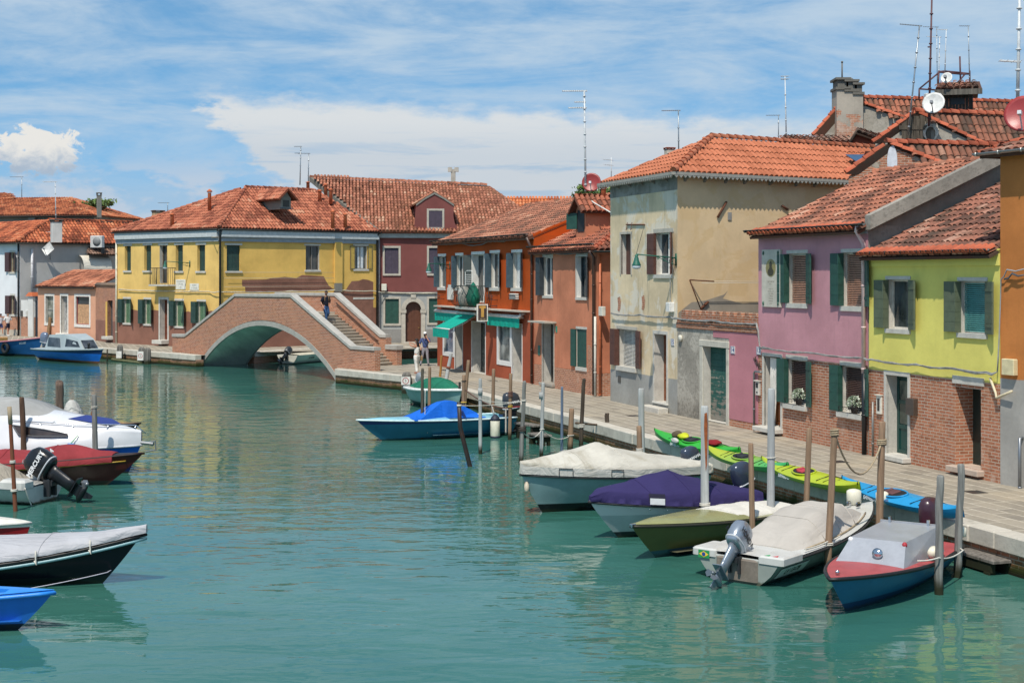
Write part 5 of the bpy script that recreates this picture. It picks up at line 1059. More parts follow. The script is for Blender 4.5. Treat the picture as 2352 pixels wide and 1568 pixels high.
for a, b, ls, lb in (((1348, 832), (1422, 908), ('FONDAMENTA', 'S.  MATTEO', 'RIO'), 'larger white street name plaque right of the small balcony'), ((1456, 863), (1524, 914), ('SESTIERE', 'S. STEFANO'), 'smaller white street name plaque on the yellow corner house')):
    (x0, z1), (x1, z0) = W1.l(P('1', *a)), W1.l(P('1', *b)); m = MB(); m.box(x0, x1, -.03, -.001, z0, z1); o = obj('street_plaque', m, paint('#dbd8cc', .6), None, W1.M, lb, 'plaque')
    for i, s in enumerate(ls): text('inscription', s, .14, W1.M @ T(((x0+x1)/2, -.032, z1-(z1-z0)*(i+.7)/(len(ls)+.4))) @ FACE, flat('#97968c'), o, .001, sx=.85)
ft = W1.pt(P('1', 1455, 706)); ft.y = -.02; tx = XX(W1, P('1', 1264, 700), -1.8); lamp(W1, ft, (tx, -1.8, ft.z+.1), 'green lamp on a scrolled arm on the yellow corner house', None)
# right-hand front
for tl, br, k in (((168, 570), (271, 768), dict(closed=(GRD, .12), boards=1, **st1)), ((773, 573), (876, 760), dict(fr=paint('#77706a', .5), pane=glass('#33322e', .1, '#54504a'), sill=(LIME(), .12, .1, .07), lintel=(LIME(), .11, .12, .03))), ((1150, 576), (1240, 752), dict(fr=paint('#7b7468', .5), pane=glass('#4a4c4a', .1, '#7e827e'), curtain=(canvas('#cfd3d6'), .3, .8, .02), sill=(LIME(), .14, .15, .06), lintel=(LIME(), .13, .15, .03)))):
    window(W1b, P('2', *tl), P('2', *br), d=.18, **k)
x0, z1 = W1b.l(P('2', 1150, 574)); x1, z0 = W1b.l(P('2', 1240, 754)); YS = paint('#b89a4a', .5)
for xa, xb in ((x0-.42, x0-.02), (x1+.05, x1+.44)): m = MB(); m.box(xa, xb, -.05, -.015, z0, z1); fr_ = MB(); [fr_.box(*q) for q in ((xa, xa+.06, -.062, -.01, z0, z1), (xb-.06, xb, -.062, -.01, z0, z1), (xa, xb, -.064, -.01, z1-.06, z1), (xa, xb, -.064, -.01, z0, z0+.06))]; s_ = obj('shutter', m, YS, h1, W1b.M); obj('frame', fr_, paint('#77684a', .5), s_, W1b.M)
window(W1b, P('2', 1140, 985), P('2', 1290, 1150), d=.12, fr=GRD, mull=1, closed=(GRD, .02), boards=1, lintel=(LIME(), .14, .05, .02))
W1b.build(plaster('#dcb362', '#9c864e', .09, .22, .0, 7.0, bc='#8a6253', bz=bzA+.1, bamp=.2, bfreq=.3), ze1, depth=4, sides='')
EXP = plaster('#8a6253', '#5d453b', .14, .1, .0, 3.0, rubble=.3)
patch(W1b, [P('2', *p) for p in ((285, 835), (470, 832), (520, 820), (560, 818), (610, 812), (700, 822), (745, 798), (910, 808), (925, 838), (950, 880), (985, 906), (860, 925), (310, 925), (308, 890), (285, 880))], EXP)
patch(W1b, [P('2', *p) for p in ((1082, 908), (1100, 880), (1125, 845), (1180, 842), (1210, 830), (1250, 835), (1290, 852), (1290, 1200), (985, 1200), (985, 925), (1050, 930))], EXP)
(x0, z1), (x1, z0) = W1b.l(P('2', 988, 525)), W1b.l(P('2', 1045, 860)); m = MB(); m.prism([Vector((x0, -.16, z1-.25)), Vector((x1, -.16, z1-.25)), Vector((x1, 0, z1)), Vector((x0, 0, z1))], (0, .001, 0)); m.box(x0, x1, -.16, 0, z0, z1-.25); obj('flue_breast', m, plaster('#dcb362', '#ab9354', .06, .06, .0, 7.0), h1, W1b.M); m = MB(); m.box(x0+.02, x1-.02, -.165, 0, z0-.6, z0-.001); obj('flue_foot', m, stone('#8f8b82', .3), h1, W1b.M)
for z_, o_ in ((790, 0), (835, 0), (900, 0)): a, b = W1b.pt(P('2', 150, z_-12), -.25), W1b.pt(P('2', 990, z_-6), -.25); b.z = a.z; W1b.bar('clothes_line', flat('#b9b3a0'), [a, b], .01, 4)
for W_, L_ in ((W1, W1.L), (W1b, W1b.L)):
    band(W_, 'eave_band', stone('#c9cfd0', .15, 4.0), ze1-.55, ze1-.12, .26); band(W_, 'eave_moulding', stone('#9fa9b2', .2, 4.0), ze1-.85, ze1-.552, .12)
s_ = .46; E0, E1, E2 = W1.M @ Vector((-.3, -.24, ze1)), None, W1b.M @ Vector((W1b.L+.15, -.24, ze1))
nA, nB = -W1.M.col[1].to_3d(), -W1b.M.col[1].to_3d(); det = nA.x*nB.y-nA.y*nB.x; k_ = .24; E1 = Vector((C1.x+(k_*nB.y-k_*nA.y)/det, C1.y+(nA.x*k_-nB.x*k_)/det, Q+ze1))
AP, AP2 = AT((565, 431.5), 97.7), AT((733, 434), 101.4); AP2.z = AP.z; l1 = lambda w: W1.I @ w
MT1 = tilemat('#b56a4c', '#94503a', '#c58d6e', .3, '#6a5140'); rf = slope([l1(p) for p in (E0, E1, AP)], MT1, h1, W1.M, w=.25, ln=.4); slope([l1(p) for p in (E1, E2, AP2, AP)], MT1, h1, W1.M, w=.235, ln=.42)
back_slope([l1(p) for p in (E2, E0, AP, AP2)], MT1, h1, W1.M); up_ = Vector((0, 0, .05))
for a, b in ((E1, AP), (E0, AP), (AP, AP2)): obj('ridge', ridge_mesh([l1(a)+up_, l1(b)+up_], .13, .45), MT1, rf, W1.M)
for W_, a, b in ((W1, E0, E1), (W1b, E1, E2)): obj('gutter', gutter_mesh(W_.I @ a+Vector((0, -.05, -.05)), W_.I @ b+Vector((0, -.05, -.05)), .09), GUT(), h1, W_.M)
x_ = XX(W1b, P('2', 116, 700), -.1); pipe(W1b, 'downpipe', DKGREY(), [(x_, -.3, ze1-.05), (x_, -.12, ze1-.5), (x_, -.12, 0)], .07); x_ = W1b.L-.08; pipe(W1b, 'downpipe', DKGREY(), [(x_, -.3, ze1-.05), (x_, -.12, ze1-.5), (x_, -.12, 0)], .07); pipe(W1, 'downpipe', paint('#d3ceba', .5), [(-.02, -.08, ze1-.4), (-.02, -.08, 0)], .06)
# dormer of the yellow house
def pot(p, Y, h_, lab, r=.13, base=None):
    b = AT(p, Y); t = thing('chimney_pot', lab, 'chimney pot', T(b), 'clay flue pipes on the yellow corner house roof'); m = MB(); m.smooth = True; m.lathe([(r, -.35), (r*.9, h_*.8), (r*.95, h_*.82)], 10); obj('pipe', m, paint('#b8623c', .8, .2), t, T(b))
    c = MB(); c.smooth = True; c.lathe([(r*1.25, h_*.86), (r*1.6, h_*.9), (r*.3, h_*1.06)], 10); c.tube([(r*.8, 0, h_*.8), (r*.8, 0, h_*.9)], .02, 4); c.tube([(-r*.8, 0, h_*.8), (-r*.8, 0, h_*.9)], .02, 4); obj('cap', c, paint('#b8623c', .8, .2), t, T(b)); return t
for p, Y, h_, lab in ((('2', 36, 262), 95.6, 1.0, 'tall clay flue pipe on the left hip of the yellow corner house'), (('1', 1318, 398), 95.5, .6, 'short clay flue pipe above the left gutter of the yellow corner house'), (('2', 880, 216), 100, .62, 'clay flue pipe under the ridge, left of its neighbour'), (('2', 965, 216), 100, .7, 'clay flue pipe under the ridge beside the grey roof verge'), (('2', 980, 402), 96.4, .85, 'clay flue pipe low on the yellow corner house roof, the taller of two'), (('2', 1075, 396), 97.6, .6, 'clay flue pipe low on the yellow corner house roof, the shorter of two'), (('2', 925, 182), 102, .75, 'clay flue pipe straddling the ridge end'), (('2', 790, 128), 102, .4, 'squat clay flue pipe behind the ridge')): pot(P(*p), Y, h_, lab)
Yd = 94.9; db = AT(P('2', 622, 290), Yd); DM = frame(db, (W1b.M.col[0].x, W1b.M.col[0].y)); DI = DM.inverted(); k = Yd/FPX; w2 = 68*.3*k*1.25; hd = 75*.3*k
m = MB(); m.box(-w2/2, w2/2, 0, 3.5, -.05, hd); m.prism([Vector((-w2/2, 0, hd)), Vector((w2/2, 0, hd)), Vector((0, 0, hd+.55))], (0, 3.5, 0)); dd = obj('dormer', m, plaster('#8f8a80', '#5a5550', .1, .1, 0.0), h1, DM)
for sg in (-1, 1):
    ps = [Vector((sg*(w2/2+.4), -.35, hd-.06)), Vector((sg*(w2/2+.4), 3.4, hd-.06)), Vector((0, 3.4, hd+.68)), Vector((0, -.35, hd+.68))]; slope(ps if sg > 0 else [ps[1], ps[0], ps[3], ps[2]], MT1, dd, DM, 'dormer_roof', w=.25)
m = MB(); m.box(-w2*.32, w2*.32, -.02, -.001, .12, hd-.1); obj('dormer_window', m, flat('#45413c'), dd, DM); m = MB(); m.box(-w2/2-.1, w2/2+.1, -.1, 0, -.02, .06); obj('dormer_sill', m, metal('#5f6468', .5), dd, DM)
# ---------------------------------------------------------------- maroon house by the side canal
A2 = Vector((-9.44, 99.9, Q)); B2 = Vector((1.0, 101.2, Q)); h2 = corner_house('maroon_house', 'maroon house with grey ground floor, arched brown door and gabled dormer', 'house', A2); W2 = Wall(A2, B2, h2)
ze = Z(W2, P('2', 1500, 482)); gz = Z(W2, P('2', 1500, 940)); PU = paint('#453b49', .6, .15, 5.0, 0.0, .05, .1); MS = stone('#c6beb0', .3, 3.0)
for a, b, mt in (((1377, 591), (1484, 788), PU), ((1716, 591), (1822, 788), PU), ((1381, 981), (1486, 1170), GREEN()), ((1716, 978), (1822, 1164), GREEN())):
    window(W2, P('2', *a), P('2', *b), d=.18, mull=0, fr=mt, closed=(mt, .08), boards=1, surround=(MS, .14), sill=(MS, .14, .14, .08))
door(W2, P('2', 1537, 1002), P('2', 1656, 1310), d=.3, mat=paint('#5e3a2a', .45, .1), leaves=2, panels=1, step=(MS, .25, .5))
(x0, z1), (x1, z0) = W2.l(P('2', 1537, 1002)), W2.l(P('2', 1656, 1310)); r = (x1-x0)/2; xc = (x0+x1)/2; zs_ = z1-r; m = MB()
for sg in (-1, 1):
    pts = [Vector((xc+sg*r, 0, z1))]+[Vector((xc+sg*r*math.cos(a), 0, zs_+r*math.sin(a))) for a in [PI/2*k/8 for k in range(8, -1, -1)]]; pts = [p+Vector((0, .012, 0)) for p in pts]; m.prism(pts, (0, .2, 0))
obj('arch_infill', m, plaster('#9b9c9a', '#66645f', .1, .15, .2, 2.0), h2, W2.M); m = MB(); N = 14
for i in range(N):
    a = [PI*(i+q)/N for q in (.01, .99)]; pts = [Vector((xc+R_*math.cos(q), y, zs_+R_*math.sin(q))) for y in (-.06, .02) for q in a for R_ in (r, r+.3)]; m.add(pts, [(0, 2, 3, 1), (4, 5, 7, 6), (0, 4, 6, 2), (1, 3, 7, 5), (0, 1, 5, 4), (2, 6, 7, 3)])
m.box(xc-.18, xc+.18, -.1, .02, z1+.26, z1+.5)
for sg in (-1, 1): m.box(xc+sg*(r+.15)-.14, xc+sg*(r+.15)+.14, -.055, .02, -.05, zs_-.05); m.box(xc+sg*(r+.15)-.2, xc+sg*(r+.15)+.2, -.1, .02, zs_-.25, zs_-.02)
obj('arch_surround', m, MS, h2, W2.M)
W2.build(plaster('#7c4a46', '#553836', .07, .15, .0, 6.0, bc='#a0a19e', bz=gz, bamp=.02), ze, sides='R', depth=6)
band(W2, 'string_course', stone('#8f9494', .3), gz-.02, gz+.1, .05); band(W2, 'eave_moulding', stone('#b5b9b6', .3), ze-.3, ze, .2); [band(W2, 'dado', plaster('#8b8985', '#5f5d58', .1, .2, .3, 2.0), 0, .95, .012, a_, b_) for a_, b_ in ((0, xc-r-.3), (xc+r+.3, W2.L))]
MT2 = tilemat('#b06f54', '#925a44', '#c69a7c', .5, '#73563f'); R0, R1, R2, R3 = AT((862, 530), 99.4), AT((1290, 540), 101.0), AT((1125, 427), 108.5), AT((712, 409), 108.5); r2 = slope([W2.I @ p for p in (R0, R1, R2, R3)], MT2, h2, W2.M, w=.25, ln=.5, amp=.1)
back_slope([W2.I @ p for p in (R1, R1+Vector((0, 14, 0)), R3+Vector((4, 8, -4)), R3, R2)], MT2, h2, W2.M)
m = MB(); v0, v1 = W2.I @ R0, W2.I @ R3; m.prism([v0+Vector((-.06, 0, -.25)), v1+Vector((-.06, 0, -.25)), v1+Vector((-.06, 0, .12)), v0+Vector((-.06, 0, .12))], (.3, .0, 0)); obj('verge_wall', m, stone('#7f7a70', .4), h2, W2.M); obj('ridge', ridge_mesh([W2.I @ R3+up_, W2.I @ R2+up_], .16, .5), MT2, r2, W2.M)
slope([W2.I @ AT(p, Y) for p, Y in (((1140, 545), 108), ((1345, 545), 108), ((1315, 456), 114), ((1160, 453), 114))], tilemat('#cc7440', '#b0582f', '#d98a58', .1), h2, W2.M, w=.25, ln=.5)
# dormer front rises from the wall
dp = [W2.pt(P('3', *p), -.01) for p in ((18, 486), (36, 440), (50, 255), (120, 205), (190, 166), (262, 205), (340, 258), (335, 350), (345, 400), (362, 430), (372, 486))]
m = MB(); m.prism(dp, (0, .3, 0)); dq = obj('dormer', m, plaster('#7c4a46', '#553836', .08, .15, .0, 6.0), h2, W2.M); xl, xr_, xm, zt_, zp = dp[2].x, dp[6].x, dp[4].x, dp[2].z, dp[4].z
m = MB(); m.box(xl+.02, xr_-.02, .28, 6.5, dp[0].z-.4, zt_); obj('dormer_side', m, plaster('#7c4a46', '#553836', .08, .15, .0, 6.0), dq, W2.M)
for sg, xe in ((-1, xl-.25), (1, xr_+.1)):
    ps = [Vector((xe, .05, zt_-.05)), Vector((xe, 6.6, zt_-.05)), Vector((xm, 6.6, zp+.05)), Vector((xm, .05, zp+.05))]; slope(ps if sg > 0 else [ps[1], ps[0], ps[3], ps[2]], MT2, dq, W2.M, 'dormer_roof', w=.25, ln=.5)
m = MB(); m.prism([dp[i]+Vector((0, -.06, .0)) for i in (2, 3, 4, 5, 6)]+[dp[i]+Vector((0, -.06, -.14)) for i in (6, 5, 4, 3, 2)], (0, .12, 0)); obj('dormer_verge', m, stone('#8f8b82', .3), dq, W2.M)
(x0, z1), (x1, z0) = W2.l(P('3', 147, 306)), W2.l(P('3', 250, 434)); m = MB(); m.box(x0, x1, -.02, -.0105, z0, z1); obj('dormer_window', m, PU, dq, W2.M); m = MB(); [m.box(*q) for q in ((x0-.14, x0, -.05, 0, z0-.14, z1+.14), (x1, x1+.14, -.05, 0, z0-.14, z1+.14), (x0, x1, -.05, 0, z1, z1+.14), (x0, x1, -.05, 0, z0-.14, z0))]; obj('surround', m, MS, dq, W2.M)
m = MB(); q = W2.pt(P('2', 1354, 895)); mb_ = MB(); mb_.bbox(q.x-.02, q.x+.34, -.3, -.001, q.z-.2, q.z+.26, .02); obj('junction_box', mb_, paint('#d3d0c0', .5), None, W2.M, 'white box on the maroon wall above the bridge landing', 'junction box'); pipe(W2, 'downpipe', paint('#a99f9d', .5), [(.1, -.08, ze-.3), (.1, -.08, 0)], .06)
# ---------------------------------------------------------------- left bank
cd_ = (W1.M.col[0].to_3d()); Pa, Pb = Vector((-36.6, 109.8, Q)), Vector((-30.3, 103.5, Q)); hp = corner_house('peach_house', 'low peach pink house with white framed shop windows beside the blue cabin boat', 'house', Pa); Wp = Wall(Pa, Pb, hp); ze = Z(Wp, P('1', 500, 890), -.2); WF = paint('#dedad2', .6)
window(Wp, P('1', 350, 958), P('1', 410, 1168), d=.15, surround=(WF, .16), sill=(WF, .18, .16, .05), fr=paint('#a5a49e'), rail=1, mull=0, pane=glass('#5c6156', .1, '#9a9a90')); door(Wp, P('1', 468, 958), P('1', 518, 1245), d=.25, mat=paint('#a9a6a2', .4, .2), panels=2, surround=(WF, .14), step=(WF, .2, .4), glassy=(glass('#4a4c4e', .1, '#b8b6b2'), .1))
wn = window(Wp, P('1', 580, 962), P('1', 685, 1180), d=.15, surround=(WF, .18), sill=(WF, .2, .18, .05), fr=paint('#8a2f3c', .5), mull=0, pane=glass('#3a3c40')); b = wn['_b']; m = MB(); m.box(b[0]+.12, b[2]-.05, .1, .14, b[1]+.05, b[1]+(b[3]-b[1])*.72); obj('board', m, paint('#b8906c', .8, .45, 14.0), wn, Wp.M)
Wp.build(plaster('#d6a184', '#8f7768', .06, .1, .35, 11.0), ze, depth=2.5, sides='LR'); pe = [Wp.pt(P('1', 283, 880), -.2), Wp.pt(P('1', 737, 882), -.2)]; pe[0].z = pe[1].z = ze; top_ = ze+.42*3.0
slope([Vector((-.15, -.2, ze)), Vector((Wp.L+.1, -.2, ze)), Vector((Wp.L+.1, 2.9, ze+.42*3.1)), Vector((-.15+.4, 2.9, ze+.42*3.1))], tilemat('#b87252', '#95573f', '#cf9a7a', .3), hp, Wp.M, w=.235); obj('gutter', gutter_mesh((-.2, -.25, ze-.03), (Wp.L+.1, -.25, ze-.03), .08), GUT(), hp, Wp.M)
Ga = Pb; Gb = Vector((-27.75, 99.6, Q)); hg = corner_house('brick_garden_wall', 'brick wall with rounded top and dark arched gate between peach and yellow houses', 'wall', Ga); Wg = Wall(Ga, Gb, hg); zt_ = Z(Wg, P('1', 810, 880))
door(Wg, P('1', 822, 992), P('1', 862, 1270), d=.3, mat=paint('#4c4f52', .5), boards=1, handle=False, step=(LIME(), .2, .4)); (x0, z1), (x1, z0) = Wg.l(P('1', 822, 992)), Wg.l(P('1', 862, 1270)); m = MB(); m.box(x0-.34, x0-.002, -.03, .02, z0, z1-.1); obj('yellow_jamb', m, plaster('#dcb362', '#ab9354', .06), hg, Wg.M)
Wg.build(plaster('#8f675a', '#5f4a40', .12, .15, .2, 9.0, rubble=.2), Z(Wg, P('1', 780, 1143)), z0=-.3, depth=.4, sides='LR'); Wg.open[0] = (Wg.open[0][0], Wg.open[0][1], Wg.open[0][2], Wg.open[0][3], .36); Wg.build(brick(.1), zt_, z0=Z(Wg, P('1', 780, 1143)), depth=.4, sides='LRB', name='brick_top'); m = MB(); m.smooth = True; m.loft([[Vector((x, .2-.28*math.cos(a), zt_+.22*math.sin(a))) for a in [PI*k/7 for k in range(8)]] for x in (0, Wg.L)], True, True); obj('coping', m, stone('#86705f', .5), hg, Wg.M)
# white house
We_c = Vector((-38.6, 111.6, Q)); hw = corner_house('white_house', 'white rendered house with brown shutters and square chimney at the left edge', 'house', We_c); Ww = Wall(We_c+Vector((-.75, .66, 0))*9, We_c, hw); Wws = Wall(We_c, We_c+Vector((.72, .70, 0))*9, hw); ze = (AT(P('1', 100, 548), 111.6).z-Q)
BW = paint('#4a3436', .6)
for tl, br in (((80, 625), (112, 775)), ((82, 955), (112, 1100))): window(Ww, P('1', *tl), P('1', *br), d=.2, fr=paint('#b5a58a'), pane=glass('#4c443c'), sL=(BW, .6, .2), sR=(BW, .55, .5), fold=(BW, .2), sill=(LIME(), .15, .2, .06), lintel=(LIME(), .14, .1, .02))
Ww.build(plaster('#dfe0e2', '#a5a5a8', .04, .05, .0, 3.0, brickbase=True, bz=Z(Ww, P('1', 100, 1115)), bamp=.02), ze, depth=7, sides=''); Wws.build(plaster('#b9b8b4', '#8b8982', .07, .15, .1, 3.0), ze, depth=5, sides='')  # side wall plaster greyer than the front: its grazing-light shade is in the colour
band(Ww, 'plinth', stone('#c9bfae', .3), -.1, .45, .04); E0, E2 = Ww.M @ Vector((-1, -.3, ze)), Wws.M @ Vector((9.2, -.3, ze)); E1 = We_c+Vector((-.05, -.5, ze)); AP = AT(P('1', 372, 380), 115.5); AP2 = AP+Vector((.72, .70, 0))*7.5; lw = lambda w: Ww.I @ w; AP0 = AP+Vector((-.75, .66, 0))*9
MTW = tilemat('#c0673e', '#93492f', '#cf8c62', .45, '#57402f'); rw = slope([lw(p) for p in (E0, E1, AP, AP0)], MTW, hw, Ww.M, w=.28); slope([lw(p) for p in (E1, E2, AP2, AP)], MTW, hw, Ww.M, w=.28); obj('ridge', ridge_mesh([lw(E1)+up_, lw(AP)+up_, lw(AP2)+up_], .14, .5), MTW, rw, Ww.M)
obj('gutter', gutter_mesh(lw(E0)+Vector((0, -.05, -.05)), lw(E1)+Vector((0, -.05, -.05)), .08), GUT(), hw, Ww.M); obj('gutter', gutter_mesh(Wws.I @ E1+Vector((0, -.05, -.05)), Wws.I @ E2+Vector((0, -.05, -.05)), .08), GUT(), hw, Wws.M)
def chimney(p0, p1, Y, mat, name_lab, capmat=None, slots=True, dpt=None, rot=.5, parent=None):
    """masonry stack: p0 bottom-left, p1 top-right photo points at distance Y"""
    a, b = AT(p0, Y), AT(p1, Y); w = abs(b.x-a.x); h_ = b.z-a.z; M = T(((a.x+b.x)/2, Y+w/2, a.z)) @ RZ(rot); w *= .8; t = thing('chimney', name_lab, 'chimney', M)
    m = MB(); m.bbox(-w/2, w/2, -w/2, w/2, -.8, h_*.8, .02); obj('stack', m, mat, t, M); c = MB(); q = w*.62; c.bbox(-q, q, -q, q, h_*.94, h_, .02); c.bbox(-q*.9, q*.9, -q*.9, q*.9, h_*.8, h_*.84, .01)
    for sx in (-1, 1):
        for sy in (-1, 1): c.box(sx*w*.45-w*.1, sx*w*.45+w*.1, sy*w*.45-w*.1, sy*w*.45+w*.1, h_*.84, h_*.94)
    obj('cap', c, capmat or mat, t, M); return t
chimney(P('1', 370, 470), P('1', 463, 372), 111.0, plaster('#c8c6c2', '#8f8b82', .08, .2, 0.0), 'broad white chimney stack in front of the left tile roof', paint('#57504a', .8)); chimney(P('1', 1150, 358), P('1', 1246, 302), 107, plaster('#b99a78', '#7d6a58', .1, .1, 0.0), 'low ochre chimney behind the left slope of the yellow corner house', paint('#7a5a48', .8))
chimney(P('1', 733, 290), P('1', 773, 166), 127, stone('#8a8780', .4), 'slender grey chimney with louvred top before a tree crown', stone('#7d7a74', .4))
pipe(Ww, 'downpipe', DKGREY(), [(Ww.L-.05, -.12, ze-.1), (Ww.L-.05, -.12, 0)], .07); x_, z_ = Wws.l(P('1', 240, 600)); pipe(Wws, 'flue_pipe', paint('#cfced0', .5), [(x_, -.12, Z(Wws, P('1', 240, 920))), (x_, -.12, z_)], .1)
dish(Wws.M @ Wws.pt(P('1', 375, 603), -.8), (-.35, -.9, .32), .62, paint('#c9c9c7', .5), 'square pale satellite dish on the side wall of the white house', Wws.M @ Wws.pt(P('1', 385, 680), -.02), n=4)
q = Wws.M @ Wws.pt(P('1', 745, 588), -.9); t = thing('air_conditioner', 'white air conditioner unit on brackets left of the yellow corner house', 'air conditioner', T(q)); M_ = T(q) @ RZ(-.3); m = MB(); m.bbox(-.55, .55, -.2, .2, 0, .95, .04); obj('housing', m, paint('#c4c4c2', .5), t, M_); m = MB(); m.smooth = True; m.lathe([(.36, 0), (.36, .03), (.05, .03)], 18, T((.08, -.2, .48)) @ RX(PI/2)); obj('grille', m, flat('#7c7f80'), t, M_)
for sx in (-.5, .4): m = MB(); m.box(sx, sx+.1, -.1, .3, -.5, 0); obj('bracket', m, DKGREY(), t, M_)
a = Wws.pt(P('1', 600, 660), -.1); b = Wws.pt(P('1', 815, 660), -.1); t = thing('window_awning', 'cream ribbed awning folded over a window of the white house', 'awning', Wws.M @ T(a)); m = MB(); m.smooth = True; n = 7; z1_ = a.z; z0_ = Z(Wws, P('1', 700, 762), -1.0)
m.loft([[Vector((x, -.05-1.0*math.sin(PI/2*k/n), z0_+.15+(z1_-z0_)*(math.cos(PI/2*k/n)) )) for k in range(n+1)] for x in (a.x, b.x)], False, False); m.loft([[Vector((x, -1.05, z0_+.15)) for x in (a.x, b.x)], [Vector((x, -1.05, z0_-.15)) for x in (a.x, b.x)]], False, False); obj('hood', m, canvas('#d4cfc2', .05), t, Wws.M)
slope([Wws.pt(P('1', *p), y) for p, y in (((670, 640), -1.3), ((905, 645), -1.3), ((905, 590), -.05), ((670, 590), -.05))], tilemat('#8a6a58', '#5f4a40', '#a98c7a', .5), hw, Wws.M, 'lean_to_roof', w=.235)
# courtyard wall with gate next to the white house
Ca = We_c+Vector((.12, -.12, 0)); hc = corner_house('gate_wall', 'white garden wall with brick base and tall iron gate left of the peach house', 'wall', Ca); Wc = Wall(Ca, Pa, hc); zt_ = Z(Wc, P('1', 200, 990)); x0 = XX(Wc, P('1', 262, 1100)); Wc.open.append((x0, -.05, Wc.L-.02, zt_-.001, .36)); Wc.build(plaster('#d9d8d4', '#a09c94', .05, .1, .1, 5.0, brickbase=True, bz=Z(Wc, P('1', 200, 1118)), bamp=.02), zt_, depth=.4, sides='LB')
m = MB(); m.bbox(x0-.75, x0-.02, -.12, .4, -.1, Z(Wc, P('1', 240, 965)), .02); pr = obj('pillar', m, plaster('#d2d1cd', '#a09c94', .05), hc, Wc.M); m = MB(); zz_ = Z(Wc, P('1', 240, 960)); m.prism([Vector((x0-.9, -.25, zz_)), Vector((x0+.1, -.25, zz_)), Vector((x0-.1, -.1, zz_+.3)), Vector((x0-.65, -.1, zz_+.3))], (0, .7, 0)); obj('tile_cap', m, tilemat(), hc, Wc.M)
g = MB(); n = 9; zg = Z(Wc, P('1', 275, 960))
for i in range(n): xx = x0+.05+(Wc.L-x0-.1)*i/(n-1); g.tube([(xx, .1, 0), (xx, .1, zg)], .02, 5)
for z_ in (.15, 1.0, zg*.75): g.tube([(x0, .1, z_), (Wc.L-.02, .1, z_)], .025, 5)
obj('iron_gate', g, metal('#4c5560', .5), hc, Wc.M)
for px in (170, 205, 228): q = Wc.pt(P('1', px, 1095)); mb_ = MB(); mb_.bbox(q.x-.12, q.x+.12, -.1, -.001, q.z-.2, q.z+.25, .01); obj('mailbox', mb_, flat('#4a4744') if px != 205 else paint('#d0cfca'), None, Wc.M, {170: 'dark letterbox by the drainpipe on the white garden wall', 205: 'white letterbox, middle one on the white garden wall', 228: 'narrow dark letterbox beside the iron gate pillar'}[px], 'letterbox')
# long roof behind the left bank
hb = corner_house('grey_warehouse', 'long grey building with tile roof behind the white house at far left', 'house', (-60, 130)); Wb = Wall(Vector((-62, 131, Q)), Vector((-37.5, 127.5, Q)), hb); ze = Z(Wb, P('1', 500, 335)); Wb.build(plaster('#8d877e', '#625c54', .1, .2, 0.0, 6.0), ze, depth=10, sides='R'); sb = .36
Wb.box('buttress', stone('#9a968e', .3), XX(Wb, P('1', 232, 350)), XX(Wb, P('1', 280, 350)), -.4, 0, 2, ze-.05)
zr_ = Z(Wb, P('1', 240, 208), 6.0); xr = XX(Wb, P('1', 545, 235), 6.0); slope([Vector((-2, -.5, ze-.1)), Vector((Wb.L+.4, -.5, ze-.1)), Vector((xr, 6, zr_)), Vector((-2, 6, zr_))], tilemat('#c06d42', '#9c5233', '#d09468', .4), hb, Wb.M, w=.25, ln=.45); slope([Vector((Wb.L+.4, -.5, ze-.1)), Vector((Wb.L+.4, 11, ze-.1)), Vector((xr, 6, zr_))], tilemat('#c06d42', '#9c5233', '#d09468', .4), hb, Wb.M, w=.25, ln=.45)
obj('gutter', gutter_mesh((-2, -.55, ze-.15), (Wb.L+.45, -.55, ze-.15), .12), GUT(), hb, Wb.M); a, b, c_ = AT(P('1', 0, 165), 140), AT(P('1', 30, 167), 140), AT(P('1', 115, 205), 138)
slope([Wb.I @ p for p in (AT((-60, 470), 134), AT(P('1', 120, 215), 134), AT(P('1', 100, 200), 138), b, AT((-60, 441), 140))], tilemat('#c06d42', '#9c5233', '#d09468', .4), hb, Wb.M, 'rear_roof', w=.25, ln=.45)
sk = MB(); q = [Wb.I @ AT(P('1', *p), 133.2) for p in ((10, 240), (45, 245), (65, 265), (25, 262))]; sk.poly(q); obj('skylight', sk, glass('#8c9aa6', .1, '#a8b4be'), hb, Wb.M)
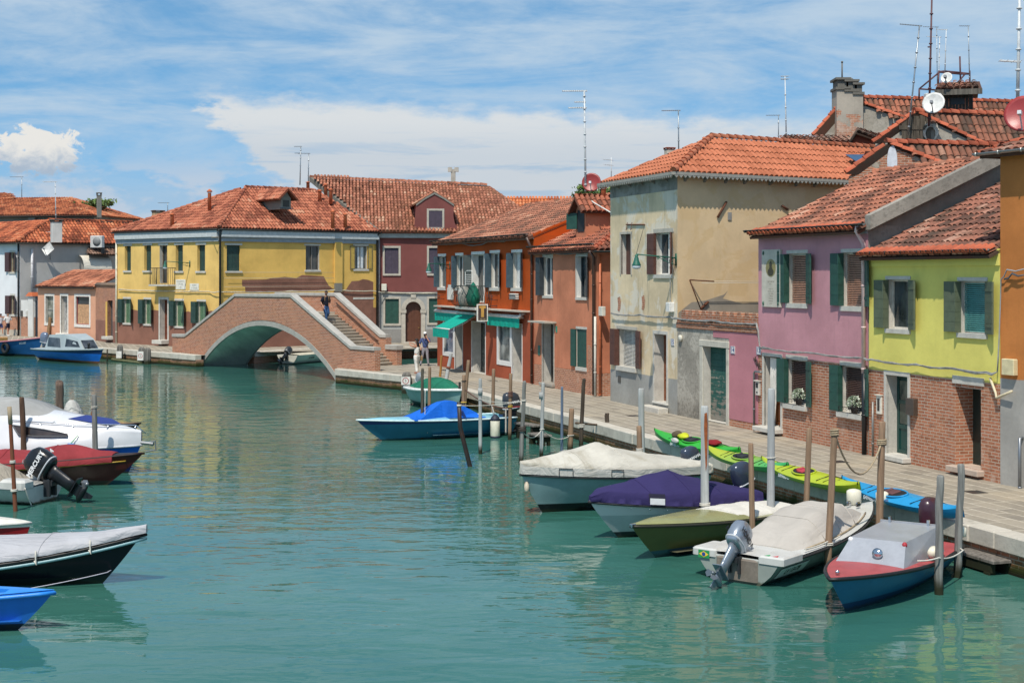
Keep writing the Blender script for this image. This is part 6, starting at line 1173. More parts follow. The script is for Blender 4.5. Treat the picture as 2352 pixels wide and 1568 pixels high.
# tree behind, between the roofs
def tree(c, r, n, lab, seed, trunk=3.0):
    rn = random.Random(seed); t = thing('tree', lab, 'tree', T((c[0], c[1], c[2]-trunk))); m = MB(); m.smooth = True; c = Vector(c); m.tube([c-Vector((0, 0, trunk)), c-Vector((.1, 0, trunk*.4)), c+Vector((.1, 0, .3))], [.22, .17, .08], 7)
    cl = []
    for i in range(9): d = Vector((rn.uniform(-1, 1)*r[0], rn.uniform(-1, 1)*r[1], rn.uniform(-.5, 1)*r[2])); cl.append(d); m.tube([c-Vector((0, 0, trunk*.25)), c+d*.5, c+d], [.08, .05, .02], 5)
    obj('trunk', m, wood('#5c5145'), t, Matrix()); f = MB()
    for i in range(n):
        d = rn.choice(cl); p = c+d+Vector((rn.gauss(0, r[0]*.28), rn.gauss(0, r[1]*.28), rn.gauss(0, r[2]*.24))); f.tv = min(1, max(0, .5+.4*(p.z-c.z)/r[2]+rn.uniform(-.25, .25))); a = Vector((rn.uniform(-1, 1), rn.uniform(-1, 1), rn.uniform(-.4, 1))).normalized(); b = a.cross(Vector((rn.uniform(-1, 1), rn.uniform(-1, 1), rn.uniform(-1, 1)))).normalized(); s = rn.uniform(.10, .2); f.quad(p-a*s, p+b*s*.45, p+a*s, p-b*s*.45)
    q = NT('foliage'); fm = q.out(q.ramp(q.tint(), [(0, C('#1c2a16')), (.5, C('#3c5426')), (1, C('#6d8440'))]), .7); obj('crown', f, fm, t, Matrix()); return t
q = AT(P('1', 685, 275), 133); tree((q.x, q.y, q.z), (1.5, 1.0, .6), 1800, 'dark green tree crown showing above the roof at far left', 4); q = AT(P('3', 1415, 178), 95); tree((q.x, q.y, q.z), (1.0, .8, .4), 900, 'small green treetop behind the red dish above the terracotta roof', 8)
# ---------------------------------------------------------------- roofs and gables behind the right row
def gable_house(name, lab, pts, Y, depth_dir, L, wallmat, roofmat, right_poly=None, left_t=.25, w=.26, sidecap=RED, ov=.12):
    """gable end facing the canal: pts = photo points of left eave, peak, right eave at distance Y; roof runs back along depth_dir"""
    a, p, b = [AT(q, Y) for q in pts]; p.z -= .2; a.z -= .12; b.z -= .12; u = Vector((b.x-a.x, b.y-a.y, 0)); o = Vector((a.x, a.y, Q)); h = corner_house(name, lab, 'house', o); M = Matrix.Translation(o); d = Vector((depth_dir[0], depth_dir[1], 0)).normalized()*L
    la, lp, lb = a-o, p-o, b-o; m = MB(); m.prism([Vector((la.x, la.y, -.2)), Vector((lb.x, lb.y, -.2)), lb, lp, la], d*.02); obj('gable', m, wallmat, h, M); m = MB(); m.quad(Vector((lb.x, lb.y, 0)), Vector((lb.x, lb.y, 0))+d, lb+d, lb); m.quad(la+d, Vector((la.x, la.y, 0))+d, Vector((la.x, la.y, 0)), la); obj('wall', m, wallmat, h, M)
    f = d.normalized()*-ov; up = Vector((0, 0, .1)); r1 = slope([lb+f+up, lb+d+up, lp+d+up, lp+f+up], roofmat, h, M, w=w); r2 = slope([la+d+up, la+f+up, lp+f+up, lp+d+up], roofmat, h, M, w=w)
    obj('ridge', ridge_mesh([lp+f+up*1.4, lp+d+up*1.4], .13), sidecap, r1, M); obj('verge', ridge_mesh([lb+f*.6+up*1.3, lp+f*.6+up*1.3], .11), sidecap, r1, M); obj('verge', ridge_mesh([la+f*.6+up*1.3, lp+f*.6+up*1.3], .11), sidecap, r2, M); return h, M, (la, lp, lb), d
RUB = plaster('#a59a8c', '#5f574d', .2, .3, .0, 2.0, rubble=.7, brickbase=True, bz=9.0, bamp=3.0, bfreq=.7); GREYR = plaster('#a39c90', '#5f5a52', .12, .3, .0, 5.0, rubble=.35, patches='#b5aea2', pamt=.5)
RD = tilemat('#97604a', '#6a4a3d', '#ab8670', .85, '#4d463d')
# nearest gable with the oval opening
hA, MA, (la, lp, lb), dA = gable_house('gable_house', 'brick gable with a white oval opening just above the pink house roof', (P('5', 486, 1325), P('5', 800, 1078), P('5', 1225, 1262)), 47.2, (.97, .25), 9, RUB, RD)
q = AT(P('5', 820, 1238), 47.15)-MA.translation; m = MB(); m.poly([q+Vector((.17*math.cos(a), -.005, .55*math.sin(a))) for a in [2*PI*i/20 for i in range(20)]]); obj('oval_opening', m, paint('#c9ccd2', .6), hA, MA)
# middle gable with the plank hatch
hB, MB_, (la, lp, lb), dB = gable_house('gable_house', 'grey rubble gable with a plank hatch and coiled cable behind the oval gable', (P('5', 690, 1092), P('5', 1012, 842), P('5', 1600, 1142)), 53, (.96, .28), 12, GREYR, RD)
q = AT(P('5', 1005, 1015), 52.95)-MB_.translation; m = MB()
for i in range(5): m.box(q.x-.55+.22*i, q.x-.35+.22*i, q.y-.05, q.y-.01, q.z-.62+.02*i, q.z+.55+.03*i)
m.box(q.x-.65, q.x+.6, q.y-.075, q.y-.05, q.z+.1, q.z+.25); obj('hatch', m, wood('#5c544a'), hB, MB_); m = MB(); m.smooth = True; q = AT(P('5', 1112, 1025), 52.9)-MB_.translation
for k in range(7): m.tube([q+Vector(((.2+.02*k)*math.cos(a*.5), -.03+.01*k, (.28+.02*k)*math.sin(a*.5)+.02*k)) for a in range(14)], .012, 4)
obj('cable_coil', m, paint('#cfc9bd', .6), hB, MB_)
# rear grey gable with chimney
hC, MC, (la, lp, lb), dC = gable_house('gable_house', 'tall smooth grey gable with a stepped brick chimney, highest of the rear houses', (P('5', 230, 1035), P('5', 480, 735), P('5', 940, 912)), 64, (.97, .22), 15, GREYR, tilemat('#a9664c', '#774f3f', '#b98c72', .75, '#554c3e'))
t = thing('chimney', 'broad stepped chimney of peeling brick on the grey rear gable', 'chimney', T(AT(P('5', 500, 900), 63.5))); kk = 64/FPX; o_ = AT(P('5', 396, 900), 63.6); m = MB(); wd = 200*.3*kk; m.box(0, wd*.3, 0, 1.0, -1, 230*.3*kk); m.box(wd*.3, wd*.62, 0, 1.0, -1, 215*.3*kk); m.box(wd*.62, wd, 0, 1.0, -1, 192*.3*kk); obj('stack', m, plaster('#a89f92', '#5f5850', .15, .2, 0.0, 3.0, brickbase=True, bz=.1, bamp=2.2, bfreq=1.2), t, T(o_))
for x0_, x1_, z_ in ((-.05, .52, 232), (.28, .85, 217), (.6, 1.05, 194)): m = MB(); m.box(wd*x0_, wd*x1_, -.1, 1.1, z_*.3*kk+.32, z_*.3*kk+.42); m.box(wd*x0_+.1, wd*x1_-.1, 0, .95, z_*.3*kk, z_*.3*kk+.32); m.box(wd*x0_, wd*x1_, -.06, 1.05, z_*.3*kk-.12, z_*.3*kk+.0); obj('cap', m, stone('#77736b', .4), t, T(o_))
m = MB(); m.smooth = True; m.tube([(wd*.28, .4, 1.7), (wd*.28, .4, 2.5)], .035, 8); m.lathe([(.05, 2.5), (.05, 2.56), (.02, 2.58)], 8, None, (wd*.28, .4, 0)); m.lathe([(.09, 1.55), (.09, 1.72), (.15, 1.74), (.02, 1.84)], 8, None, (wd*.62, .4, 0)); obj('flue', m, stone('#7d7a74', .3), t, T(o_))
# low roof peeping over the beige house
hD = corner_house('rear_lean_to', 'low dark tiled lean-to roof behind the beige house ridge', 'house', AT((1790, 330), 60)); MD = Matrix(); ps = [AT(P('5', *p), Y) for p, Y in (((-45, 1085), 58.5), ((490, 1092), 58.5), ((480, 1058), 60.3), ((-10, 1030), 60.3))]; slope(ps, tilemat('#8a5a48', '#5c4238', '#a07a66', .5), hD, MD, w=.25); m = MB(); m.poly([ps[0]-Vector((0, -.2, .1)), ps[1]-Vector((0, -.2, .1)), ps[1]-Vector((0, -.2, 2)), ps[0]-Vector((0, -.2, 2))]); obj('wall', m, plaster('#7a4335', '#4d3028', .1), hD, MD)
gp = [AT(P('5', *p), 58.2) for p in ((490, 1100), (548, 1008), (690, 1062), (690, 1110))]; m = MB(); m.prism(gp, (0, .4, 0)); obj('gable', m, plaster('#8a4a38', '#4d3028', .1), hD, MD); slope([AT(P('5', *p), Y) for p, Y in (((545, 1010), 58), ((695, 1062), 58), ((752, 1030), 61), ((560, 990), 61))], tilemat('#8a5a48', '#5c4238', '#a07a66', .5), hD, MD, w=.25)
m = MB(); m.smooth = True; m.tube([gp[0]+Vector((0, -.1, 0)), gp[1]+Vector((0, -.1, .05)), gp[2]+Vector((0, -.1, .05))], .08, 6); obj('barge_board', m, wood('#5a4d44'), hD, MD)
# wooden roof hut between the dishes
hk = 57/FPX; o_ = AT(P('R', 640, 985), 57); t = thing('roof_hut', 'weathered wooden roof hut with a small tiled top among the aerials', 'dormer', T(o_)); MH = T(o_) @ RZ(-.25); w_, h_ = 260*.25*hk, 150*.25*hk; m = MB(); n = 9
for i in range(n): m.box(-w_/2+w_*i/n, -w_/2+w_*(i+.94)/n, -.02, .03, -.4, h_)
for i in range(5): m.box(-w_/2-.02, -w_/2+.03, .03+.3*i, .31+.3*i, -.4, h_)
for i in range(5): m.box(w_/2-.03, w_/2+.02, .03+.3*i, .31+.3*i, -.4, h_)
obj('planks', m, wood('#4a443e', 9.0, .5), t, MH); m = MB(); m.box(-.25, .3, -.05, -.021, .1, h_-.3); obj('hatch', m, flat('#2c3034'), t, MH); slope([Vector((-w_/2-.3, -.5, h_+.02)), Vector((w_/2+.35, -.5, h_+.02)), Vector((w_/2+.35, .8, h_+.45)), Vector((-w_/2-.1, .8, h_+.45))], RD, t, MH, 'roof', w=.24); back_slope([Vector((w_/2+.35, 2, h_)), Vector((-w_/2-.3, 2, h_)), Vector((-w_/2-.1, .8, h_+.45)), Vector((w_/2+.35, .8, h_+.45))], RD, t, MH)
m = MB(); m.box(-w_/2-.32, w_/2+.36, -.54, -.49, h_-.22, h_); obj('fascia', m, wood('#6b665e'), t, MH)
# aerials
PUR = metal('#5b3f44', .6, .3, .3); ALU = metal('#9aa0a4', .4); WH = paint('#c9cccd', .4)
def aer(b, t, Yd, booms, lab, r=.028, mat=None): return antenna(AT(b, Yd), AT(t, Yd), booms, lab, r, mat)
aer(P('R', 380, 1160), P('R', 408, -40), 52.6, [(1.9, .12, 2.7, 2, .08, 0), (6.0, .3, 2.9, 5, .22, .15)], 'tallest dark purple aerial mast rising past the top of the picture', .045, PUR)
aer(P('R', 190, 1240), P('R', 294, 238), 52.5, [(.0, .8, 2.95, 9, .14, .12)], 'leaning pale aerial mast propped on the rubble gable', .035, ALU)
aer(P('R', 460, 1000), P('R', 452, 246), 59, [(.02, .62, 2.95, 7, .14, .06)], 'thin aerial mast just right of the tallest purple mast', .02, ALU); aer(P('R', 468, 840), P('R', 480, 338), 58, [(.02, .58, 2.95, 7, .14, .08)], 'short aerial mast with a dark striped pole near the frame', .022, WH)
aer(P('R', 528, 660), P('R', 540, 270), 57.5, [(.02, .42, 2.95, 6, .14, .06)], 'aerial on a striped pole above the small white dish', .022, WH); aer(P('R', 755, 780), P('R', 742, 236), 57.5, [(.02, .4, 3.05, 6, .14, .03)], 'rightmost aerial on the metal roof frame', .022, ALU)
aer(P('5', 1780, 780), P('5', 1795, -20), 38, [(.0, .45, 3.1, 5, .14, 0), (1.72, .55, 3.0, 4, .3, .08)], 'tall white aerial pole above the red dish at the right edge', .05, WH)
aer(('x' and (1345, 440)), (1342, 208), 62, [(.02, 1.1, 3.1, 12, .35, .0), (.5, .5, 3.05, 6, .25, 0), (.75, .8, 3.0, 9, .28, 0)], 'tall lattice aerial with three booms above the orange roof', .05, WH); aer((1559, 370), (1558, 253), 60, [(.02, .8, 3.05, 10, .25, 0)], 'single boom aerial behind the beige house roof', .03, ALU)
aer((1806, 322), (1803, 175), 61, [(.12, .25, 1.57, 5, .2, 0), (.0, .2, 1.57, 4, .2, 0)], 'aerial with a comb head behind the beige house roof', .03, WH); aer((1788, 328), (1788, 264), 61, [(.02, .6, 3.05, 9, .22, 0)], 'low aerial left of the comb headed aerial', .022, ALU)
aer((1404, 412), (1404, 362), 55, [(.1, .35, 2.8, 6, .25, .1), (.3, .3, 2.8, 5, .22, .1)], 'white fishbone aerial at the left corner of the beige roof', .02, WH)
aer((689, 425), (691, 336), 103, [(.02, .55, 3.1, 9, .25, 0), (.5, .5, 3.0, 9, .2, 0)], 'left one of two aerials above the yellow corner house ridge', .04, ALU); aer((708, 430), (709, 352), 104, [(.02, .9, 3.1, 12, .3, 0)], 'right one of two aerials above the yellow corner house ridge', .04, ALU)
aer((50, 470), (50, 406), 138, [(.02, 1.3, 3.14, 10, .3, 0)], 'thin aerial at the far left edge', .04, ALU); aer(P('1', 428, 366), P('1', 422, 86), 112, [(.0, 1.1, 3.1, 14, .3, 0), (3.95, .7, 3.1, 5, .9, 0)], 'aerial standing on the broad white chimney', .04, WH); aer(P('1', 1284, 330), P('1', 1284, 246), 108, [(.0, .85, 3.1, 9, .25, 0)], 'aerial behind the left slope of the yellow corner house', .035, ALU); aer((545, 455), (545, 440), 104, [(.0, 1.4, 3.14, 10, .25, .02)], 'aerial boom lying just above the yellow corner house hip', .03, ALU)
m = MB(); m.smooth = True; fp = lambda x, y, Y=58: AT(P('R', x, y), Y)
for a, b in (((290, 910), (292, 815)), ((292, 818), (465, 830)), ((292, 818), (480, 662)), ((465, 830), (472, 655)), ((475, 660), (530, 655)), ((530, 655), (665, 668)), ((665, 668), (760, 680)), ((480, 665), (665, 682)), ((665, 682), (760, 682)), ((665, 520), (672, 790)), ((755, 650), (758, 800)), ((710, 685), (625, 785)), ((472, 655), (465, 820)), ((520, 700), (520, 790)), ((778, 880), (778, 1010))): m.tube([fp(*a), fp(*b)], .035, 6)
obj('roof_frame', m, PUR, None, Matrix(), 'purple scaffold pipe frame standing on the rear roofs', 'pipe frame')
dish(AT(P('5', 1140, 795), 52.2), (-.45, -.82, .28), .41, paint('#d2d2ce', .4), 'large white satellite dish on the rubble gable', AT(P('5', 1108, 850), 52.6)); dish(AT(P('5', 1238, 600), 56.5), (-.5, -.8, .35), .23, paint('#d2d2ce', .4), 'small white satellite dish above the wooden roof hut', AT(P('5', 1232, 650), 57)); RDISH = paint('#8f3230', .4, .05)
dish(AT((1359, 420), 62), (-.2, -.95, .22), .34*62/FPX*46/.34*.9 if False else .42, RDISH, 'small brick red satellite dish on the terracotta house roof', AT((1346, 432), 62), armmat=WH); dish(AT((2352, 264), 37.5), (-.5, -.8, .25), .5, paint('#9c3a3a', .4, .05), 'large dark red satellite dish cut by the right edge', AT(P('5', 1790, 870), 37.9), armmat=WH)
t = thing('air_conditioner', 'white air conditioner behind the large white dish', 'air conditioner', T(AT(P('5', 1150, 780), 54))); m = MB(); o_ = AT(P('R', 432, 990), 54); m.bbox(-.33, .27, 0, .3, .0, .55, .02); obj('housing', m, paint('#c9c9c6', .5), t, T(o_)); m = MB(); m.box(.14, .25, -.01, -.001, .42, .5); obj('badge', m, flat('#2a6f9f'), t, T(o_)); m = MB(); m.smooth = True; m.lathe([(.2, 0), (.2, .02), (.03, .02)], 18, T((-.08, -.001, .27)) @ RX(PI/2)); obj('grille', m, flat('#8c8f90'), t, T(o_))
chimney((1527, 362), (1551, 338), 57, plaster('#c3b9aa', '#8c8276', .1, .1, 0.0), 'small chimney with red cap behind the beige house roof', paint('#8d4a36', .8), rot=.3); t = pot((1386, 456), 60, .5, 'slim orange chimney pot beside the red satellite dish', .11); t['group'] = ''; del t['group']
for p, Y, lb_ in ((P('5', 560, 1215), 53.2, ''),): pass
sk = MB(); q = [W5.I @ p for p in (AT(P('5', 470, 1193), 53.3), AT(P('5', 635, 1193), 54.2), AT(P('5', 610, 1215), 53.9), AT(P('5', 560, 1250), 53.2))]; sk.prism(q, (0, -.05, .05)); obj('skylight', sk, glass('#27405e', .06, '#3b5878'), h5, W5.M)
q = AT((1041, 424), 112); m = MB(); m.box(-.18, .18, -.1, .1, -.4, 1.2); o = obj('vent_pipe', m, stone('#b9b4a8', .2), None, T(q), 'pale twin flue with flat cap on the big roof behind the bridge', 'flue'); m = MB(); m.box(-.42, -.1, -.15, .15, 1.0, 1.35); m.box(.1, .42, -.15, .15, 1.0, 1.35); obj('cap', m, stone('#c3beb2', .2), o, T(q))
m = MB(); m.smooth = True; pts = [W4.M @ W4.pt(P('3', *p), y) for p, y in (((1345, 180), 2), ((1375, 215), 1.5), ((1410, 245), 1.2), ((1470, 280), 1.2), ((1540, 320), 1.0))]; m.tube(pts, .03, 5); obj('aerial_lead', m, paint('#d5d2ca', .5), None, Matrix(), 'loose white aerial lead trailing over the terracotta house roof', 'cable')
# cable bundles along the fronts
CB = paint('#8f8f8c', .5, .2); wp = lambda W, z, x, y, o=-.1: W.M @ W.pt(P(z, x, y), o)
cable('cable_bundle', [wp(W5, 'T', 180, 80), wp(W5, 'T', 560, 100), wp(W5, 'T', 960, 125), wp(W6, 'T', 1030, 140), wp(W6, 'T', 1500, 175), wp(W6, 'T', 2090, 215), wp(W6, 'T', 2110, 300), wp(W6, 'T', 2130, 520), wp(W7, '8', 1400, 440), wp(W7, '7', 200, 85), wp(W7, '7', 600, 125), wp(W8, '7', 660, 135), wp(W8, '7', 1000, 175), wp(W8, '7', 1300, 205), wp(W8, '7', 1540, 240), wp(W8, '7', 1620, 235)], CB, 'grey bundle of cables running along the beige, pink and yellow fronts', 6, .014, .05)
cable('cable_bundle', [wp(W8, '7', 1625, 230), wp(W8, '6', 1640, 1150), wp(W8, '6', 1655, 700), wp(W9, '6', 1700, 625), wp(W9, '6', 1829, 622)], paint('#9a9da0', .5), 'thin cables climbing the corner between yellow and orange houses', 2, .014, .02); cable('cable_bundle', [wp(W9, '6', 1680, 700), wp(W9, '6', 1740, 655), wp(W9, '6', 1829, 668)], flat('#55565a'), 'dark cable bundle on the orange house at the right edge', 4, .016, .03)
cable('cable_bundle', [wp(W3, '3', 200, 565), wp(W3, '3', 400, 555), wp(W3, '3', 500, 570), wp(W3, '3', 600, 545), wp(W3, '3', 890, 515), wp(W3, '3', 915, 560), wp(W4, '3', 945, 630), wp(W4, '3', 1100, 635), wp(W4, '3', 1390, 625)], paint('#6f7376', .5), 'drooping cables under the eaves of the orange and terracotta houses', 3, .016, .05)
cable('cable_bundle', [wp(W1, '1', 905, 525), wp(W1, '1', 1290, 515), wp(W1, '1', 1620, 505), wp(W1b, '2', 60, 510), wp(W1b, '2', 500, 520), wp(W1b, '2', 1000, 522), wp(W1b, '2', 1290, 520)], paint('#9c9480', .6), 'cables under the eave of the yellow corner house', 3, .02, .05)
cable('cable_bundle', [wp(W1, '1', 905, 908), wp(W1, '1', 1600, 925), wp(W1b, '2', 100, 928), wp(W1b, '2', 700, 922), wp(W1b, '2', 1000, 912), wp(W1b, '2', 1290, 920), wp(W2, '2', 1400, 932), wp(W2, '2', 1770, 935)], paint('#c3bda9', .6), 'pale cable bundle across the yellow corner house at bridge height', 3, .025, .05)
# ---------------------------------------------------------------- mooring poles
def pole(top, base, r0, r1, mat, lab, kind='wood', zb=None, Y=None, group=None, band=None, bent=None, zbase=0.0, name='mooring_pole', cat='mooring pole'):
    """base: photo point where it meets the water (or Y = distance along the ray); top: photo point of its head"""
    b = G(base, zbase) if Y is None else AT(base, Y); Yt = b.y; t_ = AT(top, Yt); b.z = zbase; L = (t_-b).length; o = Vector((b.x, b.y, zbase)); m = MB(); m.smooth = True; rn = random.Random(int(top[0]*7))
    d = (t_-b)/L; lo = b-d*1.0; pts = [lo-b]; rs = [r1]
    for f in ((0, .15, .3, .45, .6, .75, .9, .985, 1.0) if kind != 'cone' else (0, .2, .4, .6, .78, .8, .9, .99, 1.0)):
        k = (1-f)*r1+f*r0
        if f == 1.0: k *= .82 if kind != 'cone' else .8
        w = .012 if kind == 'wood' else 0.0
        pts.append(d*L*f+Vector((rn.uniform(-w, w), rn.uniform(-w, w), 0))); rs.append(k*(1+(rn.uniform(-.06, .06) if kind == 'wood' else 0)))
    if bent: pts = [Vector(p) for p in ([-d*1.0, Vector((0, 0, 0)), AT(bent, Yt)-o, t_-o])]; rs = [r1, r1, (r0+r1)/2, r0]
    m.tube(pts, rs, 12); t = thing(name, lab, cat, T(o), group); p = obj('shaft', m, mat, t, T(o))
    if band:
        for f, mt, hh, kk in band: q = MB(); q.smooth = True; c = d*L*f; rr = ((1-f)*r1+f*r0)*kk; q.tube([c-d*hh/2, c+d*hh/2], rr, 14); obj('collar', q, mt, t, T(o))
    return t
TAN = wood('#8f7660', 9.0, .75, True); GRP = wood('#a9aba9', 5.0, .8, True); GRW = wood('#80807c', 9.0, .6, True); DKW = wood('#4f463d', 9.0, .55, True); RW = metal('#7a4a33', .8, .5, .2); TIMB = wood('#8a7a68', 8.0, .7, True)
WHR = paint('#cfccc2', .8); pr_ = [
 (('A', 1505, 415), P('9', 615, 748), 0.049, 0.058, wood('#5f594e', 9.0, .6, True), 'dark slim pole standing before the blue covered speedboat', 'wood'),
 (('A', 1615, 390), (986, 948), 0.058, 0.069, TAN, 'brown pole standing between the speedboat and the green covered boat', 'cone'),
 (('A', 1940, 180), (1017, 918), 0.075, 0.088, GRP, 'leaning grey pole with a brown band by the green covered boat stern', 'wood'),
 (('B', 325, 20), (1064, 962), 0.062, 0.073, TAN, 'leaning brown pole with a white label behind its twin', 'cone'),
 (('B', 265, 215), P('9', 930, 722), 0.060, 0.071, TAN, 'brown pole with yellow rope hooped round it at the light blue speedboat', 'cone'),
 (('B', 480, 260), P('B', 480, 1250), 0.049, 0.058, GRP, 'pale grey pipe pole with sleeve, left of the white fender', 'cone'),
 (('B', 655, 135), (1131, 986), 0.058, 0.069, TAN, 'brown pole behind the white fender', 'cone'),
 (('B', 880, 195), P('B', 865, 1065), 0.053, 0.062, TAN, 'brown pole wrapped in many ropes beside the black outboard', 'cone'),
 (('B', 1060, 300), (1197, 1066), 0.055, 0.066, GRW, 'weathered grey timber pole with a dark rope coil', 'wood'),
 (('B', 1305, 315), P('B', 1280, 1290), 0.050, 0.059, GRP, 'pale grey pipe pole with sleeve, standing right of the coil pole', 'cone'),
 (('B', 1553, 370), P('B', 1550, 1240), 0.039, 0.046, paint('#5f6d80', .45, .1), 'thin blue grey pipe pole', 'pipe'),
 (('B', 1680, 655), P('B', 1655, 1225), 0.076, 0.089, TAN, 'short thick brown pole beside the blue grey pipe', 'cone'),
 (('B', 1842, 265), P('B', 1800, 1190), 0.056, 0.067, DKW, 'crooked dark pole with a bar lashed to it', 'wood'),
 (('8', 467, 750), (1474, 1078), 0.079, 0.094, GRP, 'tall pale grey pole rising behind the white covered boat', 'cone'),
 (('8', 450, 1037), (1471, 1128), 0.065, 0.077, TAN, 'brown pole bound with rope in front of the white covered boat', 'cone'),
 (('8', 952, 885), (1619, 1233), 0.077, 0.092, wood('#adafad', 5.0, .82, True), 'thick grey pole with an orange rust streak', 'cone'),
 (('8', 1463, 750), (1770, 1231), 0.072, 0.085, wood('#a3a5a5', 5.0, .82, True), 'tall plain grey pole at the stern of the purple covered boat', 'cone'),
 (('8', 1305, 1170), (1729, 1262), 0.051, 0.060, TAN, 'brown pole between the olive boat and the white boat with silver outboard', 'cone'),
 (('7', 186, 662), (1850, 1214), 0.058, 0.069, TAN, 'brown pole in front of the lime kayak', 'cone'),
 (('7', 380, 660), (1900, 1316), 0.058, 0.069, TAN, 'brown pole with rope turns at its head, left of the red and blue boat', 'cone'),
 (('7', 745, 612), (2018, 1266), 0.066, 0.078, TAN, 'brown pole with knotted rope in front of the blue kayak', 'cone'),
 (('Z', 1336, 102), P('Z', 1325, 940), 0.063, 0.075, GRW, 'nearer of two cracked grey timber poles beside the red and blue boat', 'wood'),
 (('Z', 1487, 20), P('Z', 1460, 820), 0.062, 0.073, GRW, 'farther and taller cracked grey timber pole beside the plank step', 'wood'),
 (('X', 342, 132), (138, 978), 0.132, 0.156, wood('#6b5a50', 7.0, .55, True), 'thick cracked timber stump behind the white cabin cruiser', 'wood'),
 (('E', 282, 60), (58, 1092), 0.069, 0.081, wood('#5e4a3c', 9.0, .6, True), 'dark brown pole in front of the cabin cruiser canopy', 'wood'),
 (('E', 1235, 25), (220, 1099), 0.067, 0.079, GRW, 'grey pole with a rope beside the cruiser bow', 'cone'),
 (('E', 126, 210), P('E', 203, 1552), 0.042, 0.050, RW, 'rusty brown pipe pole with a paler upper length', 'pipe'),
 (('C', 772, 420), (107, 796), 0.132, 0.156, wood('#8f7355', 7.0, .6, True), 'leaning rough timber post left of the blue cabin boat engine', 'wood'),
 (('C', 1247, 490), (184, 788), 0.097, 0.114, GRP, 'grey pole behind the blue cabin boat roof', 'pipe'),
 (('C', 1487, 490), (220, 790), 0.097, 0.114, GRP, 'grey pole behind the front windows of the blue cabin boat', 'pipe'),
 (('C', 205, 450), (17, 780), 0.106, 0.125, wood('#84725a', 7.0, .6, True), 'slanting timber post beside the two far left walkers', 'wood'),
 (('C', 1643, 905), P('C', 1640, 1090), 0.044, 0.052, DKW, 'thin black stake against the quay wall below the yellow corner house', 'wood'),
]
POLES = []
for tp, base, r0, r1, mt, lb, kd in pr_: POLES.append(pole(P(*tp), base, r0, r1, mt, lb, kd, group='mooring poles along the canal'))
def ring(i, f, n, mat, label, r=.012, spread=.03, k=1.12, drop=0.0):
    """rope turned round pole i at a fraction f of its height"""
    t = POLES[i]; sh = [c for c in t.children if c.name.startswith('shaft')][0]; vs = [Vector(v.co) for v in sh.data.vertices]; zt_ = max(v.z for v in vs); zz = zt_*f; near = [v for v in vs]; lev = sorted({round(sum(vs[k_+j].z for j in range(12))/12, 4) for k_ in range(0, len(vs), 12)})
    rings = [(sum((vs[k_+j] for j in range(12)), Vector())/12, max((vs[k_+j]-sum((vs[k_+q] for q in range(12)), Vector())/12).length for j in range(12))) for k_ in range(0, len(vs), 12)]
    for (c0, r0), (c1, r1) in zip(rings[:-1], rings[1:]):
        if c0.z <= zz <= c1.z: s = (zz-c0.z)/max(1e-6, c1.z-c0.z); c = c0.lerp(c1, s); rr = r0+(r1-r0)*s; break
    else: c, rr = rings[-1]
    m = MB(); m.smooth = True; pts = [c+Vector(((rr*k+.004)*math.cos(a*.45), (rr*k+.004)*math.sin(a*.45), spread*(a*.45/(2*PI))-n*spread/2)) for a in range(int(n*14)+1)]; m.tube(pts, r, 5)
    w = WM[t.name]; o = obj('rope', m, mat, None, w, label, 'rope'); return w @ c
ROPE = paint('#a08f74', .85, .2, 20.0); ROPW = paint('#c9c5ba', .8, .1, 20.0); ROPD = paint('#4a4038', .85, .2)
def rope(name, pts, lab, mat=ROPE, r=.014, sag=.15):
    m = MB(); m.smooth = True; out = []
    for a, b in zip(pts[:-1], pts[1:]):
        a, b = Vector(a), Vector(b); n = 12
        for i in range(n): s = i/n; out.append(a.lerp(b, s)+Vector((0, 0, -sag*4*s*(1-s)*(b-a).length*.25)))
    out.append(Vector(pts[-1])); m.tube(out, r, 5); return obj(name, m, mat, None, Matrix(), lab, 'rope')
a = ring(19, .965, 3, ROPE, 'thick rope turns heading the brown pole left of the red and blue boat', .018, .04); b = ring(20, .84, 3, ROPE, 'knotted rope on the brown pole in front of the blue kayak', .02, .035); rope('rope', [a, b], 'rope drooping between two brown poles by the kayaks', ROPE, .02, 1.1)
ring(19, .2, 2, ROPW, 'white rope low on the brown pole left of the red and blue boat'); ring(14, .62, 4, ROPW, 'pale rope turns on the pole before the white covered boat', .013, .03); e_ = ring(15, .25, 2, ROPW, 'white rope tied round the rust streaked pole low down', .014); ring(16, .53, 1, ROPW, 'single white cord round the plain grey pole', .012); ring(25, .85, 2, ROPW, 'dark thin cord round the grey pole by the cruiser', .008)
c_ = ring(8, .76, 2, ROPW, 'white cord on the weathered pole with a coil'); p7 = ring(7, .68, 4, wood('#7a5a50'), 'reddish rope wound on the pole beside the black outboard', .02, .05); p4 = ring(4, .9, 1, ROPD, 'dark rope at the twin brown poles', .016); rope('rope', [p4+Vector((0, 0, -.25)), p7+Vector((0, 0, -.45)), p7], 'heavy dark rope slung between poles behind the speedboat', paint('#5e4238', .9, .2), .022, .35)
rope('rope', [c_, ring(5, .72, 1, ROPW, 'white cord round the grey pipe pole near the fender', .008)], 'thin white line between the grey poles', ROPW, .008, .1)
ring(8, .42, 3, ROPD, 'black rope coil hung on the weathered timber pole', .018, .05, 1.5); p8 = ring(8, .4, 1, ROPW, 'grey mooring line around the weathered timber pole', .012); p9 = ring(9, .37, 1, ROPW, 'mooring line end at the grey sleeved pole', .012); p11 = ring(11, .38, 1, ROPW, 'mooring line end at the short thick pole', .012); rope('rope', [p8, p9, p11], 'white line slung low between three poles', ROPW, .014, .5)
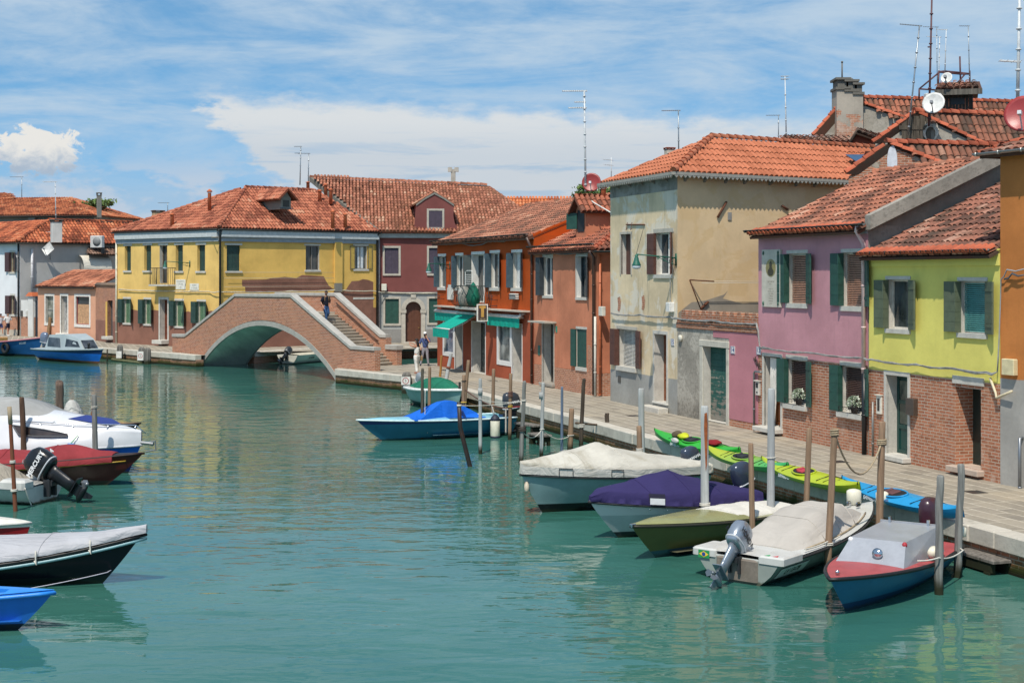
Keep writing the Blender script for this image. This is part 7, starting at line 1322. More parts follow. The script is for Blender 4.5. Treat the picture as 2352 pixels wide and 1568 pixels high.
ring(4, .55, 1, paint('#c9a83a', .6), 'yellow rope hoop on the brown pole at the speedboat', .018, .02, 1.5); ring(7, .5, 2, paint('#c9a83a', .6), 'yellow and white cords low on the rope wound pole', .012, .04, 1.2); ring(26, .48, 3, ROPW, 'white cord turns on the rusty pipe pole', .014, .02); ring(26, .2, 2, ROPW, 'white mooring loop low on the rusty pipe pole', .016, .03, 1.4); ring(24, .3, 1, ROPD, 'thin dark cord on the dark brown pole')
r26 = POLES[26]; m = MB(); m.smooth = True; sh = AT(P('E', 122, 205), G(P('E', 203, 1552)).y)-WM[r26.name].translation; s2 = AT(P('E', 138, 410), G(P('E', 203, 1552)).y)-WM[r26.name].translation; m.tube([s2, sh+Vector((0, 0, .04))], .05, 10); obj('upper_pipe', m, paint('#9a8a70', .7, .2), r26, WM[r26.name])
for i, zr in ((5, .78), (9, .78)):
    t = POLES[i]; w = WM[t.name]; Lh = max(v.co.z for v in [c for c in t.children if c.name.startswith('shaft')][0].data.vertices); m = MB(); m.smooth = True; m.tube([(0, 0, Lh*zr), (0, 0, Lh*(zr+.09))], .07, 14); obj('collar', m, GRP, t, w)
t = POLES[2]; m = MB(); m.smooth = True; w = WM[t.name]; tt = AT(P('A', 1900, 420), w.translation.y)-w.translation; t2 = AT(P('A', 1906, 380), w.translation.y)-w.translation; m.tube([tt, t2], .092, 12); obj('collar', m, paint('#7a4632', .7), t, w)
t = POLES[15]; w = WM[t.name]; m = MB(); q = AT(P('8', 958, 1050), w.translation.y)-w.translation   # rust streak
m.poly([q+Vector((x, -.094+abs(x)*.3, z)) for x, z in ((-.03, .3), (.02, .32), (.035, .1), (.03, -.35), (.02, -.75), (-.005, -.9), (-.025, -.4), (-.04, .0))]); obj('rust_streak', m, paint('#8a4a24', .9, .3, 8.0), t, w)
o = pole(P('B', 200, 570), P('B', 345, 1415), .06, .066, metal('#2a2523', .5, .2, .1), 'black bent pole leaning towards the speedboat', 'pipe', bent=P('B', 215, 900)); POLES.append(o); q = AT(P('B', 203, 615), WM[o.name].translation.y); m = MB(); m.smooth = True; m.tube([q+Vector((0, 0, -.03)), q+Vector((0, 0, .03))], .072, 10); obj('rope', m, ROPW, None, Matrix(), 'white cord round the head of the black bent pole', 'rope'); rope('rope', [q, c_], 'long white line from the black bent pole to the weathered pole', ROPW, .009, .12)
o = pole(P('A', 1797, 215), (1009, 898), .05, .06, wood('#9a6f3c', 6.0, .8), 'thin orange brown stake beside the leaning grey pole', 'wood', zbase=0.0)
o = pole(P('B', 2140, 715), P('B', 2140, 1110), .07, .075, DKW, 'short dark post carrying the lashed cross bar', 'wood'); q0, q1 = AT(P('B', 1730, 845), G(P('B', 1800, 1190)).y-.1), AT(P('B', 2240, 888), G(P('B', 2140, 1110)).y-.1); m = MB(); m.smooth = True; m.tube([q0, q1], .035, 7); obj('cross_bar', m, wood('#6b5c4e'), None, Matrix(), 'thin cross bar lashed to the crooked pole and the short post', 'bar')
ring(12, .33, 4, ROPW, 'white lashing on the crooked dark pole', .012, .03, 1.3)
# bollards with painted signs
def bollard(p_top, p_base, w_, lab, sign):
    b = G(p_base, 0); b.z = 0; h_ = AT(p_top, b.y).z; t = thing('bollard', lab, 'bollard', T(b)); m = MB(); r = w_
    rings = [[Vector((r*k*math.cos(2*PI*(j+.5)/8), r*k*math.sin(2*PI*(j+.5)/8), z)) for j in range(8)] for k, z in ((1.05, -.8), (1, .1), (.98, h_*.75), (.9, h_*.9), (.55, h_))]; m.loft(rings); obj('post', m, wood('#74706a', 5.0, .6, True), t, T(b))
    if sign:
        m = MB(); m.box(-r*.95, r*.75, -r*1.06, -r*1.0, h_*sign[0], h_*sign[1]); s = obj('sign', m, paint('#dedad2', .5), t, T(b)); 
        if sign[2]:
            m = MB(); n = 24; c = Vector((-r*.1, -r*1.075, h_*(sign[0]+sign[1])/2)); rr = r*.62
            m.loft([[c+Vector((q*math.cos(2*PI*j/n), 0, q*math.sin(2*PI*j/n))) for j in range(n)] for q in (rr, rr*.8)], True, False); obj('ring', m, paint('#a8323a', .5), s, T(b))
            text('figure', '5', rr*1.1, T(b) @ T(c) @ FACE, flat('#26282a'), s, .001)
bollard(P('A', 1258, 470), (934, 903), .24, 'grey bollard with a white round sign at the quay corner', (.42, .80, True)); bollard(P('C', 1850, 835), P('C', 1838, 1087), .2, 'white banded bollard, leftmost of three below the yellow corner house', (.2, .62, False)); bollard(P('1', 1085, 1350), P('1', 1085, 1475), .22, 'white plated bollard, middle one of three below the yellow corner house', (.2, .75, True)); bollard(P('1', 1125, 1355), P('1', 1130, 1480), .21, 'dark bare bollard, right one of three below the yellow corner house', None)
# plank steps against the quay
def step_bench(p, Y, w_, d_, lab, ang=-1.24):
    c = AT(p, Y); M = T((c.x, c.y, 0)) @ RZ(ang); t = thing('landing_step', lab, 'landing step', M); z = c.z; m = MB(); n = 3
    for i in range(n): m.bbox(-w_/2, w_/2, -d_/2+d_*i/n+.006, -d_/2+d_*(i+1)/n-.006, z-.06, z+random.uniform(-.004, .004), .012)
    obj('planks', m, wood('#77716a', 7.0, .6), t, M); lg = wood('#2d2a25', 6.0, .6, True)
    for sx in (-1, 1): m = MB(); m.box(sx*w_*.36-.05, sx*w_*.36+.05, -d_*.42, d_*.42, z-.24, z-.06); m.box(sx*w_*.36-.07, sx*w_*.36+.07, -d_*.4, -d_*.4+.16, -.8, z-.24); m.box(sx*w_*.36-.06, sx*w_*.36+.06, d_*.24, d_*.4, -.8, z-.24); obj('support', m, lg, t, M)
step_bench(P('Z', 1640, 655), 26.3, .50, 1.25, 'grey plank landing step on black posts at the bottom right quay', .33); step_bench(P('B', 1110, 850), 47.2, 1.2, .4, 'plank landing step behind the weathered pole', -1.0); step_bench(P('B', 1260, 985), 45.6, .9, .45, 'low plank landing step under the grey sleeved pole', -1.1)
m = MB(); a, b = G(P('1', 860, 1455)), G(P('1', 1075, 1477)); m.tube([a+Vector((0, 0, .08)), b+Vector((0, 0, .05))], .1, 7); obj('floating_beam', m, wood('#66684c'), None, Matrix(), 'mossy beam floating below the left quay', 'beam')
# ---------------------------------------------------------------- boats
class Boat:
    """hull in local axes: x from transom (0) to bow (L), y to port, z up from the waterline"""
    def __init__(s, lab, bow, stern, B, hb, hs, mat, zb=None, zs=None, rake=.9, tr=.8, full=2.2, chine=.55, trans=.1, draft=.25, sheer=1.6, name='moored_boat', cat='boat', hm=None, L=None, wl=.72, group='boats moored along the canal'):
        Bw = G(bow, zb if zb is not None else hb) if not isinstance(bow, Vector) else bow; St = G(stern, zs if zs is not None else hs*.7) if not isinstance(stern, Vector) else stern
        u = Vector((Bw.x-St.x, Bw.y-St.y, 0)); s.L = L or u.length; u.normalize(); o = Vector((Bw.x, Bw.y, 0))-u*s.L; s.M = frame(o, u); s.B, s.hb, s.hs, s.tr, s.full, s.rake, s.sh = B, hb, hs, tr, full, rake, sheer; s.chine, s.wl, s.draft = chine, wl, draft
        s.t = thing(name, lab, cat, s.M, group); n, K = 26, 8; m = MB(); m.smooth = True; rings = []
        for i in range(n+1):
            f = (i/n)**.85; r = []
            for k in range(-K, K+1): r.append(s.pt(f, abs(k)/K, 1 if k >= 0 else -1))
            rings.append(r)
        m.loft(rings, False, False); m.add(rings[0]+[s.pt(0, 1, 1)*.5+s.pt(0, 1, -1)*.5], [tuple(range(2*K+1))]); s.hull = obj('hull', m, mat, s.t, s.M)
    def zg(s, f): return s.hs+(s.hb-s.hs)*f**s.sh
    def hw(s, f):
        a = s.tr+(1-s.tr)*min(1, f/.4)**.8 if f < .4 else 1.0
        return s.B/2*a*max(0.0, 1-max(0, (f-.25)/.75)**s.full)
    def pt(s, f, k, side):
        """f along, k 0 keel .. 1 gunwale"""
        L = s.L-s.rake*(1-k)**1.15; x = L*f; zt = s.zg(f); z = -s.draft+(zt+s.draft)*k
        g = (k/s.chine)**.7*s.wl if k < s.chine else s.wl+(1-s.wl)*((k-s.chine)/(1-s.chine))**.8
        return Vector((x, side*s.hw(f)*g, z))
    def gun(s, f, side, i=0.0, dz=0.0):
        p = s.pt(f, 1, side); q = s.hw(f); return Vector((p.x-(i*.7 if f > .97 else 0), side*max(0.0, q-i), p.z+dz))
    def part(s, nm, m, mat, parent=None, lab=None): return obj(nm, m, mat, parent or s.t, s.M, lab)
    def rub(s, mat, r=.035, dz=-.03, nm='rubbing_strake', out=.012, f0=0.0, f1=1.0):
        m = MB(); m.smooth = True
        pts = [s.gun(f1-(f1-f0)*i/24, -1, -out, dz) for i in range(25)][::-1]+[s.gun(f1-(f1-f0)*i/24, 1, -out, dz) for i in range(1 if f1 == 1 else 0, 25)]
        m.tube(pts, r, 6); return s.part(nm, m, mat)
    def deck(s, mat, f0, f1, inset=.03, dz=0.0, crown=.06, nm='deck', n=16):
        m = MB(); m.smooth = True; rings = []
        for i in range(n+1):
            f = f0+(f1-f0)*i/n; r = []
            for k in range(9): w = -1+2*k/8; p = s.gun(f, 1, inset, dz); r.append(Vector((p.x, p.y*w, p.z+crown*(1-w*w)*min(1, (1-f)*6+.1))))
            rings.append(r)
        m.loft(rings, False, False); return s.part(nm, m, mat)
    def sidedeck(s, mat, f0, f1, w, dz=.005, nm='side_deck', down=.3):
        m = MB()
        for sd in (-1, 1):
            rr = []
            for i in range(19): f = f0+(f1-f0)*i/18; a, b = s.gun(f, sd, 0, dz), s.gun(f, sd, w, dz); rr.append([a, b, b-Vector((0, 0, down))] if sd > 0 else [b-Vector((0, 0, down)), b, a])
            m.loft(rr, False, False)
        return s.part(nm, m, mat)
    def floor(s, mat, f0=.02, f1=.8, z=.1):
        m = MB(); rr = []
        for i in range(13): f = f0+(f1-f0)*i/12; w = s.hw(f)*.8; rr.append([Vector((s.L*f, -w, z)), Vector((s.L*f, w, z))])
        m.loft(rr, False, False); return s.part('floor', m, mat)
    def cover(s, mat, prof, skirt=.12, f0=0.0, f1=1.0, nm='cover', ridge=1.0, wrin=.02, n=40, out=.035, flat_=0.0, seed=1.0, wall=0.0):
        """tarpaulin: prof = (f, height above gunwale) polyline"""
        m = MB(); m.smooth = True; rings = []
        def ph(f):
            for (a, ha), (b, hb_) in zip(prof[:-1], prof[1:]):
                if a <= f <= b: q = (f-a)/(b-a); return ha+(hb_-ha)*(q*q*(3-2*q)*.5+q*.5)
            return prof[-1][1] if f > prof[-1][0] else prof[0][1]
        for i in range(n+1):
            f = f0+(f1-f0)*i/n; g = s.gun(min(f, .999), 1, -out); r = []; h_ = ph(f); w = max(g.y, .02)
            wl = min(wall, h_*.85); sk = [(1.0, -skirt*(1+.05*math.sin(i*1.9+seed)), .012*math.sin(i*2.3)), (1.0, -.02, 0)]+([(1.0, wl*.5, .02+.02*mnoise.noise((i*.6, seed, 0))), (.985, wl, .03)] if wall else [])
            xs = [(-1, q[1], -q[2]) for q in sk]; prof_ = []
            for k in range(1, 12):
                v = -1+2*k/12; e = abs(v); z = wl+(h_-wl)*((1-e**(1+ridge)) if flat_ == 0 else (1-max(0, (e-flat_)/(1-flat_))**1.4)); prof_.append((v, z))
            pts = [Vector((g.x, -w-.005+q[2], g.z+q[1])) for q in sk]+[Vector((g.x, v*w, g.z+.015+z+wrin*mnoise.noise((f*s.L*1.6+seed, v*2.2, seed))*min(1, h_*6))) for v, z in prof_]+[Vector((g.x, w+.005-q[2], g.z+q[1])) for q in sk[::-1]]
            rings.append(pts)
        m.loft(rings, False, False); e0 = rings[0]; m.add(e0, [tuple(range(len(e0)))]); m.add(rings[-1], [tuple(range(len(rings[-1])))]); cv = s.part(nm, m, mat)
        for q in (.3, .52, .74):
            r = rings[int(n*q)]; sm = MB(); sm.smooth = True; sm.tube([p+Vector((0, 0, .004)) for p in r], .011, 5); s.part('seam', sm, mat, cv)
        return cv
    def box(s, nm, mat, x0, x1, y0, y1, z0, z1, b=.02, parent=None): m = MB(); m.bbox(x0, x1, y0, y1, z0, z1, b); return s.part(nm, m, mat, parent)
    def tubep(s, nm, mat, pts, r, n=6, parent=None): m = MB(); m.smooth = True; m.tube(pts, r, n); return s.part(nm, m, mat, parent)
    def outboard(s, mat, y=0.0, tilt=0.0, sc=1.0, txt=None, z=None, legmat=None, x=0.0, tcol='#e8e8e8', tsz=.15, both=False):
        zz = (s.hs+.02) if z is None else z; M = s.M @ T((x-.03, y, zz)) @ RY(tilt) @ Matrix.Diagonal((sc, sc, sc, 1)); p = bpy.data.objects.new('outboard_motor', None); link(p, s.t, s.M @ T((x, y, zz))); lm = legmat or mat
        m = MB(); m.smooth = True; rings = []
        for z_, lx, hw_, cx in ((.12, .24, .12, -.2), (.16, .27, .155, -.21), (.3, .30, .175, -.22), (.48, .30, .175, -.21), (.62, .27, .16, -.2), (.70, .2, .12, -.17), (.735, .1, .06, -.15)):
            rings.append([Vector((cx+lx*(abs(math.cos(a))**.7)*(1 if math.cos(a) > 0 else -1), hw_*(abs(math.sin(a))**.7)*(1 if math.sin(a) > 0 else -1), z_)) for a in [2*PI*j/20 for j in range(20)]])
        m.loft(rings); cw = obj('cowling', m, mat, p, M)
        b = MB(); b.smooth = True; b.loft([[Vector((-.2+.31*(abs(math.cos(a))**.7)*(1 if math.cos(a) > 0 else -1), .182*(abs(math.sin(a))**.7)*(1 if math.sin(a) > 0 else -1), z_)) for a in [2*PI*j/20 for j in range(20)]] for z_ in (.2, .225)]); obj('trim_band', b, flat('#b9bcc0', .3), cw, M)
        m = MB(); m.smooth = True
        m.loft([[Vector((cx+lx*math.cos(a), w*math.sin(a), z_)) for a in [2*PI*j/12 for j in range(12)]] for z_, lx, w, cx in ((.13, .2, .1, -.2), (0, .15, .08, -.21), (-.35, .13, .06, -.22), (-.52, .13, .05, -.22))]); obj('leg', m, lm, p, M)
        m = MB(); m.bbox(-.48, -.02, -.1, .1, -.545, -.52, .01); m.smooth = True; m.tube([(-.02, 0, -.74), (-.1, 0, -.735), (-.3, 0, -.735), (-.42, 0, -.735)], [.02, .065, .07, .05], 10); m.smooth = False; m.prism([Vector((-.1, -.018, -.52)), Vector((-.34, -.018, -.52)), Vector((-.36, -.018, -.7)), Vector((-.12, -.018, -.74))], (0, .036, 0)); m.prism([Vector((-.14, -.01, -.78)), Vector((-.32, -.01, -.78)), Vector((-.34, -.01, -.98)), Vector((-.26, -.01, -.98))], (0, .02, 0)); obj('gearcase', m, lm, p, M)
        m = MB(); m.smooth = True; m.tube([(-.42, 0, -.735), (-.5, 0, -.735)], [.05, .03], 8)
        for k in range(3):
            a = 2*PI*k/3; d = Vector((0, math.cos(a), math.sin(a))); e = Vector((0, -math.sin(a), math.cos(a))); c = Vector((-.45, 0, -.735)); m.add([c+d*.04-e*.03+Vector((.03, 0, 0)), c+d*.13-e*.07+Vector((.04, 0, 0)), c+d*.18, c+d*.13+e*.06-Vector((.04, 0, 0)), c+d*.04+e*.03-Vector((.03, 0, 0))], [(0, 1, 2, 3, 4)])
        obj('propeller', m, metal('#7d8184', .3), p, M)
        m = MB(); 
        for sy in (-1, 1): m.box(-.1, .06, sy*.11-.025, sy*.11+.025, -.28, .06); 
        m.box(-.14, .02, -.11, .11, -.06, .04); obj('bracket', m, flat('#2b2d30', .5), p, s.M @ T((x, y, zz)) @ Matrix.Diagonal((sc, sc, sc, 1)))
        if txt:
            for sd in ((-1, 1) if both else (-1,)):
                Mt = M @ T((-.2, sd*.1835, .41)) @ (RX(PI/2) if sd < 0 else RX(PI/2) @ RY(PI)); text('maker_name', txt, tsz, Mt, flat(tcol, .4), cw, .002, bold=.004)
        return p, M
    def number(s, st, f, side, size, col='#1c1e20', k=.72, plate=None):
        a, b = s.pt(f-.02, k, side), s.pt(f+.02, k, side); a.x, b.x = a.x, b.x; up = (s.pt(f, k+.1, side)-s.pt(f, k-.1, side)).normalized(); u = (b-a).normalized()*(1 if side < 0 else -1); nn = u.cross(up).normalized(); up = nn.cross(u); M = Matrix.Identity(4)
        for i, c in enumerate((u, up, nn)): M.col[i][:3] = c
        M.col[3][:3] = s.pt(f, k, side)+nn*.012
        if plate: m = MB(); w = size*.36*len(st); m.box(-w, w, -size*.7, size*.7, -.004, 0); obj('number_plate', m, flat(plate), s.t, s.M @ M)
        text('registration', st, size, s.M @ M @ T((0, 0, .001)), flat(col), s.t, .001, bold=.004, sx=.8)
def fender(c, ln, r, lab, mat=None, horizontal=None, cap=None):
    c = Vector(c); M = T(c) @ (Matrix.Identity(4) if horizontal is None else RZ(horizontal) @ RY(PI/2)); t = thing('fender', lab, 'fender', T(c), 'boat fenders'); m = MB(); m.smooth = True; m.lathe([(r*.2, -ln*.5), (r*.7, -ln*.45), (r, -ln*.36), (r, ln*.36), (r*.7, ln*.45), (r*.2, ln*.5)], 14, M); obj('body', m, mat or paint('#d9d4c0', .5, .08), t, Matrix())
    if cap:
        m = MB(); m.smooth = True; m.lathe([(r*.22, -ln*.505), (r*.73, -ln*.455), (r*1.015, -ln*.36), (r*1.015, -ln*.3)], 14, M); m.lathe([(r*1.015, ln*.3), (r*1.015, ln*.36), (r*.73, ln*.455), (r*.22, ln*.55)], 14, M); obj('ends', m, flat(cap), t, Matrix())
    return t
BLK = flat('#17181a', .5); CHR = metal('#c4c8cc', .18, 0, 1.0); WB = paint('#c4c3be', .3, .05, 3.0, 0.0, .02, .15)
# 1 red and blue cabin boat
b = Boat('red decked boat with blue hull and flat silver cabin, nearest at the right', Vector((5.02, 22.4, 0)), Vector((7.75, 26.6, 0)), 1.62, .66, .46, hullmat('#27698c', '#1a3a5c', .16, rough=.35), rake=1.0, full=2.6, tr=.84)
RDK = paint('#a5494a', .5, .1, 3.0, 0.0, .04, .12); b.deck(RDK, .0, 1.0, .015, .005, .03); b.rub(BLK, .035, -.02)
x0, x1 = 1.0, 2.75; zc = .54; AL = paint('#a5a8ae', .35, .06, 3.0, .25, .02, .05); m = MB(); m.loft([[Vector((x0-.05, -.62, zc-.1)), Vector((x1+.5, -.6, zc-.02)), Vector((x1+.5, .6, zc-.02)), Vector((x0-.05, .62, zc-.1))], [Vector((x0, -.5, zc+.40)), Vector((x1, -.48, zc+.38)), Vector((x1, .48, zc+.38)), Vector((x0, .52, zc+.40))]]); cb = b.part('cabin', m, AL)
m = MB(); m.box(x0-.05, x0-.01, -.55, .55, .1, zc+.42); b.part('bulkhead', m, AL, cb); sl_ = Vector((.5, 0, -.52)).normalized()
m = MB(); m.smooth = True; cc = Vector((x1+.27, .1, zc+.2)); m.lathe([(.05, -.02), (.085, .03), (.09, .07), (.01, .085)], 16, T(cc) @ RY(PI/2*.9)); m.tube([cc, cc+Vector((-.02, 0, -.14))], .025, 6); b.part('searchlight', m, CHR, cb)
for sy, mt in ((.47, flat('#a83038')), (-.47, flat('#dfe0e0'))): m = MB(); m.smooth = True; m.ellipsoid((x1+.03, sy, zc+.34), (.05, .045, .05), 10, 6); b.part('side_light', m, mt, cb)
for sy in (-.35, .35): m = MB(); m.box(x0+.02, x0+.08, sy-.02, sy+.02, zc+.4, zc+.5); b.part('bracket', m, CHR, cb)
b.outboard(paint('#3d2632', .3, .1), 0, .12, .95, z=.55, legmat=flat('#241c20')); m = MB(); m.smooth = True; m.lathe([(.035, 0), (.03, .05), (.01, .06)], 10, None, (b.L-.3, 0, .68)); b.part('bow_fitting', m, CHR)
fender(b.M @ Vector((2.0, .72, .66)), .34, .09, 'pale fender lying on the red deck beside the silver cabin', horizontal=math.atan2(b.M.col[0].y, b.M.col[0].x)+.2); fender(b.M @ Vector((.12, .68, .72)), .2, .09, 'small round white fender at the stern of the red and blue boat')
B1_ = b
rope('rope', [B1_.M @ Vector((2.7, .66, .62)), AT(P('Z', 1326, 683), 24.1), AT(P('Z', 1500, 630), 25.4), B1_.M @ Vector((.6, .75, .55))], 'white rope from the red deck around two cracked timber poles', ROPW, .014, .15)
# 2 white boat with silver outboard
b = Boat('white boat with pale tarpaulin and silver outboard on its stern, tied by brown poles', Vector((7.45, 29.4, 0)), Vector((3.98, 25.15, 0)), 1.85, .75, .46, hullmat('#8b928c', '#c9c8bd', .05, '#cfcdc6', .43, .3, scum=.9), rake=.9, full=2.4, tr=.92)
b.deck(WB, .0, 1.0, .0, .012, .05); b.rub(flat('#2a2a2a'), .025, -.03); b.cover(canvas('#b0aaa2', .07, .9, .1, '#8d8578', .15), [(.15, .06), (.22, .2), (.42, .46), (.58, .44), (.74, .16), (.82, .02)], .0, .15, .82, wrin=.02, out=-.14, flat_=.45)
m = MB(); m.bbox(-.03, .75, -.42, .42, .05, .44, .03); well = b.part('engine_well', m, paint('#7a7066', .6, .2, 3.0, 0.0, .05, .3)); b.box('quarter_seat', WB, -.02, .72, .42, .92, .4, .54, .03); b.box('quarter_seat', WB, -.02, .72, -.92, -.42, .4, .54, .03)
b.outboard(paint('#9aa2ac', .25, .05, 3.0, .6), .02, .85, .88, 'HONDA', z=.42, legmat=paint('#87909a', .3, .08, 3.0, .5), tcol='#222428', tsz=.16, both=True); b.number('LV 13678', .13, -1, .17, k=.66, plate='#d7d7d0')
def sticker(b, pts, mat, x=-.006, par=None, nm='sticker'): m = MB(); m.poly([Vector((x, p[0], p[1])) for p in pts]); return obj(nm, m, mat, par or b.t, b.M)
fl = sticker(b, [(.78, .5), (.55, .5), (.55, .36), (.78, .36)], flat('#1f8a4a'), -.032, nm='flag_sticker'); sticker(b, [(.765, .43), (.665, .485), (.565, .43), (.665, .375)], flat('#e2c23a'), -.036, fl, 'rhombus'); sticker(b, [(.665+.037*math.cos(a), .43+.037*math.sin(a)) for a in [2*PI*i/14 for i in range(14)]], flat('#24418a'), -.040, fl, 'disc')
for y0, c in ((-.58, '#2c9a58'), (-.74, '#c23a44')): m = MB(); m.prism([Vector((.02, y0-.05, .5415)), Vector((.02, y0+.05, .5415)), Vector((.16, y0, .5415))], (0, 0, .002)); b.part('pennant_sticker', m, flat(c))
for p_ in ((.84, .1), (.84, -.1)): b.box('bow_cleat', CHR, b.L*p_[0]-.08, b.L*p_[0]+.08, p_[1]-.025, p_[1]+.025, .78, .86)
fender(b.M @ Vector((b.L*.9, .15, .9)), .34, .15, 'round white fender on the bow of the boat with the silver outboard'); fender(b.M @ Vector((b.L*.985, -.25, .86)), .3, .13, 'white fender behind the knotted rope pole, at the white boat bow')
for f0, sd in ((.2, -1), (.2, 1)): b.tubep('lashing', ROPE, [b.gun(f0+.6*i/10, sd, .12, .05) for i in range(11)], .016)
rope('rope', [b.M @ Vector((.9, -.85, .56)), AT(P('Z', 548, 565), 25.9), b.M @ Vector((2.2, -.9, .62))], 'white rope from the white boat quarter to the roped brown pole', ROPW, .014, .1)
# 3 olive boat
b = Boat('olive green boat with glossy foredeck between purple and white boats', Vector((2.25, 26.85, 0)), Vector((5.75, 30.5, 0)), 1.6, .72, .52, hullmat('#5c5f35', '#2f505a', .14, rough=.3), rake=1.05, full=2.1, tr=.85); OL = paint('#8a8a5a', .25, .08, 2.5, 0.0, .03, .1); b.deck(OL, .42, 1.0, .0, .01, .09); b.sidedeck(OL, .0, .45, .18); b.rub(flat('#2c2c22'), .03, -.03); b.floor(flat('#5c5a46')); b.cover(canvas('#cfcbc2', .06, .85, .1), [(.0, .06), (.25, .14), (.42, .14), (.52, .02)], .04, .02, .62, out=-.12, wrin=.015); b.box('bow_cap', CHR, b.L-.16, b.L+.02, -.035, .035, .68, .74, .01)
# 4 purple covered boat
b = Boat('grey white boat under a peaked dark purple cover with a white patch', Vector((1.58, 29.05, 0)), Vector((5.0, 31.3, 0)), 1.75, .84, .58, hullmat('#a9b4b4', '#20262c', .13, '#c4c9c8', .5, .3), rake=1.0, full=2.2, tr=.85); b.rub(flat('#2a2b2e'), .03, -.04); PURC = canvas('#302a56', .06, .85, fold=.15); b.cover(PURC, [(.0, .2), (.2, .36), (.36, .48), (.5, .62), (.6, .56), (.78, .36), (.92, .24), (1, .06)], .02, 0, .99, wrin=.02, ridge=.25, wall=.2)
for i in range(9):
    f = .1+.09*i
    for sd in (-1, 1): p = b.gun(f, sd, -.045, -.11); m = MB(); m.smooth = True; m.ellipsoid(p, (.014, .008, .014), 6, 4); b.part('cover_stud', m, CHR)
p = b.gun(.735, 1, -.085, .0); q = b.gun(.66, 1, -.085, .0); m = MB(); m.quad(p, q, q+Vector((0, .0, .13)), p+Vector((0, .0, .13))); b.part('white_patch', m, flat('#d9dadc')); m = MB(); m.quad(p+Vector((.02, -.006, .135)), q+Vector((-.02, -.006, .135)), q+Vector((-.02, -.03, .22)), p+Vector((.02, -.03, .22))); b.part('window_flap', m, flat('#1d1930'))
b.outboard(paint('#3d4656', .25, .08, 3.0, .3), 0, .35, .92, z=.62, legmat=flat('#39404c')); b.number('LV 63260', .15, 1, .16, k=.78)
rope('rope', [b.M @ Vector((.1, .72, .5)), Vector((5.5, 29.75, .3)), Vector((5.42, 29.6, .7))], 'pale blue rope from the purple covered boat to the plain grey pole', paint('#a9bccb', .7), .018, .4)
# 5 big white covered boat
b = Boat('large pale boat under a stained off white cover, left end of the right row', Vector((.2, 32.3, 0)), Vector((4.3, 34.75, 0)), 2.1, .95, .75, hullmat('#7f9a9c', '#14161a', .2, rough=.35), rake=.75, full=2.3, tr=.9); b.rub(flat('#3a3a3a'), .03, -.05); b.rub(WB, .02, .0, 'white_strake'); b.cover(canvas('#bdb9ae', .09, .9, .55, '#8d836e', .3), [(.0, .2), (.2, .34), (.42, .5), (.56, .66), (.7, .52), (.86, .36), (1.0, .24)], .02, 0, 1.0, wrin=.05, ridge=.35, nm='cover', wall=.2); CVR = canvas('#b3b1ab', .06, .9, .2, fold=.4)
m = MB(); m.smooth = True; rr = []
for i in range(33):
    f = .02+.96*i/32; a = b.gun(f, -1, -.05, .16); c = b.gun(f, -1, -.055+.015*math.sin(i*2.1), -.02); rr.append([c, a])
rr.append([b.gun(.999, 1, -.05, -.02), b.gun(.999, 1, -.05, .22)])
for i in range(32, -1, -1): f = .02+.96*i/32; rr.append([b.gun(f, 1, -.055, -.02), b.gun(f, 1, -.05, .16)])
m.loft(rr, False, False); b.part('cover_skirt', m, CVR)
for f in (.79, .55): p, q = b.gun(f, 1, -.075, .0), b.gun(f+.06, 1, -.075, .0); m = MB(); m.tube([p, p+Vector((0, 0, .15)), q+Vector((0, 0, .15)), q], .012, 4); b.part('strap', m, flat('#3a3d40'))
b.outboard(paint('#3d4656', .25, .08, 3.0, .3), 0, .35, .82, 'YAMAHA', z=.62, legmat=flat('#39404c'), tsz=.12, both=True); p = b.M @ Vector((b.L-.05, 0, .8)); m = MB(); m.smooth = True; m.ellipsoid(b.M @ Vector((b.L-.12, .06, .62)), (.06, .06, .13), 10, 7); obj('fender', m, paint('#c9b9a4', .6, .3), None, Matrix(), 'dirty orange white fender under the bow of the large covered boat', 'fender')
# 6 light blue speedboat
b = Boat('light blue speedboat with a bright blue peaked cover, lying side on', Vector((-5.05, 46.3, 0)), Vector((-.2, 48.9, 0)), 1.75, .72, .62, hullmat('#2f6f8a', '#23525e', .05, '#2c3a6a', .56, .3), rake=1.25, full=2.0, tr=.9, sheer=2.5); LB = paint('#86bcc9', .3, .05, 3.0, 0.0, .02, .08); b.deck(LB, .45, 1.0, .0, .012, .07); b.sidedeck(LB, .0, .47, .24); b.rub(paint('#cfe0e2', .4), .03, .0); b.floor(paint('#6f9aa6', .5), .0, .55, .15)
m = MB(); rr = []
for x, w, z in ((1.15, .72, .68), (1.3, .66, .8), (2.05, .4, 1.2), (2.25, .38, 1.22), (2.55, .38, 1.18), (3.5, .62, .8), (3.75, .7, .72)): rr.append([Vector((x, -w, .66)), Vector((x, -w*.98, .69)), Vector((x, -w*.45, z)), Vector((x, w*.45, z)), Vector((x, w*.98, .69)), Vector((x, w, .66))])
m.loft(rr, False, True); b.part('cover', m, canvas('#1160c4', .08, .7, fold=.25)); b.box('seat', paint('#7fb0bd', .5), .5, .95, -.5, .5, .2, .62, .03); m = MB(); m.box(-.02, .02, -.1, .1, 0, .26, T((2.0, .82, .72)) @ RY(.5)); b.part('paddle_blade', m, flat('#1c3f8a'))
b.outboard(paint('#34373d', .3, .08), 0, .12, 1.05, 'YAMAHA', z=.62, legmat=flat('#232529'), tsz=.11, tcol='#dadada', both=True); m = MB(); m.box(-.38, .0, -.19, .19, .0, .03, b.M.inverted() @ b.M @ T((-.05, 0, .9))); b.part('cowl_stripe', m, flat('#a82e34'))
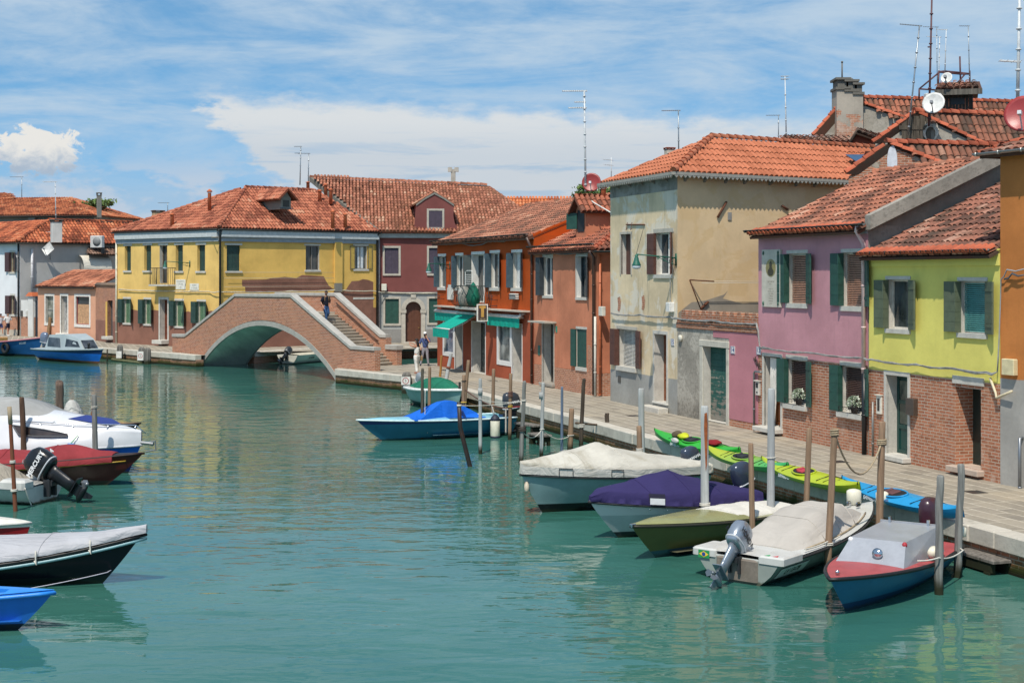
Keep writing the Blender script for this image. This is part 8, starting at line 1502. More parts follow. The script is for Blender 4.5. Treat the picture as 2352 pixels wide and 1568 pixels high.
fender(b.M @ Vector((.95, 1.0, .32)), .85, .16, 'long white fender with dark ends hanging on the speedboat side', cap='#23283a'); rope('rope', [b.M @ Vector((.95, .98, .76)), b.M @ Vector((1.0, .86, 1.05)), b.M @ Vector((.9, .8, .68))], 'pale cords holding the long white fender', ROPW, .014, .0)
rope('rope', [AT(P('A', 1545, 745), 47.0), AT(P('A', 1540, 1290), 47.0), AT(P('A', 1580, 1400), 47.0), AT(P('A', 1558, 1350), 47.0)], 'white line hanging from the dark slim pole', ROPW, .013, .0); q = AT(P('B', 815, 640), 47.8); rope('rope', [q, AT(P('B', 815, 990), 47.8)], 'twisted pale rope hanging to the water beside the outboard', paint('#b9b4ac', .8, .35, 40.0), .03, 0)
# 7 green covered boat
b = Boat('white rimmed grey boat with a humped dark green cover at the quay', Vector((-2.0, 56.2, 0)), Vector((-3.9, 60.2, 0)), 2.0, .92, .75, hullmat('#8aa8a4', '#1d4a40', .2, rough=.4), rake=.6, full=2.2, tr=.7); b.deck(WB, 0, 1, .0, .01, .04); b.rub(paint('#dadbd6', .4), .06, -.03, 'white_strake'); b.cover(canvas('#1d6a52', .1, .8, fold=.5), [(.0, .03), (.1, .25), (.35, .42), (.55, .4), (.8, .2), (.88, .02)], .0, .02, .88, out=-.16, wrin=.05, ridge=1.2)
b.outboard(paint('#83888c', .35, .08), .0, .5, .8, z=.7); m = MB(); m.box(b.L-.22, b.L-.12, -.03, .03, .92, 1.2); b.part('bow_post', m, flat('#332d2a'))
# 8 small white boat under the bridge
b = Boat('small white boat seen through the bridge arch with dark tilted outboard', Vector((-11.2, 91.2, 0)), Vector((-13.75, 87.0, 0)), 1.7, .62, .55, hullmat('#c9c8bc', '#6f6d60', .06, rough=.4), rake=.5, full=2.2, tr=.95); b.deck(paint('#c4beaa', .5), .05, 1, .04, .0, .05); b.outboard(paint('#35383c', .35), 0, .85, .85, z=.45); b.number('6V 25182', .3, -1, .16, k=.75)
# 9 blue cabin boat far left
b = Boat('blue boat with grey cabin and dark windows, by the left quay', Vector((-24.9, 86.6, 0)), Vector((-30.2, 92.2, 0)), 2.3, .92, .7, hullmat('#1c66c0', '#70482f', .16, '#1d3560', .62, .3), rake=.8, full=2.3, tr=.9); CG = paint('#a3adaf', .4, .06, 2.0, 0.0, .02, .1); b.deck(CG, 0, 1, .0, .01, .06); b.rub(paint('#8f9a9c', .5), .05, .0); x0, x1 = 2.0, 6.2; m = MB()
m.loft([[Vector((x0-.55, -.85, .72)), Vector((x1+.5, -.55, .8)), Vector((x1+.5, .55, .8)), Vector((x0-.55, .85, .72))], [Vector((x0, -.7, 1.72)), Vector((x0+1.9, -.66, 1.74)), Vector((x0+1.9, .66, 1.74)), Vector((x0, .7, 1.72))]] if False else [[Vector((x0-.5, -.85, .7)), Vector((x0-.5, .85, .7)), Vector((x0, .72, 1.66)), Vector((x0, -.72, 1.66))], [Vector((x0+2.1, -.85, .72)), Vector((x0+2.1, .85, .72)), Vector((x0+2.1, .7, 1.76)), Vector((x0+2.1, -.7, 1.76))], [Vector((x1, -.55, .8)), Vector((x1, .55, .8)), Vector((x1-.7, .5, 1.5)), Vector((x1-.7, -.5, 1.5))]]); cb = b.part('cabin', m, CG)
DG = glass('#23272c', .1, '#4a4e54')
def sidewin(pts): 
    m = MB(); m.poly([Vector(p) for p in pts]); return b.part('cabin_window', m, DG, cb)
sidewin([(x0-.05, -.845, .95), (x0+1.75, -.835, .92), (x0+1.5, -.765, 1.5), (x0-.02, -.765, 1.5)]); sidewin([(x0+2.3, -.80, 1.0), (x1-.35, -.575, 1.0), (x1-.7, -.555, 1.34), (x0+2.35, -.735, 1.48)]); m = MB(); m.poly([Vector((x1-.02, -.45, .98)), Vector((x1-.02, .45, .98)), Vector((x1-.56, .42, 1.42)), Vector((x1-.56, -.42, 1.42))]); b.part('windscreen', m, DG, cb)
b.outboard(paint('#7f8798', .25, .06, 3.0, .5), 0, .1, 1.25, z=.8); m = MB(); m.smooth = True; m.lathe([(.07, 0), (.07, .3), (.1, .35), (.02, .45)], 10, None, (x1+.25, -.3, .85)); b.part('bow_lamp', m, BLK)
# 10 pink and blue workboat at the far left edge
b = Boat('blue workboat with pink gunwale and tyre fender at the left edge', Vector((-31.0, 94.2, 0)), Vector((-37.2, 98.6, 0)), 2.2, 1.35, .85, hullmat('#1f5286', '#1a1d22', .16, rough=.4), rake=1.1, full=2.0, tr=.8, sheer=2.0); PK = paint('#b5707a', .6, .1); b.sidedeck(PK, .0, .97, .3, .01, 'gunwale', .35); b.rub(PK, .05, -.03); b.deck(paint('#2f7a62', .7), .1, .8, .3, -.25, .1, 'green_cover'); m = MB(); m.smooth = True
R_, r_ = .3, .11; c = b.pt(.62, .62, -1)+Vector((0, -.12, 0)); m.loft([[c+Vector(((R_+r_*math.cos(q))*math.cos(a), r_*math.sin(q), (R_+r_*math.cos(q))*math.sin(a))) for q in [2*PI*j/8 for j in range(8)]] for a in [2*PI*i/20 for i in range(21)]], True, False); obj('tyre', m, flat('#1b1c20', .8), None, b.M, 'black tyre hung on the side of the blue workboat', 'tyre')
m = MB(); m.bbox(1.6, 3.0, -.6, .5, .8, 1.2, .03); obj('crate', m, paint('#b98a52', .7, .2), None, b.M, 'tan wooden crate on the blue workboat', 'crate'); b.number('6V21307', .8, -1, .2, '#b9c2cc', k=.82)
# left bank, near boats
b = Boat('black rowing boat with wooden deck behind the white cabin cruiser', Vector((-11.85, 45.4, 0)), Vector((-18.2, 47.6, 0)), 1.5, .72, .5, hullmat('#1d2022', '#101214', .05, rough=.3), rake=1.1, full=1.9, tr=.6); b.deck(wood('#9a7c58', 4.0, .8), .78, 1.0, .06, .0, .05); b.sidedeck(wood('#5b3f30', 4.0), .1, .8, .12); b.floor(wood('#6b4a34', 4.0), .05, .8, .2); b.rub(flat('#3a2c26'), .03, -.01); 
for x in (1.6, 3.0, 4.0): b.box('thwart', wood('#7d5a3e', 4.0), x, x+.22, -.6, .6, .42, .47, .01)
c = b.M @ Vector((4.15, 0, .45)); m = MB(); m.smooth = True; rr = []
for z, r, dx in ((0, .36, 0), (.3, .34, .02), (.6, .28, 0), (.82, .18, -.03), (.93, .06, -.04)): rr.append([c+Vector((dx+r*(1+.14*math.sin(k*2.6+z*7))*math.cos(2*PI*k/18), r*.8*(1+.14*math.sin(k*1.9))*math.sin(2*PI*k/18), z)) for k in range(18)])
m.loft(rr); obj('cloth_bundle', m, canvas('#b9b7b2', .12, fold=.6), None, Matrix(), 'crumpled white cloth draped upright in the black rowing boat', 'cloth'); m = MB(); m.box(-.06, .06, -.02, .02, 0, .75, b.M @ T((4.75, 0, .3)) @ RY(.25)); obj('plank', m, wood('#8a5a38', 4.0), None, Matrix(), 'upright brown board in the black rowing boat', 'board')
# cruiser
b = Boat('white cabin cruiser with blue stripe and grey canopy at left', Vector((-10.15, 39.0, 0)), Vector((-15.2, 40.2, 0)), 2.3, .86, .74, hullmat('#10184a', '#0c1030', .04, '#1c5fc0', .5, .25), rake=.55, full=2.4, tr=.92); W_ = paint('#cccdd0', .25, .03, 3.0, 0.0, .01, .06)
m = MB(); m.smooth = True; rr = []
for i in range(25):
    f = i/24; g = b.gun(min(f, .998), 1, -.01); h_ = .25+.72*(1-max(0, (f-.3)/.7)**1.5)*(1 if f > .04 else .6); w = max(g.y, .03); tw = w*(.55 if f < .8 else .55+.35*(f-.8)/.2)
    rr.append([Vector((g.x, -w, g.z-.1)), Vector((g.x, -w, g.z+.1)), Vector((g.x, -w*.93, g.z+.16)), Vector((g.x, -(w*.84), g.z+.17+h_*.55*(1-f*.4))), Vector((g.x, -tw, g.z+.12+h_*.92*(1-f*.25))), Vector((g.x, 0, g.z+.14+h_*(1-f*.25))), Vector((g.x, tw, g.z+.12+h_*.92*(1-f*.25))), Vector((g.x, w*.84, g.z+.17+h_*.55*(1-f*.4))), Vector((g.x, w*.93, g.z+.16)), Vector((g.x, w, g.z+.1)), Vector((g.x, w, g.z-.1))])
m.loft(rr, False, False); sup = b.part('superstructure', m, W_)
def onside(f, k, sd=-1, o=.045):
    i = f*24; a = rr[int(i)]; c_ = rr[min(24, int(i)+1)]; q = i-int(i); lo = a[2].lerp(c_[2], q); hi = a[3].lerp(c_[3], q); p = lo.lerp(hi, k); n = (hi-lo).cross(Vector((1, 0, 0))).normalized(); n = n if n.y < 0 else -n; return p+n*o
wp_ = [onside(f, k) for f, k in ((.36, .9), (.44, .86), (.54, .78), (.62, .62), (.66, .5), (.66, .3), (.58, .28), (.5, .28), (.44, .32), (.40, .36))]; m = MB(); m.poly(wp_); b.part('cabin_window', m, glass('#2c2523', .08, '#4a403c'), sup); m = MB(); m.smooth = True; m.tube(wp_+[wp_[0]], .018, 5); b.part('window_frame', m, flat('#55585c'), sup)
bp = [Vector((p.x, p.y, p.z)) for p in (rr[15][4]+Vector((0, 0, .015)), rr[20][4]+Vector((.1, 0, .02)), rr[21][5]+Vector((0, .05, .03)), rr[19][5]+Vector((0, .3, .05)), rr[16][5]+Vector((0, .1, .035)))]; m = MB(); m.poly(bp); b.part('deck_panel', m, paint('#222f78', .4), sup)
b.rub(flat('#b9bcc2', .3), .03, -.09); ra = [rr[i][2]+Vector((0, .1, .0)) for i in (8, 12, 16, 20, 23)]; top_ = [p+Vector((.05, .02, .55-.06*i)) for i, p in enumerate(ra)]; b.tubep('guard_rail', CHR, [ra[0]]+top_+[Vector((b.L+.12, 0, 1.1))], .016)
for p, q in zip(ra[1:], top_[1:]): b.tubep('stanchion', CHR, [p, q], .014)
m = MB(); m.smooth = True; rr2 = []
for i in range(13):
    f = i/12; x = .2+2.2*f; hz = 1.25+.5*math.sin(PI*min(1, .25+f*.62)); w = .98-.12*f; rr2.append([Vector((x+.3*f, -w, .95)), Vector((x+.2*f, -w*.98, 1.15)), Vector((x, -w*.72, hz+.2)), Vector((x, 0, hz+.27)), Vector((x, w*.72, hz+.2)), Vector((x+.2*f, w*.98, 1.15)), Vector((x+.3*f, w, .95))])
rr2.append([Vector((2.95, p.y*.86, 1.42+.14*(1-abs(p.y)))) for p in rr2[-1]]); m.loft(rr2, False, False); b.part('canopy', m, canvas('#9c9c9a', .08, .85, .1, fold=.4)); m = MB(); m.tube([Vector((b.L-.2, 0, .86)), Vector((b.L+.35, 0, .82))], .05, 6); m.tube([Vector((b.L+.1, 0, .84)), Vector((b.L+.4, 0, .9)), Vector((b.L+.42, 0, .66)), Vector((b.L+.12, 0, .6))], .022, 6); b.part('anchor', m, metal('#8d9092', .4))
m = MB(); m.bbox(-.11, .11, -.05, .05, 0, .34, .03); obj('jerry_can', m, paint('#2d8fd0', .4), None, b.M @ T((b.L-1.6, -.95, .55)), 'blue plastic bumper hanging at the cruiser side by the grey pole', 'bumper'); rope('rope', [b.M @ Vector((b.L-1.5, -.75, 1.1)), b.M @ Vector((b.L-1.6, -.95, .88))], 'short green cord at the cruiser side', paint('#4f9a6a', .7), .014, 0)
# red covered boat
b = Boat('dark red boat with a red cover and pointed black bow at left', Vector((-9.5, 36.7, 0)), Vector((-16, 37.6, 0)), 1.75, .86, .5, hullmat('#4a1c1c', '#39302b', .12, rough=.25), rake=1.35, full=1.8, tr=.7, sheer=1.7); b.deck(flat('#23242c', .6), .8, 1.0, .0, .01, .03); b.rub(flat('#a8862c', .5), .018, -.17, 'gold_line', .0, 0, .93); b.rub(flat('#2a1416'), .03, -.02); b.cover(canvas('#8a3438', .1, .85, fold=.3), [(0, .2), (.3, .28), (.55, .24), (.68, .34), (.86, .1), (.9, .02)], .16, 0, .885, wrin=.06, ridge=.7)
fd = flat('#1f2028', .6); 
# white boat with black outboard
b = Boat('white motorboat stern with a large tilted black outboard at the left edge', Vector((-16.6, 35.6, 0)), Vector((-11.2, 34.1, 0)), 1.75, .75, .42, hullmat('#bdbdb8', '#55564c', .03, rough=.35, scum=.9), rake=.7, full=2.3, tr=.92); b.deck(paint('#c8c6c0', .4), .0, 1, .0, .01, .04); b.rub(flat('#8d8f90'), .02, -.02); b.cover(canvas('#a39a8c', .08, .9, .3, fold=.5), [(.14, .04), (.2, .35), (.4, .85), (.6, .8), (.9, .2)], -.01, .14, .95, wrin=.06, ridge=.8, out=-.1); m = MB(); m.bbox(.05, .8, -.35, .35, .3, .5, .04); b.part('engine_well', m, flat('#8f8d88')); b.box('quarter_seat', WB, .0, .7, .4, .85, .4, .62, .06); b.box('quarter_seat', WB, .0, .7, -.85, -.4, .4, .62, .06)
p, M = b.outboard(paint('#1a1b1e', .25, .15), -.1, 1.0, 1.15, 'MERCURY', z=.46, legmat=paint('#191a1d', .35, .15), tsz=.14, both=True, x=-.05); text('power', '100', .13, M @ T((-.02, 0, .728)) @ RY(.35) @ RZ(PI/2), flat('#d8d8d8'), p, .002, bold=.003); rope('rope', [b.M @ Vector((.1, .7, .5)), b.M @ Vector((-.05, .6, .0)), b.M @ Vector((.0, .8, .45))], 'white mooring loop over the transom of the white motorboat', ROPW, .016, .1)
# red and white bow
b = Boat('white decked boat bow with red side at the left edge', Vector((-9.55, 28.25, 0)), Vector((-14.5, 29.2, 0)), 1.7, .52, .45, hullmat('#a3232a', '#7a1a20', .05, '#d9d6cc', .44, .3), rake=.35, full=3.0, tr=.9); b.deck(paint('#dcd8ca', .4), 0, 1, .0, .01, .08); b.rub(WB, .025, .0)
# black boat with silver white cover
b = Boat('glossy black boat with a pale blue line under a silver white cover', Vector((-6.45, 25.05, 0)), Vector((-12.6, 25.4, 0)), 1.95, 1.0, .42, hullmat('#181822', '#1f2826', .14, rough=.25), rake=1.0, full=2.0, tr=.75, sheer=2.6); b.rub(BLK, .03, -.13); b.rub(paint('#7fa5ab', .4), .03, -.2, 'pale_line', .0); b.rub(flat('#b9b6c4'), .008, -.62, 'white_line', -.03, 0, .9); b.cover(canvas('#acacb0', .06, .6, .08, fold=.4), [(0, .2), (.35, .3), (.6, .24), (.85, .1), (1, .04)], .09, 0, 1.0, wrin=.06, ridge=.9)
for f in (.72, .86): p = b.gun(f, -1, -.05, -.1); b.tubep('tie', ROPW, [p+Vector((0, 0, .12)), p, p+Vector((.02, -.02, -.12)), p+Vector((-.02, -.01, -.05))], .014)
# bright blue open boat
b = Boat('bright blue open wooden boat in the bottom left corner', Vector((-7.0, 21.75, 0)), Vector((-12, 22.3, 0)), 1.5, .62, .45, hullmat('#2a76d0', '#15263c', .1, rough=.4), rake=.85, full=2.0, tr=.8); BB = paint('#2c86dc', .4, .06, 3.0, 0.0, .04, .08); b.sidedeck(BB, 0, .985, .16, .012, 'gunwale', .25); b.deck(BB, .86, 1.0, .0, .01, .03); b.floor(paint('#1d5fae', .5), .02, .9, .16); b.rub(BB, .035, -.04); b.box('thwart', BB, 2.6, 2.9, -.62, .62, .38, .43, .01)
# ---------------------------------------------------------------- kayaks on the quay
def kayak(a, c, za, zc, lab, hull, deckm, seat, name_txt=None, lean=.25, gear=None, B=.58):
    A, Cc = G(a, Q+za), G(c, Q+zc); u = Vector((Cc.x-A.x, Cc.y-A.y, 0)); L = u.length; M = frame(Vector((A.x, A.y, Q+.04)), u) @ RX(lean) @ Matrix.Diagonal((1, 1, .8, 1)); t = thing('kayak', lab, 'kayak', M, 'kayaks lying along the quay'); n = 30; hull_r, deck_r = [], []
    for i in range(n+1):
        f = i/n; w = B/2*max(.02, (math.sin(PI*min(1, max(0, f))))**.75); e = abs(2*f-1); zg = .24+.17*e**3.5; kz = .0+.17*e**6; x = L*f
        hull_r.append([Vector((x, w*math.cos(q), kz+(zg-kz)*(1-abs(math.sin(q))**1.0*(1 if 1 else 0)))) for q in [PI*k/10 for k in range(11)]]); deck_r.append([Vector((x, w*v, zg+.09*(1-v*v)*(1-e**2.0*.4))) for v in [-1+2*k/8 for k in range(9)]])
    m = MB(); m.smooth = True; m.loft(hull_r, False, False); obj('hull', m, hull, t, M); m = MB(); m.smooth = True; m.loft(deck_r, False, False); d = obj('deck', m, deckm, t, M)
    m = MB(); m.smooth = True; cx = L*.46; ov = [Vector((cx+.42*math.cos(q), .2*math.sin(q), .345-.02*abs(math.sin(q)))) for q in [2*PI*k/24 for k in range(24)]]; m.tube(ov+[ov[0]], .022, 6); obj('coaming', m, deckm, t, M); m = MB(); m.poly([p+Vector((0, 0, .004)) for p in ov]); obj('cockpit', m, flat('#15171a', .7), t, M); m = MB(); m.bbox(cx-.2, cx-.12, -.1, .1, .3, .4, .02); m.bbox(cx-.12, cx+.12, -.12, .12, .33, .37, .01); obj('seat', m, seat, t, M)
    ln = MB(); ln.smooth = True
    for f0 in (.66, .72, .78, .24, .3):
        w = B/2*(math.sin(PI*f0))**.75*.8; ln.tube([Vector((L*f0, -w, .29)), Vector((L*(f0+.03), 0, .35)), Vector((L*(f0-.01), w, .29))], .011, 4)
    ln.tube([Vector((L*.9, 0, .37)), Vector((L*.8, .12, .33)), Vector((L*.64, .22, .28))], .011, 4); obj('deck_line', ln, flat('#1c1d20'), t, M)
    for f in (.012, .988): m = MB(); m.smooth = True; m.tube([Vector((L*f, -.03, .39)), Vector((L*f, 0, .46)), Vector((L*f, .03, .39))], .014, 5); obj('carry_toggle', m, flat('#1c1d20'), t, M)
    if name_txt:
        f = .3
        for f in (.34,): w = B/2*(math.sin(PI*f))**.75; text('lettering', name_txt, .13, M @ T((L*f, -w*.96-.012, .17)) @ RX(PI/2*.82), flat('#cfd4d6'), t, .002, bold=.003)
    return t, M, L
LG = paint('#6fae1c', .35, .05, 3.0, 0.0, .02, .05); LM = paint('#a9b81e', .35, .05, 3.0, 0.0, .02, .05); GN = paint('#2fa32c', .35, .05, 3.0, 0.0, .02, .05); BU = paint('#1f8ec4', .35, .05, 3.0, 0.0, .02, .05); YG = NT('kayak_fade'); x_, y_, z_ = YG.sep(YG.obj()); YG = YG.out(YG.mix(YG.ss(YG.math('ADD', x_, YG.math('MULTIPLY', YG.noise(1.2), 1.5)), 1.2, 4.6), C('#a9b52a'), C('#2f9f58')), .35)
k1, K1, l1_ = kayak(P('8', 585, 1062), P('8', 1248, 1195), .36, .40, 'green kayak with clothes on its deck, farthest along the quay', GN, GN, flat('#23262a'), 'SANBLAS'); kayak(P('8', 990, 1190), P('8', 1618, 1312), .36, .40, 'yellow kayak fading to green with black cockpit', YG, YG, flat('#23262a')); kayak(P('8', 1408, 1275), P('7', 598, 1062), .36, .42, 'lime yellow kayak with a red seat', LM, LM, paint('#a83440', .6), 'SANBLAS'); k4, K4, l4_ = kayak(P('7', 457, 1018), P('7', 1388, 1242), .40, .42, 'bright blue kayak nearest along the quay', BU, BU, paint('#5c3a3a', .6), 'SANBLAS')
def lump(M, c, r, mat, lab, cat, nm, seed):
    m = MB(); m.smooth = True; m.ellipsoid((0, 0, 0), r, 16, 10); m.v = [tuple(Vector(v)*(1+.28*mnoise.noise(Vector(v)*5+Vector((seed, 0, 0))))) for v in m.v]; return obj(nm, m, mat, None, M @ T(c), lab, cat)
lump(K1, (l1_*.37, -.02, .41), (.26, .13, .1), paint('#b9bd1c', .6), 'yellow dry bag on the green kayak', 'bag', 'dry_bag', 2); lump(K1, (l1_*.3, -.05, .44), (.16, .14, .11), canvas('#5a5040', .2, fold=.5), 'dark brown jacket on the green kayak beside the yellow bag', 'jacket', 'jacket', 5); lump(K1, (l1_*.37, -.3, .36), (.2, .07, .1), canvas('#bdbcb6', .1, fold=.5), 'grey cloth hanging over the green kayak side', 'cloth', 'cloth', 7); lump(K1, (l1_*.72, 0, .42), (.36, .14, .07), canvas('#8a2024', .2, fold=.6), 'red cloth heap on the green kayak', 'cloth', 'cloth', 9)
# ---------------------------------------------------------------- people
def skinned(nm, verts, edges, rad, mat, parent, M, sub=2, root=0):
    me = bpy.data.meshes.new(nm); me.from_pydata([Vector(v) for v in verts], edges, []); o = bpy.data.objects.new(nm, me); COL.objects.link(o); sk = o.modifiers.new('s', 'SKIN'); sk.use_smooth_shade = True
    for i, r in enumerate(rad): sv = me.skin_vertices[0].data[i]; sv.radius = (r, r) if not isinstance(r, tuple) else r; sv.use_root = (i == root)
    s = o.modifiers.new('d', 'SUBSURF'); s.levels = s.render_levels = sub; dg = bpy.context.evaluated_depsgraph_get(); dg.update(); m2 = bpy.data.meshes.new_from_object(o.evaluated_get(dg)); bpy.data.objects.remove(o); bpy.data.meshes.remove(me)
    m2.materials.clear(); m2.materials.append(mat); m2.polygons.foreach_set('use_smooth', [True]*len(m2.polygons)); n = bpy.data.objects.new(nm, m2); return link(n, parent, M)
SKIN = paint('#b07f66', .6, .06); HAIR = paint('#1d1714', .7, .2)
def person(lab, M, pose, shirt, legs, shoes, hair=HAIR, hairlen=0.0, cap=None, sleeve=.5, legcut=1.0, h=1.75, fem=False, turn=0.0, top_cut=1.0, beard=None, loose=1.0):
    """pose: elbows, hands, knees, feet (left = +x); faces +y"""
    k = h/1.75; t = thing('person', lab, 'person', M); Mk = M @ Matrix.Diagonal((k, k, k, 1)); sw = .17 if fem else .2; hw_ = .1
    J = dict(pel=(0, 0, .95), sp=(0, 0, 1.12), ch=(0, .0, 1.32), nk=(0, .0, 1.47), hb=(0, .02, 1.55)); J.update(pose.get('core', {}))
    V = [J['pel'], J['sp'], J['ch'], J['nk'], J['hb']]; E = [(0, 1), (1, 2), (2, 3), (3, 4)]; Rr = [.115, .095 if fem else .105, .115 if fem else .125, .052, .05]
    seg = {}
    for sd, c in (('l', 1), ('r', -1)):
        sh = Vector(J['ch'])+Vector((c*sw, 0, .07)); el, ha = Vector(pose['el_'+sd]), Vector(pose['ha_'+sd]); wr = el.lerp(ha, .92); b = len(V); V += [sh, el, wr]; E += [(2, b), (b, b+1), (b+1, b+2)]; Rr += [.062, .042, .028]
        hip = Vector(J['pel'])+Vector((c*hw_, 0, -.06)); kn, ft = Vector(pose['kn_'+sd]), Vector(pose['ft_'+sd]); an = ft+Vector((0, 0, .08)); q = len(V); V += [hip, kn, an]; E += [(0, q), (q, q+1), (q+1, q+2)]; Rr += [.088, .056, .038]
        d = (wr-el).normalized(); s = d.cross(Vector((0, 1, .2))).normalized(); pm = wr+d*.075; p = len(V); V.append(pm); E.append((b+2, p)); Rr.append(.026)
        for i, (o_, ln) in enumerate(((-.03, .065), (-.01, .078), (.011, .072), (.03, .055))): v = len(V); V += [pm+s*o_+d*.04, pm+s*o_*1.1+d*(.04+ln)+Vector((0, 0, -.012))]; E += [(p, v), (v, v+1)]; Rr += [.009, .008]
        v = len(V); V += [wr+d*.03-s*.035*c, wr+d*.075-s*.062*c]; E += [(b+2, v), (v, v+1)]; Rr += [.011, .009]
        seg[sd] = (sh, el, wr, hip, kn, an, ft)
    hc = Vector(J['hb'])+Vector((0, .015, .1)); v = len(V); V += [hc+Vector((0, 0, -.02)), hc+Vector((0, -.005, .06))]; E += [(4, v), (v, v+1)]; Rr += [.082, .078]
    body = skinned('body', V, E, Rr, SKIN, t, Mk); Hm = Mk @ T(hc) @ RZ(turn)
    m = MB(); m.smooth = True; m.loft([[Vector((x*.016, .085+y, z)) for x, y in ((-1, 0), (0, yy), (1, 0))] for z, yy in ((.03, .01), (-.0, .03), (-.015, .034), (-.025, .008))], False, False); m.ellipsoid((.078, -.005, 0), (.012, .025, .035), 8, 5); m.ellipsoid((-.078, -.005, 0), (.012, .025, .035), 8, 5); obj('face', m, SKIN, t, Hm)
    m = MB(); m.smooth = True
    for sx in (-.03, .03): m.ellipsoid((sx, .078, .022), (.012, .008, .007), 8, 5); m.box(sx-.018, sx+.018, .078, .086, .036, .042)
    m.box(-.022, .022, .078, .086, -.05, -.044); obj('eyes_and_mouth', m, flat('#3a2420'), t, Hm)
    m = MB(); m.smooth = True; m.ellipsoid((0, -.018, .055), (.088, .1, .085), 14, 9)
    if hairlen:
        m.loft([[Vector((.085*w*math.cos(a), -.055+dy+.045*w*math.sin(a), z)) for a in [2*PI*j/12 for j in range(12)]] for z, w, dy in ((.06, .9, 0), (-.05, 1.05, -.02), (-.18, 1.1, -.045), (-hairlen*.75, .9, -.06), (-hairlen, .35, -.055))])
    if beard: m.ellipsoid((0, .05, -.055), (.06, .042, .045), 10, 6)
    obj('hair', m, hair, t, Hm)
    if cap: m = MB(); m.smooth = True; m.ellipsoid((0, -.01, .075), (.095, .105, .075), 14, 8); m.smooth = False; m.prism([Vector((-.075, .07, .06)), Vector((-.05, .17, .05)), Vector((.05, .17, .05)), Vector((.075, .07, .06))], (0, 0, .012)); obj('cap', m, cap, t, Hm)
    P_ = Vector(J['pel']); Vs = [P_-Vector((0, 0, .06)), J['sp'], J['ch'], Vector(J['nk'])-Vector((0, 0, .03))]; Es = [(0, 1), (1, 2), (2, 3)]; Rs = [.165, .135 if fem else .15, .155 if fem else .175, .085]
    if top_cut < 1: Vs[3] = Vector(J['ch'])+Vector((0, 0, .05)); Rs[3] = .13
    if sleeve:
        for sd in 'lr': sh, el, wr = seg[sd][:3]; b = len(Vs); Vs += [sh, sh.lerp(el, .55), sh.lerp(el, .9)]; Es += [(2, b), (b, b+1), (b+1, b+2)]; Rs += [.085, .072, .066]
    skinned('shirt', Vs, Es, Rs, shirt, t, Mk)
    Vl = [P_+Vector((0, 0, .06)), P_-Vector((0, 0, .03))]; El = [(0, 1)]; Rl = [.13, .14]
    for sd in 'lr':
        hip, kn, an = seg[sd][3:6]; b = len(Vl); Vl += [hip-Vector((0, 0, .05)), hip.lerp(kn, .9)]; El += [(1, b), (b, b+1)]; Rl += [.102*loose, .078*loose]
        if legcut > .6: Vl += [kn.lerp(an, .1), an-Vector((0, 0, .02))]; El += [(b+1, b+2), (b+2, b+3)]; Rl += [.072*loose, .062*loose*(1.1 if loose > 1 else .92)]
    skinned('trousers', Vl, El, Rl, legs, t, Mk)
    for sd in 'lr': ft = seg[sd][6]; m = MB(); m.smooth = True; m.loft([[Vector((ft.x+w*math.cos(a), ft.y+y, ft.z+.04+zz+hh*math.sin(a))) for a in [2*PI*j/10 for j in range(10)]] for y, w, hh, zz in ((-.1, .02, .03, 0), (-.07, .042, .05, .015), (.02, .045, .05, .012), (.1, .05, .036, 0), (.16, .035, .025, -.01), (.175, .01, .012, -.015))]); obj('shoe', m, shoes, t, Mk)
    return t, Mk, hc
def strap(M, pts, mat, t, r=.014): m = MB(); m.smooth = True; m.tube(pts, r, 6); return obj('strap', m, mat, t, M)
ang = lambda d: math.atan2(-d[0], d[1])
F_ = BRF; kx = 3; xs_ = BRI['cr']+.1+BRI['run']*(kx+.45); zz_ = BRI['zd']-(BRI['zd']-Q)*(kx+1)/(BRI['n']+1); pos = F_ @ Vector((xs_, 1.5, zz_)); dr = F_.col[0].to_3d(); NAV = canvas('#20222e', .12, .9); JEAN = canvas('#34527a', .15, .9)
st_ = BRI['run']; rs_ = (BRI['zd']-Q)/(BRI['n']+1)
t, Mk, hc = person('bearded man in dark t-shirt and blue jeans walking down the bridge steps', T(pos) @ RZ(ang(dr)), dict(el_l=(.3, -.02, 1.13), ha_l=(.3, .2, .92), el_r=(-.29, -.06, 1.13), ha_r=(-.2, .18, .98), kn_l=(.1, .18, .5), ft_l=(.1, .22, 0), kn_r=(-.1, .12, .56), ft_r=(-.1, -.24, rs_)), NAV, JEAN, flat('#2a2624'), hair=paint('#2e2019', .7, .2), h=1.76, turn=-.7, beard=True)
m = MB(); m.smooth = True; m.bbox(-.15, .15, -.33, -.12, .95, 1.4, .06); obj('backpack', m, canvas('#23242b', .1), None, Mk, 'dark backpack worn by the man on the bridge', 'backpack')
for sx in (-1, 1): strap(Mk, [(sx*.1, -.14, 1.38), (sx*.11, -.03, 1.5), (sx*.12, .1, 1.42), (sx*.13, .12, 1.25), (sx*.14, -.05, 1.05)], paint('#8a6a44', .7), t, .018)
pw = G(P('K', 1785, 1432), Q); WHT = canvas('#dcd8d0', .05, .85, fold=.5)
t, Mk, hc = person('woman with long black hair, white top and wide white trousers at the quay, arms raised', T(pw) @ RZ(ang((-.75, .55))), dict(el_l=(.24, .2, 1.4), ha_l=(.14, .38, 1.5), el_r=(-.26, .2, 1.42), ha_r=(-.12, .4, 1.56), kn_l=(.09, .06, .5), ft_l=(.1, .1, 0), kn_r=(-.09, -.02, .5), ft_r=(-.12, -.12, 0)), WHT, WHT, paint('#a5705a', .6), hairlen=.52, sleeve=0, h=1.66, fem=True, top_cut=.8, loose=1.2)
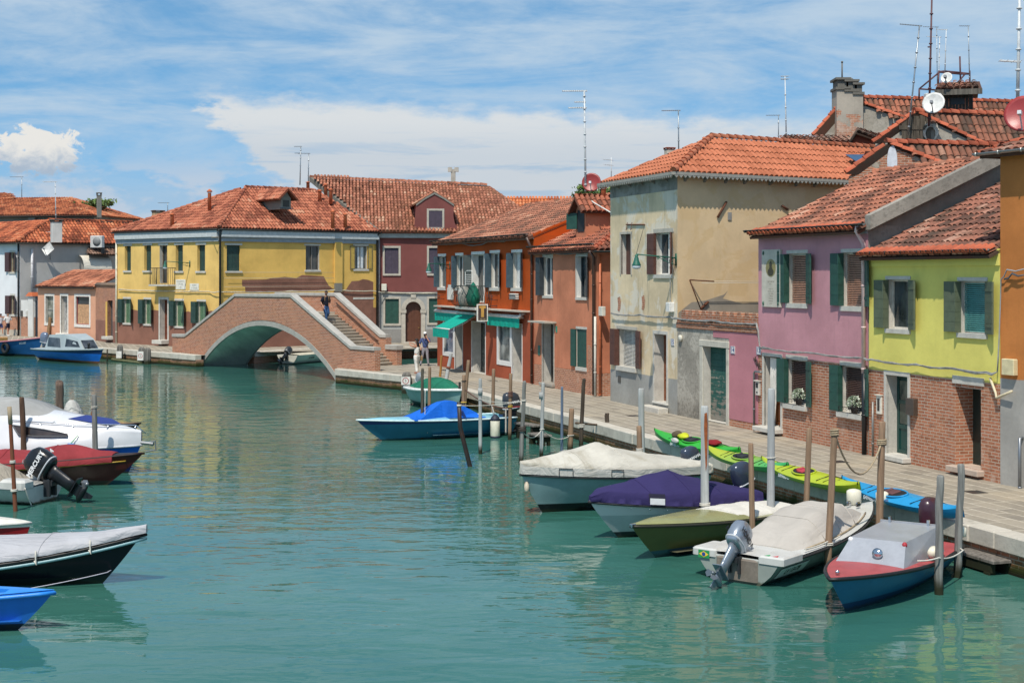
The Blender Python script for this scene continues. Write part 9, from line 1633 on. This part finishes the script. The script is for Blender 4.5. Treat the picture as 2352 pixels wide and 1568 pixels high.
m = MB(); c = Vector((.26, .0, .78)); m.bbox(-.15, .15, -.06, .06, -.13, .12, .03, T(c)); hb_ = obj('handbag', m, paint('#c0a074', .6, .15, 14.0), None, Mk, 'straw coloured handbag at the side of the woman in white', 'handbag'); m = MB(); m.smooth = True; m.tube([c+Vector((.1*math.cos(a), .0, .1+.16*math.sin(a))) for a in [PI*k/8 for k in range(9)]], .012, 5); obj('handle', m, paint('#8a6a48', .6), hb_, Mk)
pm_ = G(P('K', 1912, 1312), Q); GREYT = canvas('#8d8a90', .08, .9)
t, Mk, hc = person('man in white cap, blue t-shirt and grey trousers holding a hand to his face', T(pm_) @ RZ(ang((-.05, -1))), dict(el_l=(.3, .02, 1.12), ha_l=(.24, .16, .96), el_r=(-.26, .22, 1.24), ha_r=(-.06, .2, 1.56), kn_l=(.15, .05, .5), ft_l=(.24, .08, 0), kn_r=(-.12, .04, .5), ft_r=(-.18, .06, 0)), canvas('#46537c', .1), GREYT, flat('#2a2a2c'), cap=paint('#dedddb', .7), h=1.74)
strap(Mk, [(.14, .05, 1.48), (.05, .14, 1.3), (-.12, .14, 1.05), (-.17, .0, .98)], flat('#1e1f24'), t, .014); m = MB(); m.box(-.04, .04, .24, .255, 1.56, 1.7); obj('phone', m, flat('#1c1d20', .3), None, Mk, 'dark phone held by the man in the white cap', 'phone')
pl_ = G(P('C', 118, 700), Q); t, Mk, hc = person('man in white t-shirt and navy shorts walking at the far left quay', T(pl_) @ RZ(ang((.75, -.6))), dict(el_l=(.29, -.06, 1.13), ha_l=(.27, .1, .9), el_r=(-.29, .06, 1.13), ha_r=(-.26, .22, .95), kn_l=(.1, .14, .52), ft_l=(.1, .24, 0), kn_r=(-.1, .0, .5), ft_r=(-.1, -.22, .02)), canvas('#d8d6d4', .04), canvas('#23283a', .1), flat('#c9c6c0'), legcut=.4, h=1.82)
pl2 = G(P('C', 8, 690), Q); t, Mk, hc = person('person in hat, pale top and blue shorts cut by the left edge', T(pl2) @ RZ(ang((.75, -.6))), dict(el_l=(.27, -.04, 1.12), ha_l=(.25, .12, .9), el_r=(-.27, .04, 1.12), ha_r=(-.25, .18, .93), kn_l=(.1, .05, .5), ft_l=(.1, -.12, .02), kn_r=(-.1, .12, .52), ft_r=(-.1, .2, 0)), canvas('#c9cad0', .1), canvas('#3c4a78', .1), flat('#a9a49c'), legcut=.4, cap=flat('#2b2e3a'), h=1.68, fem=True, hairlen=.2)
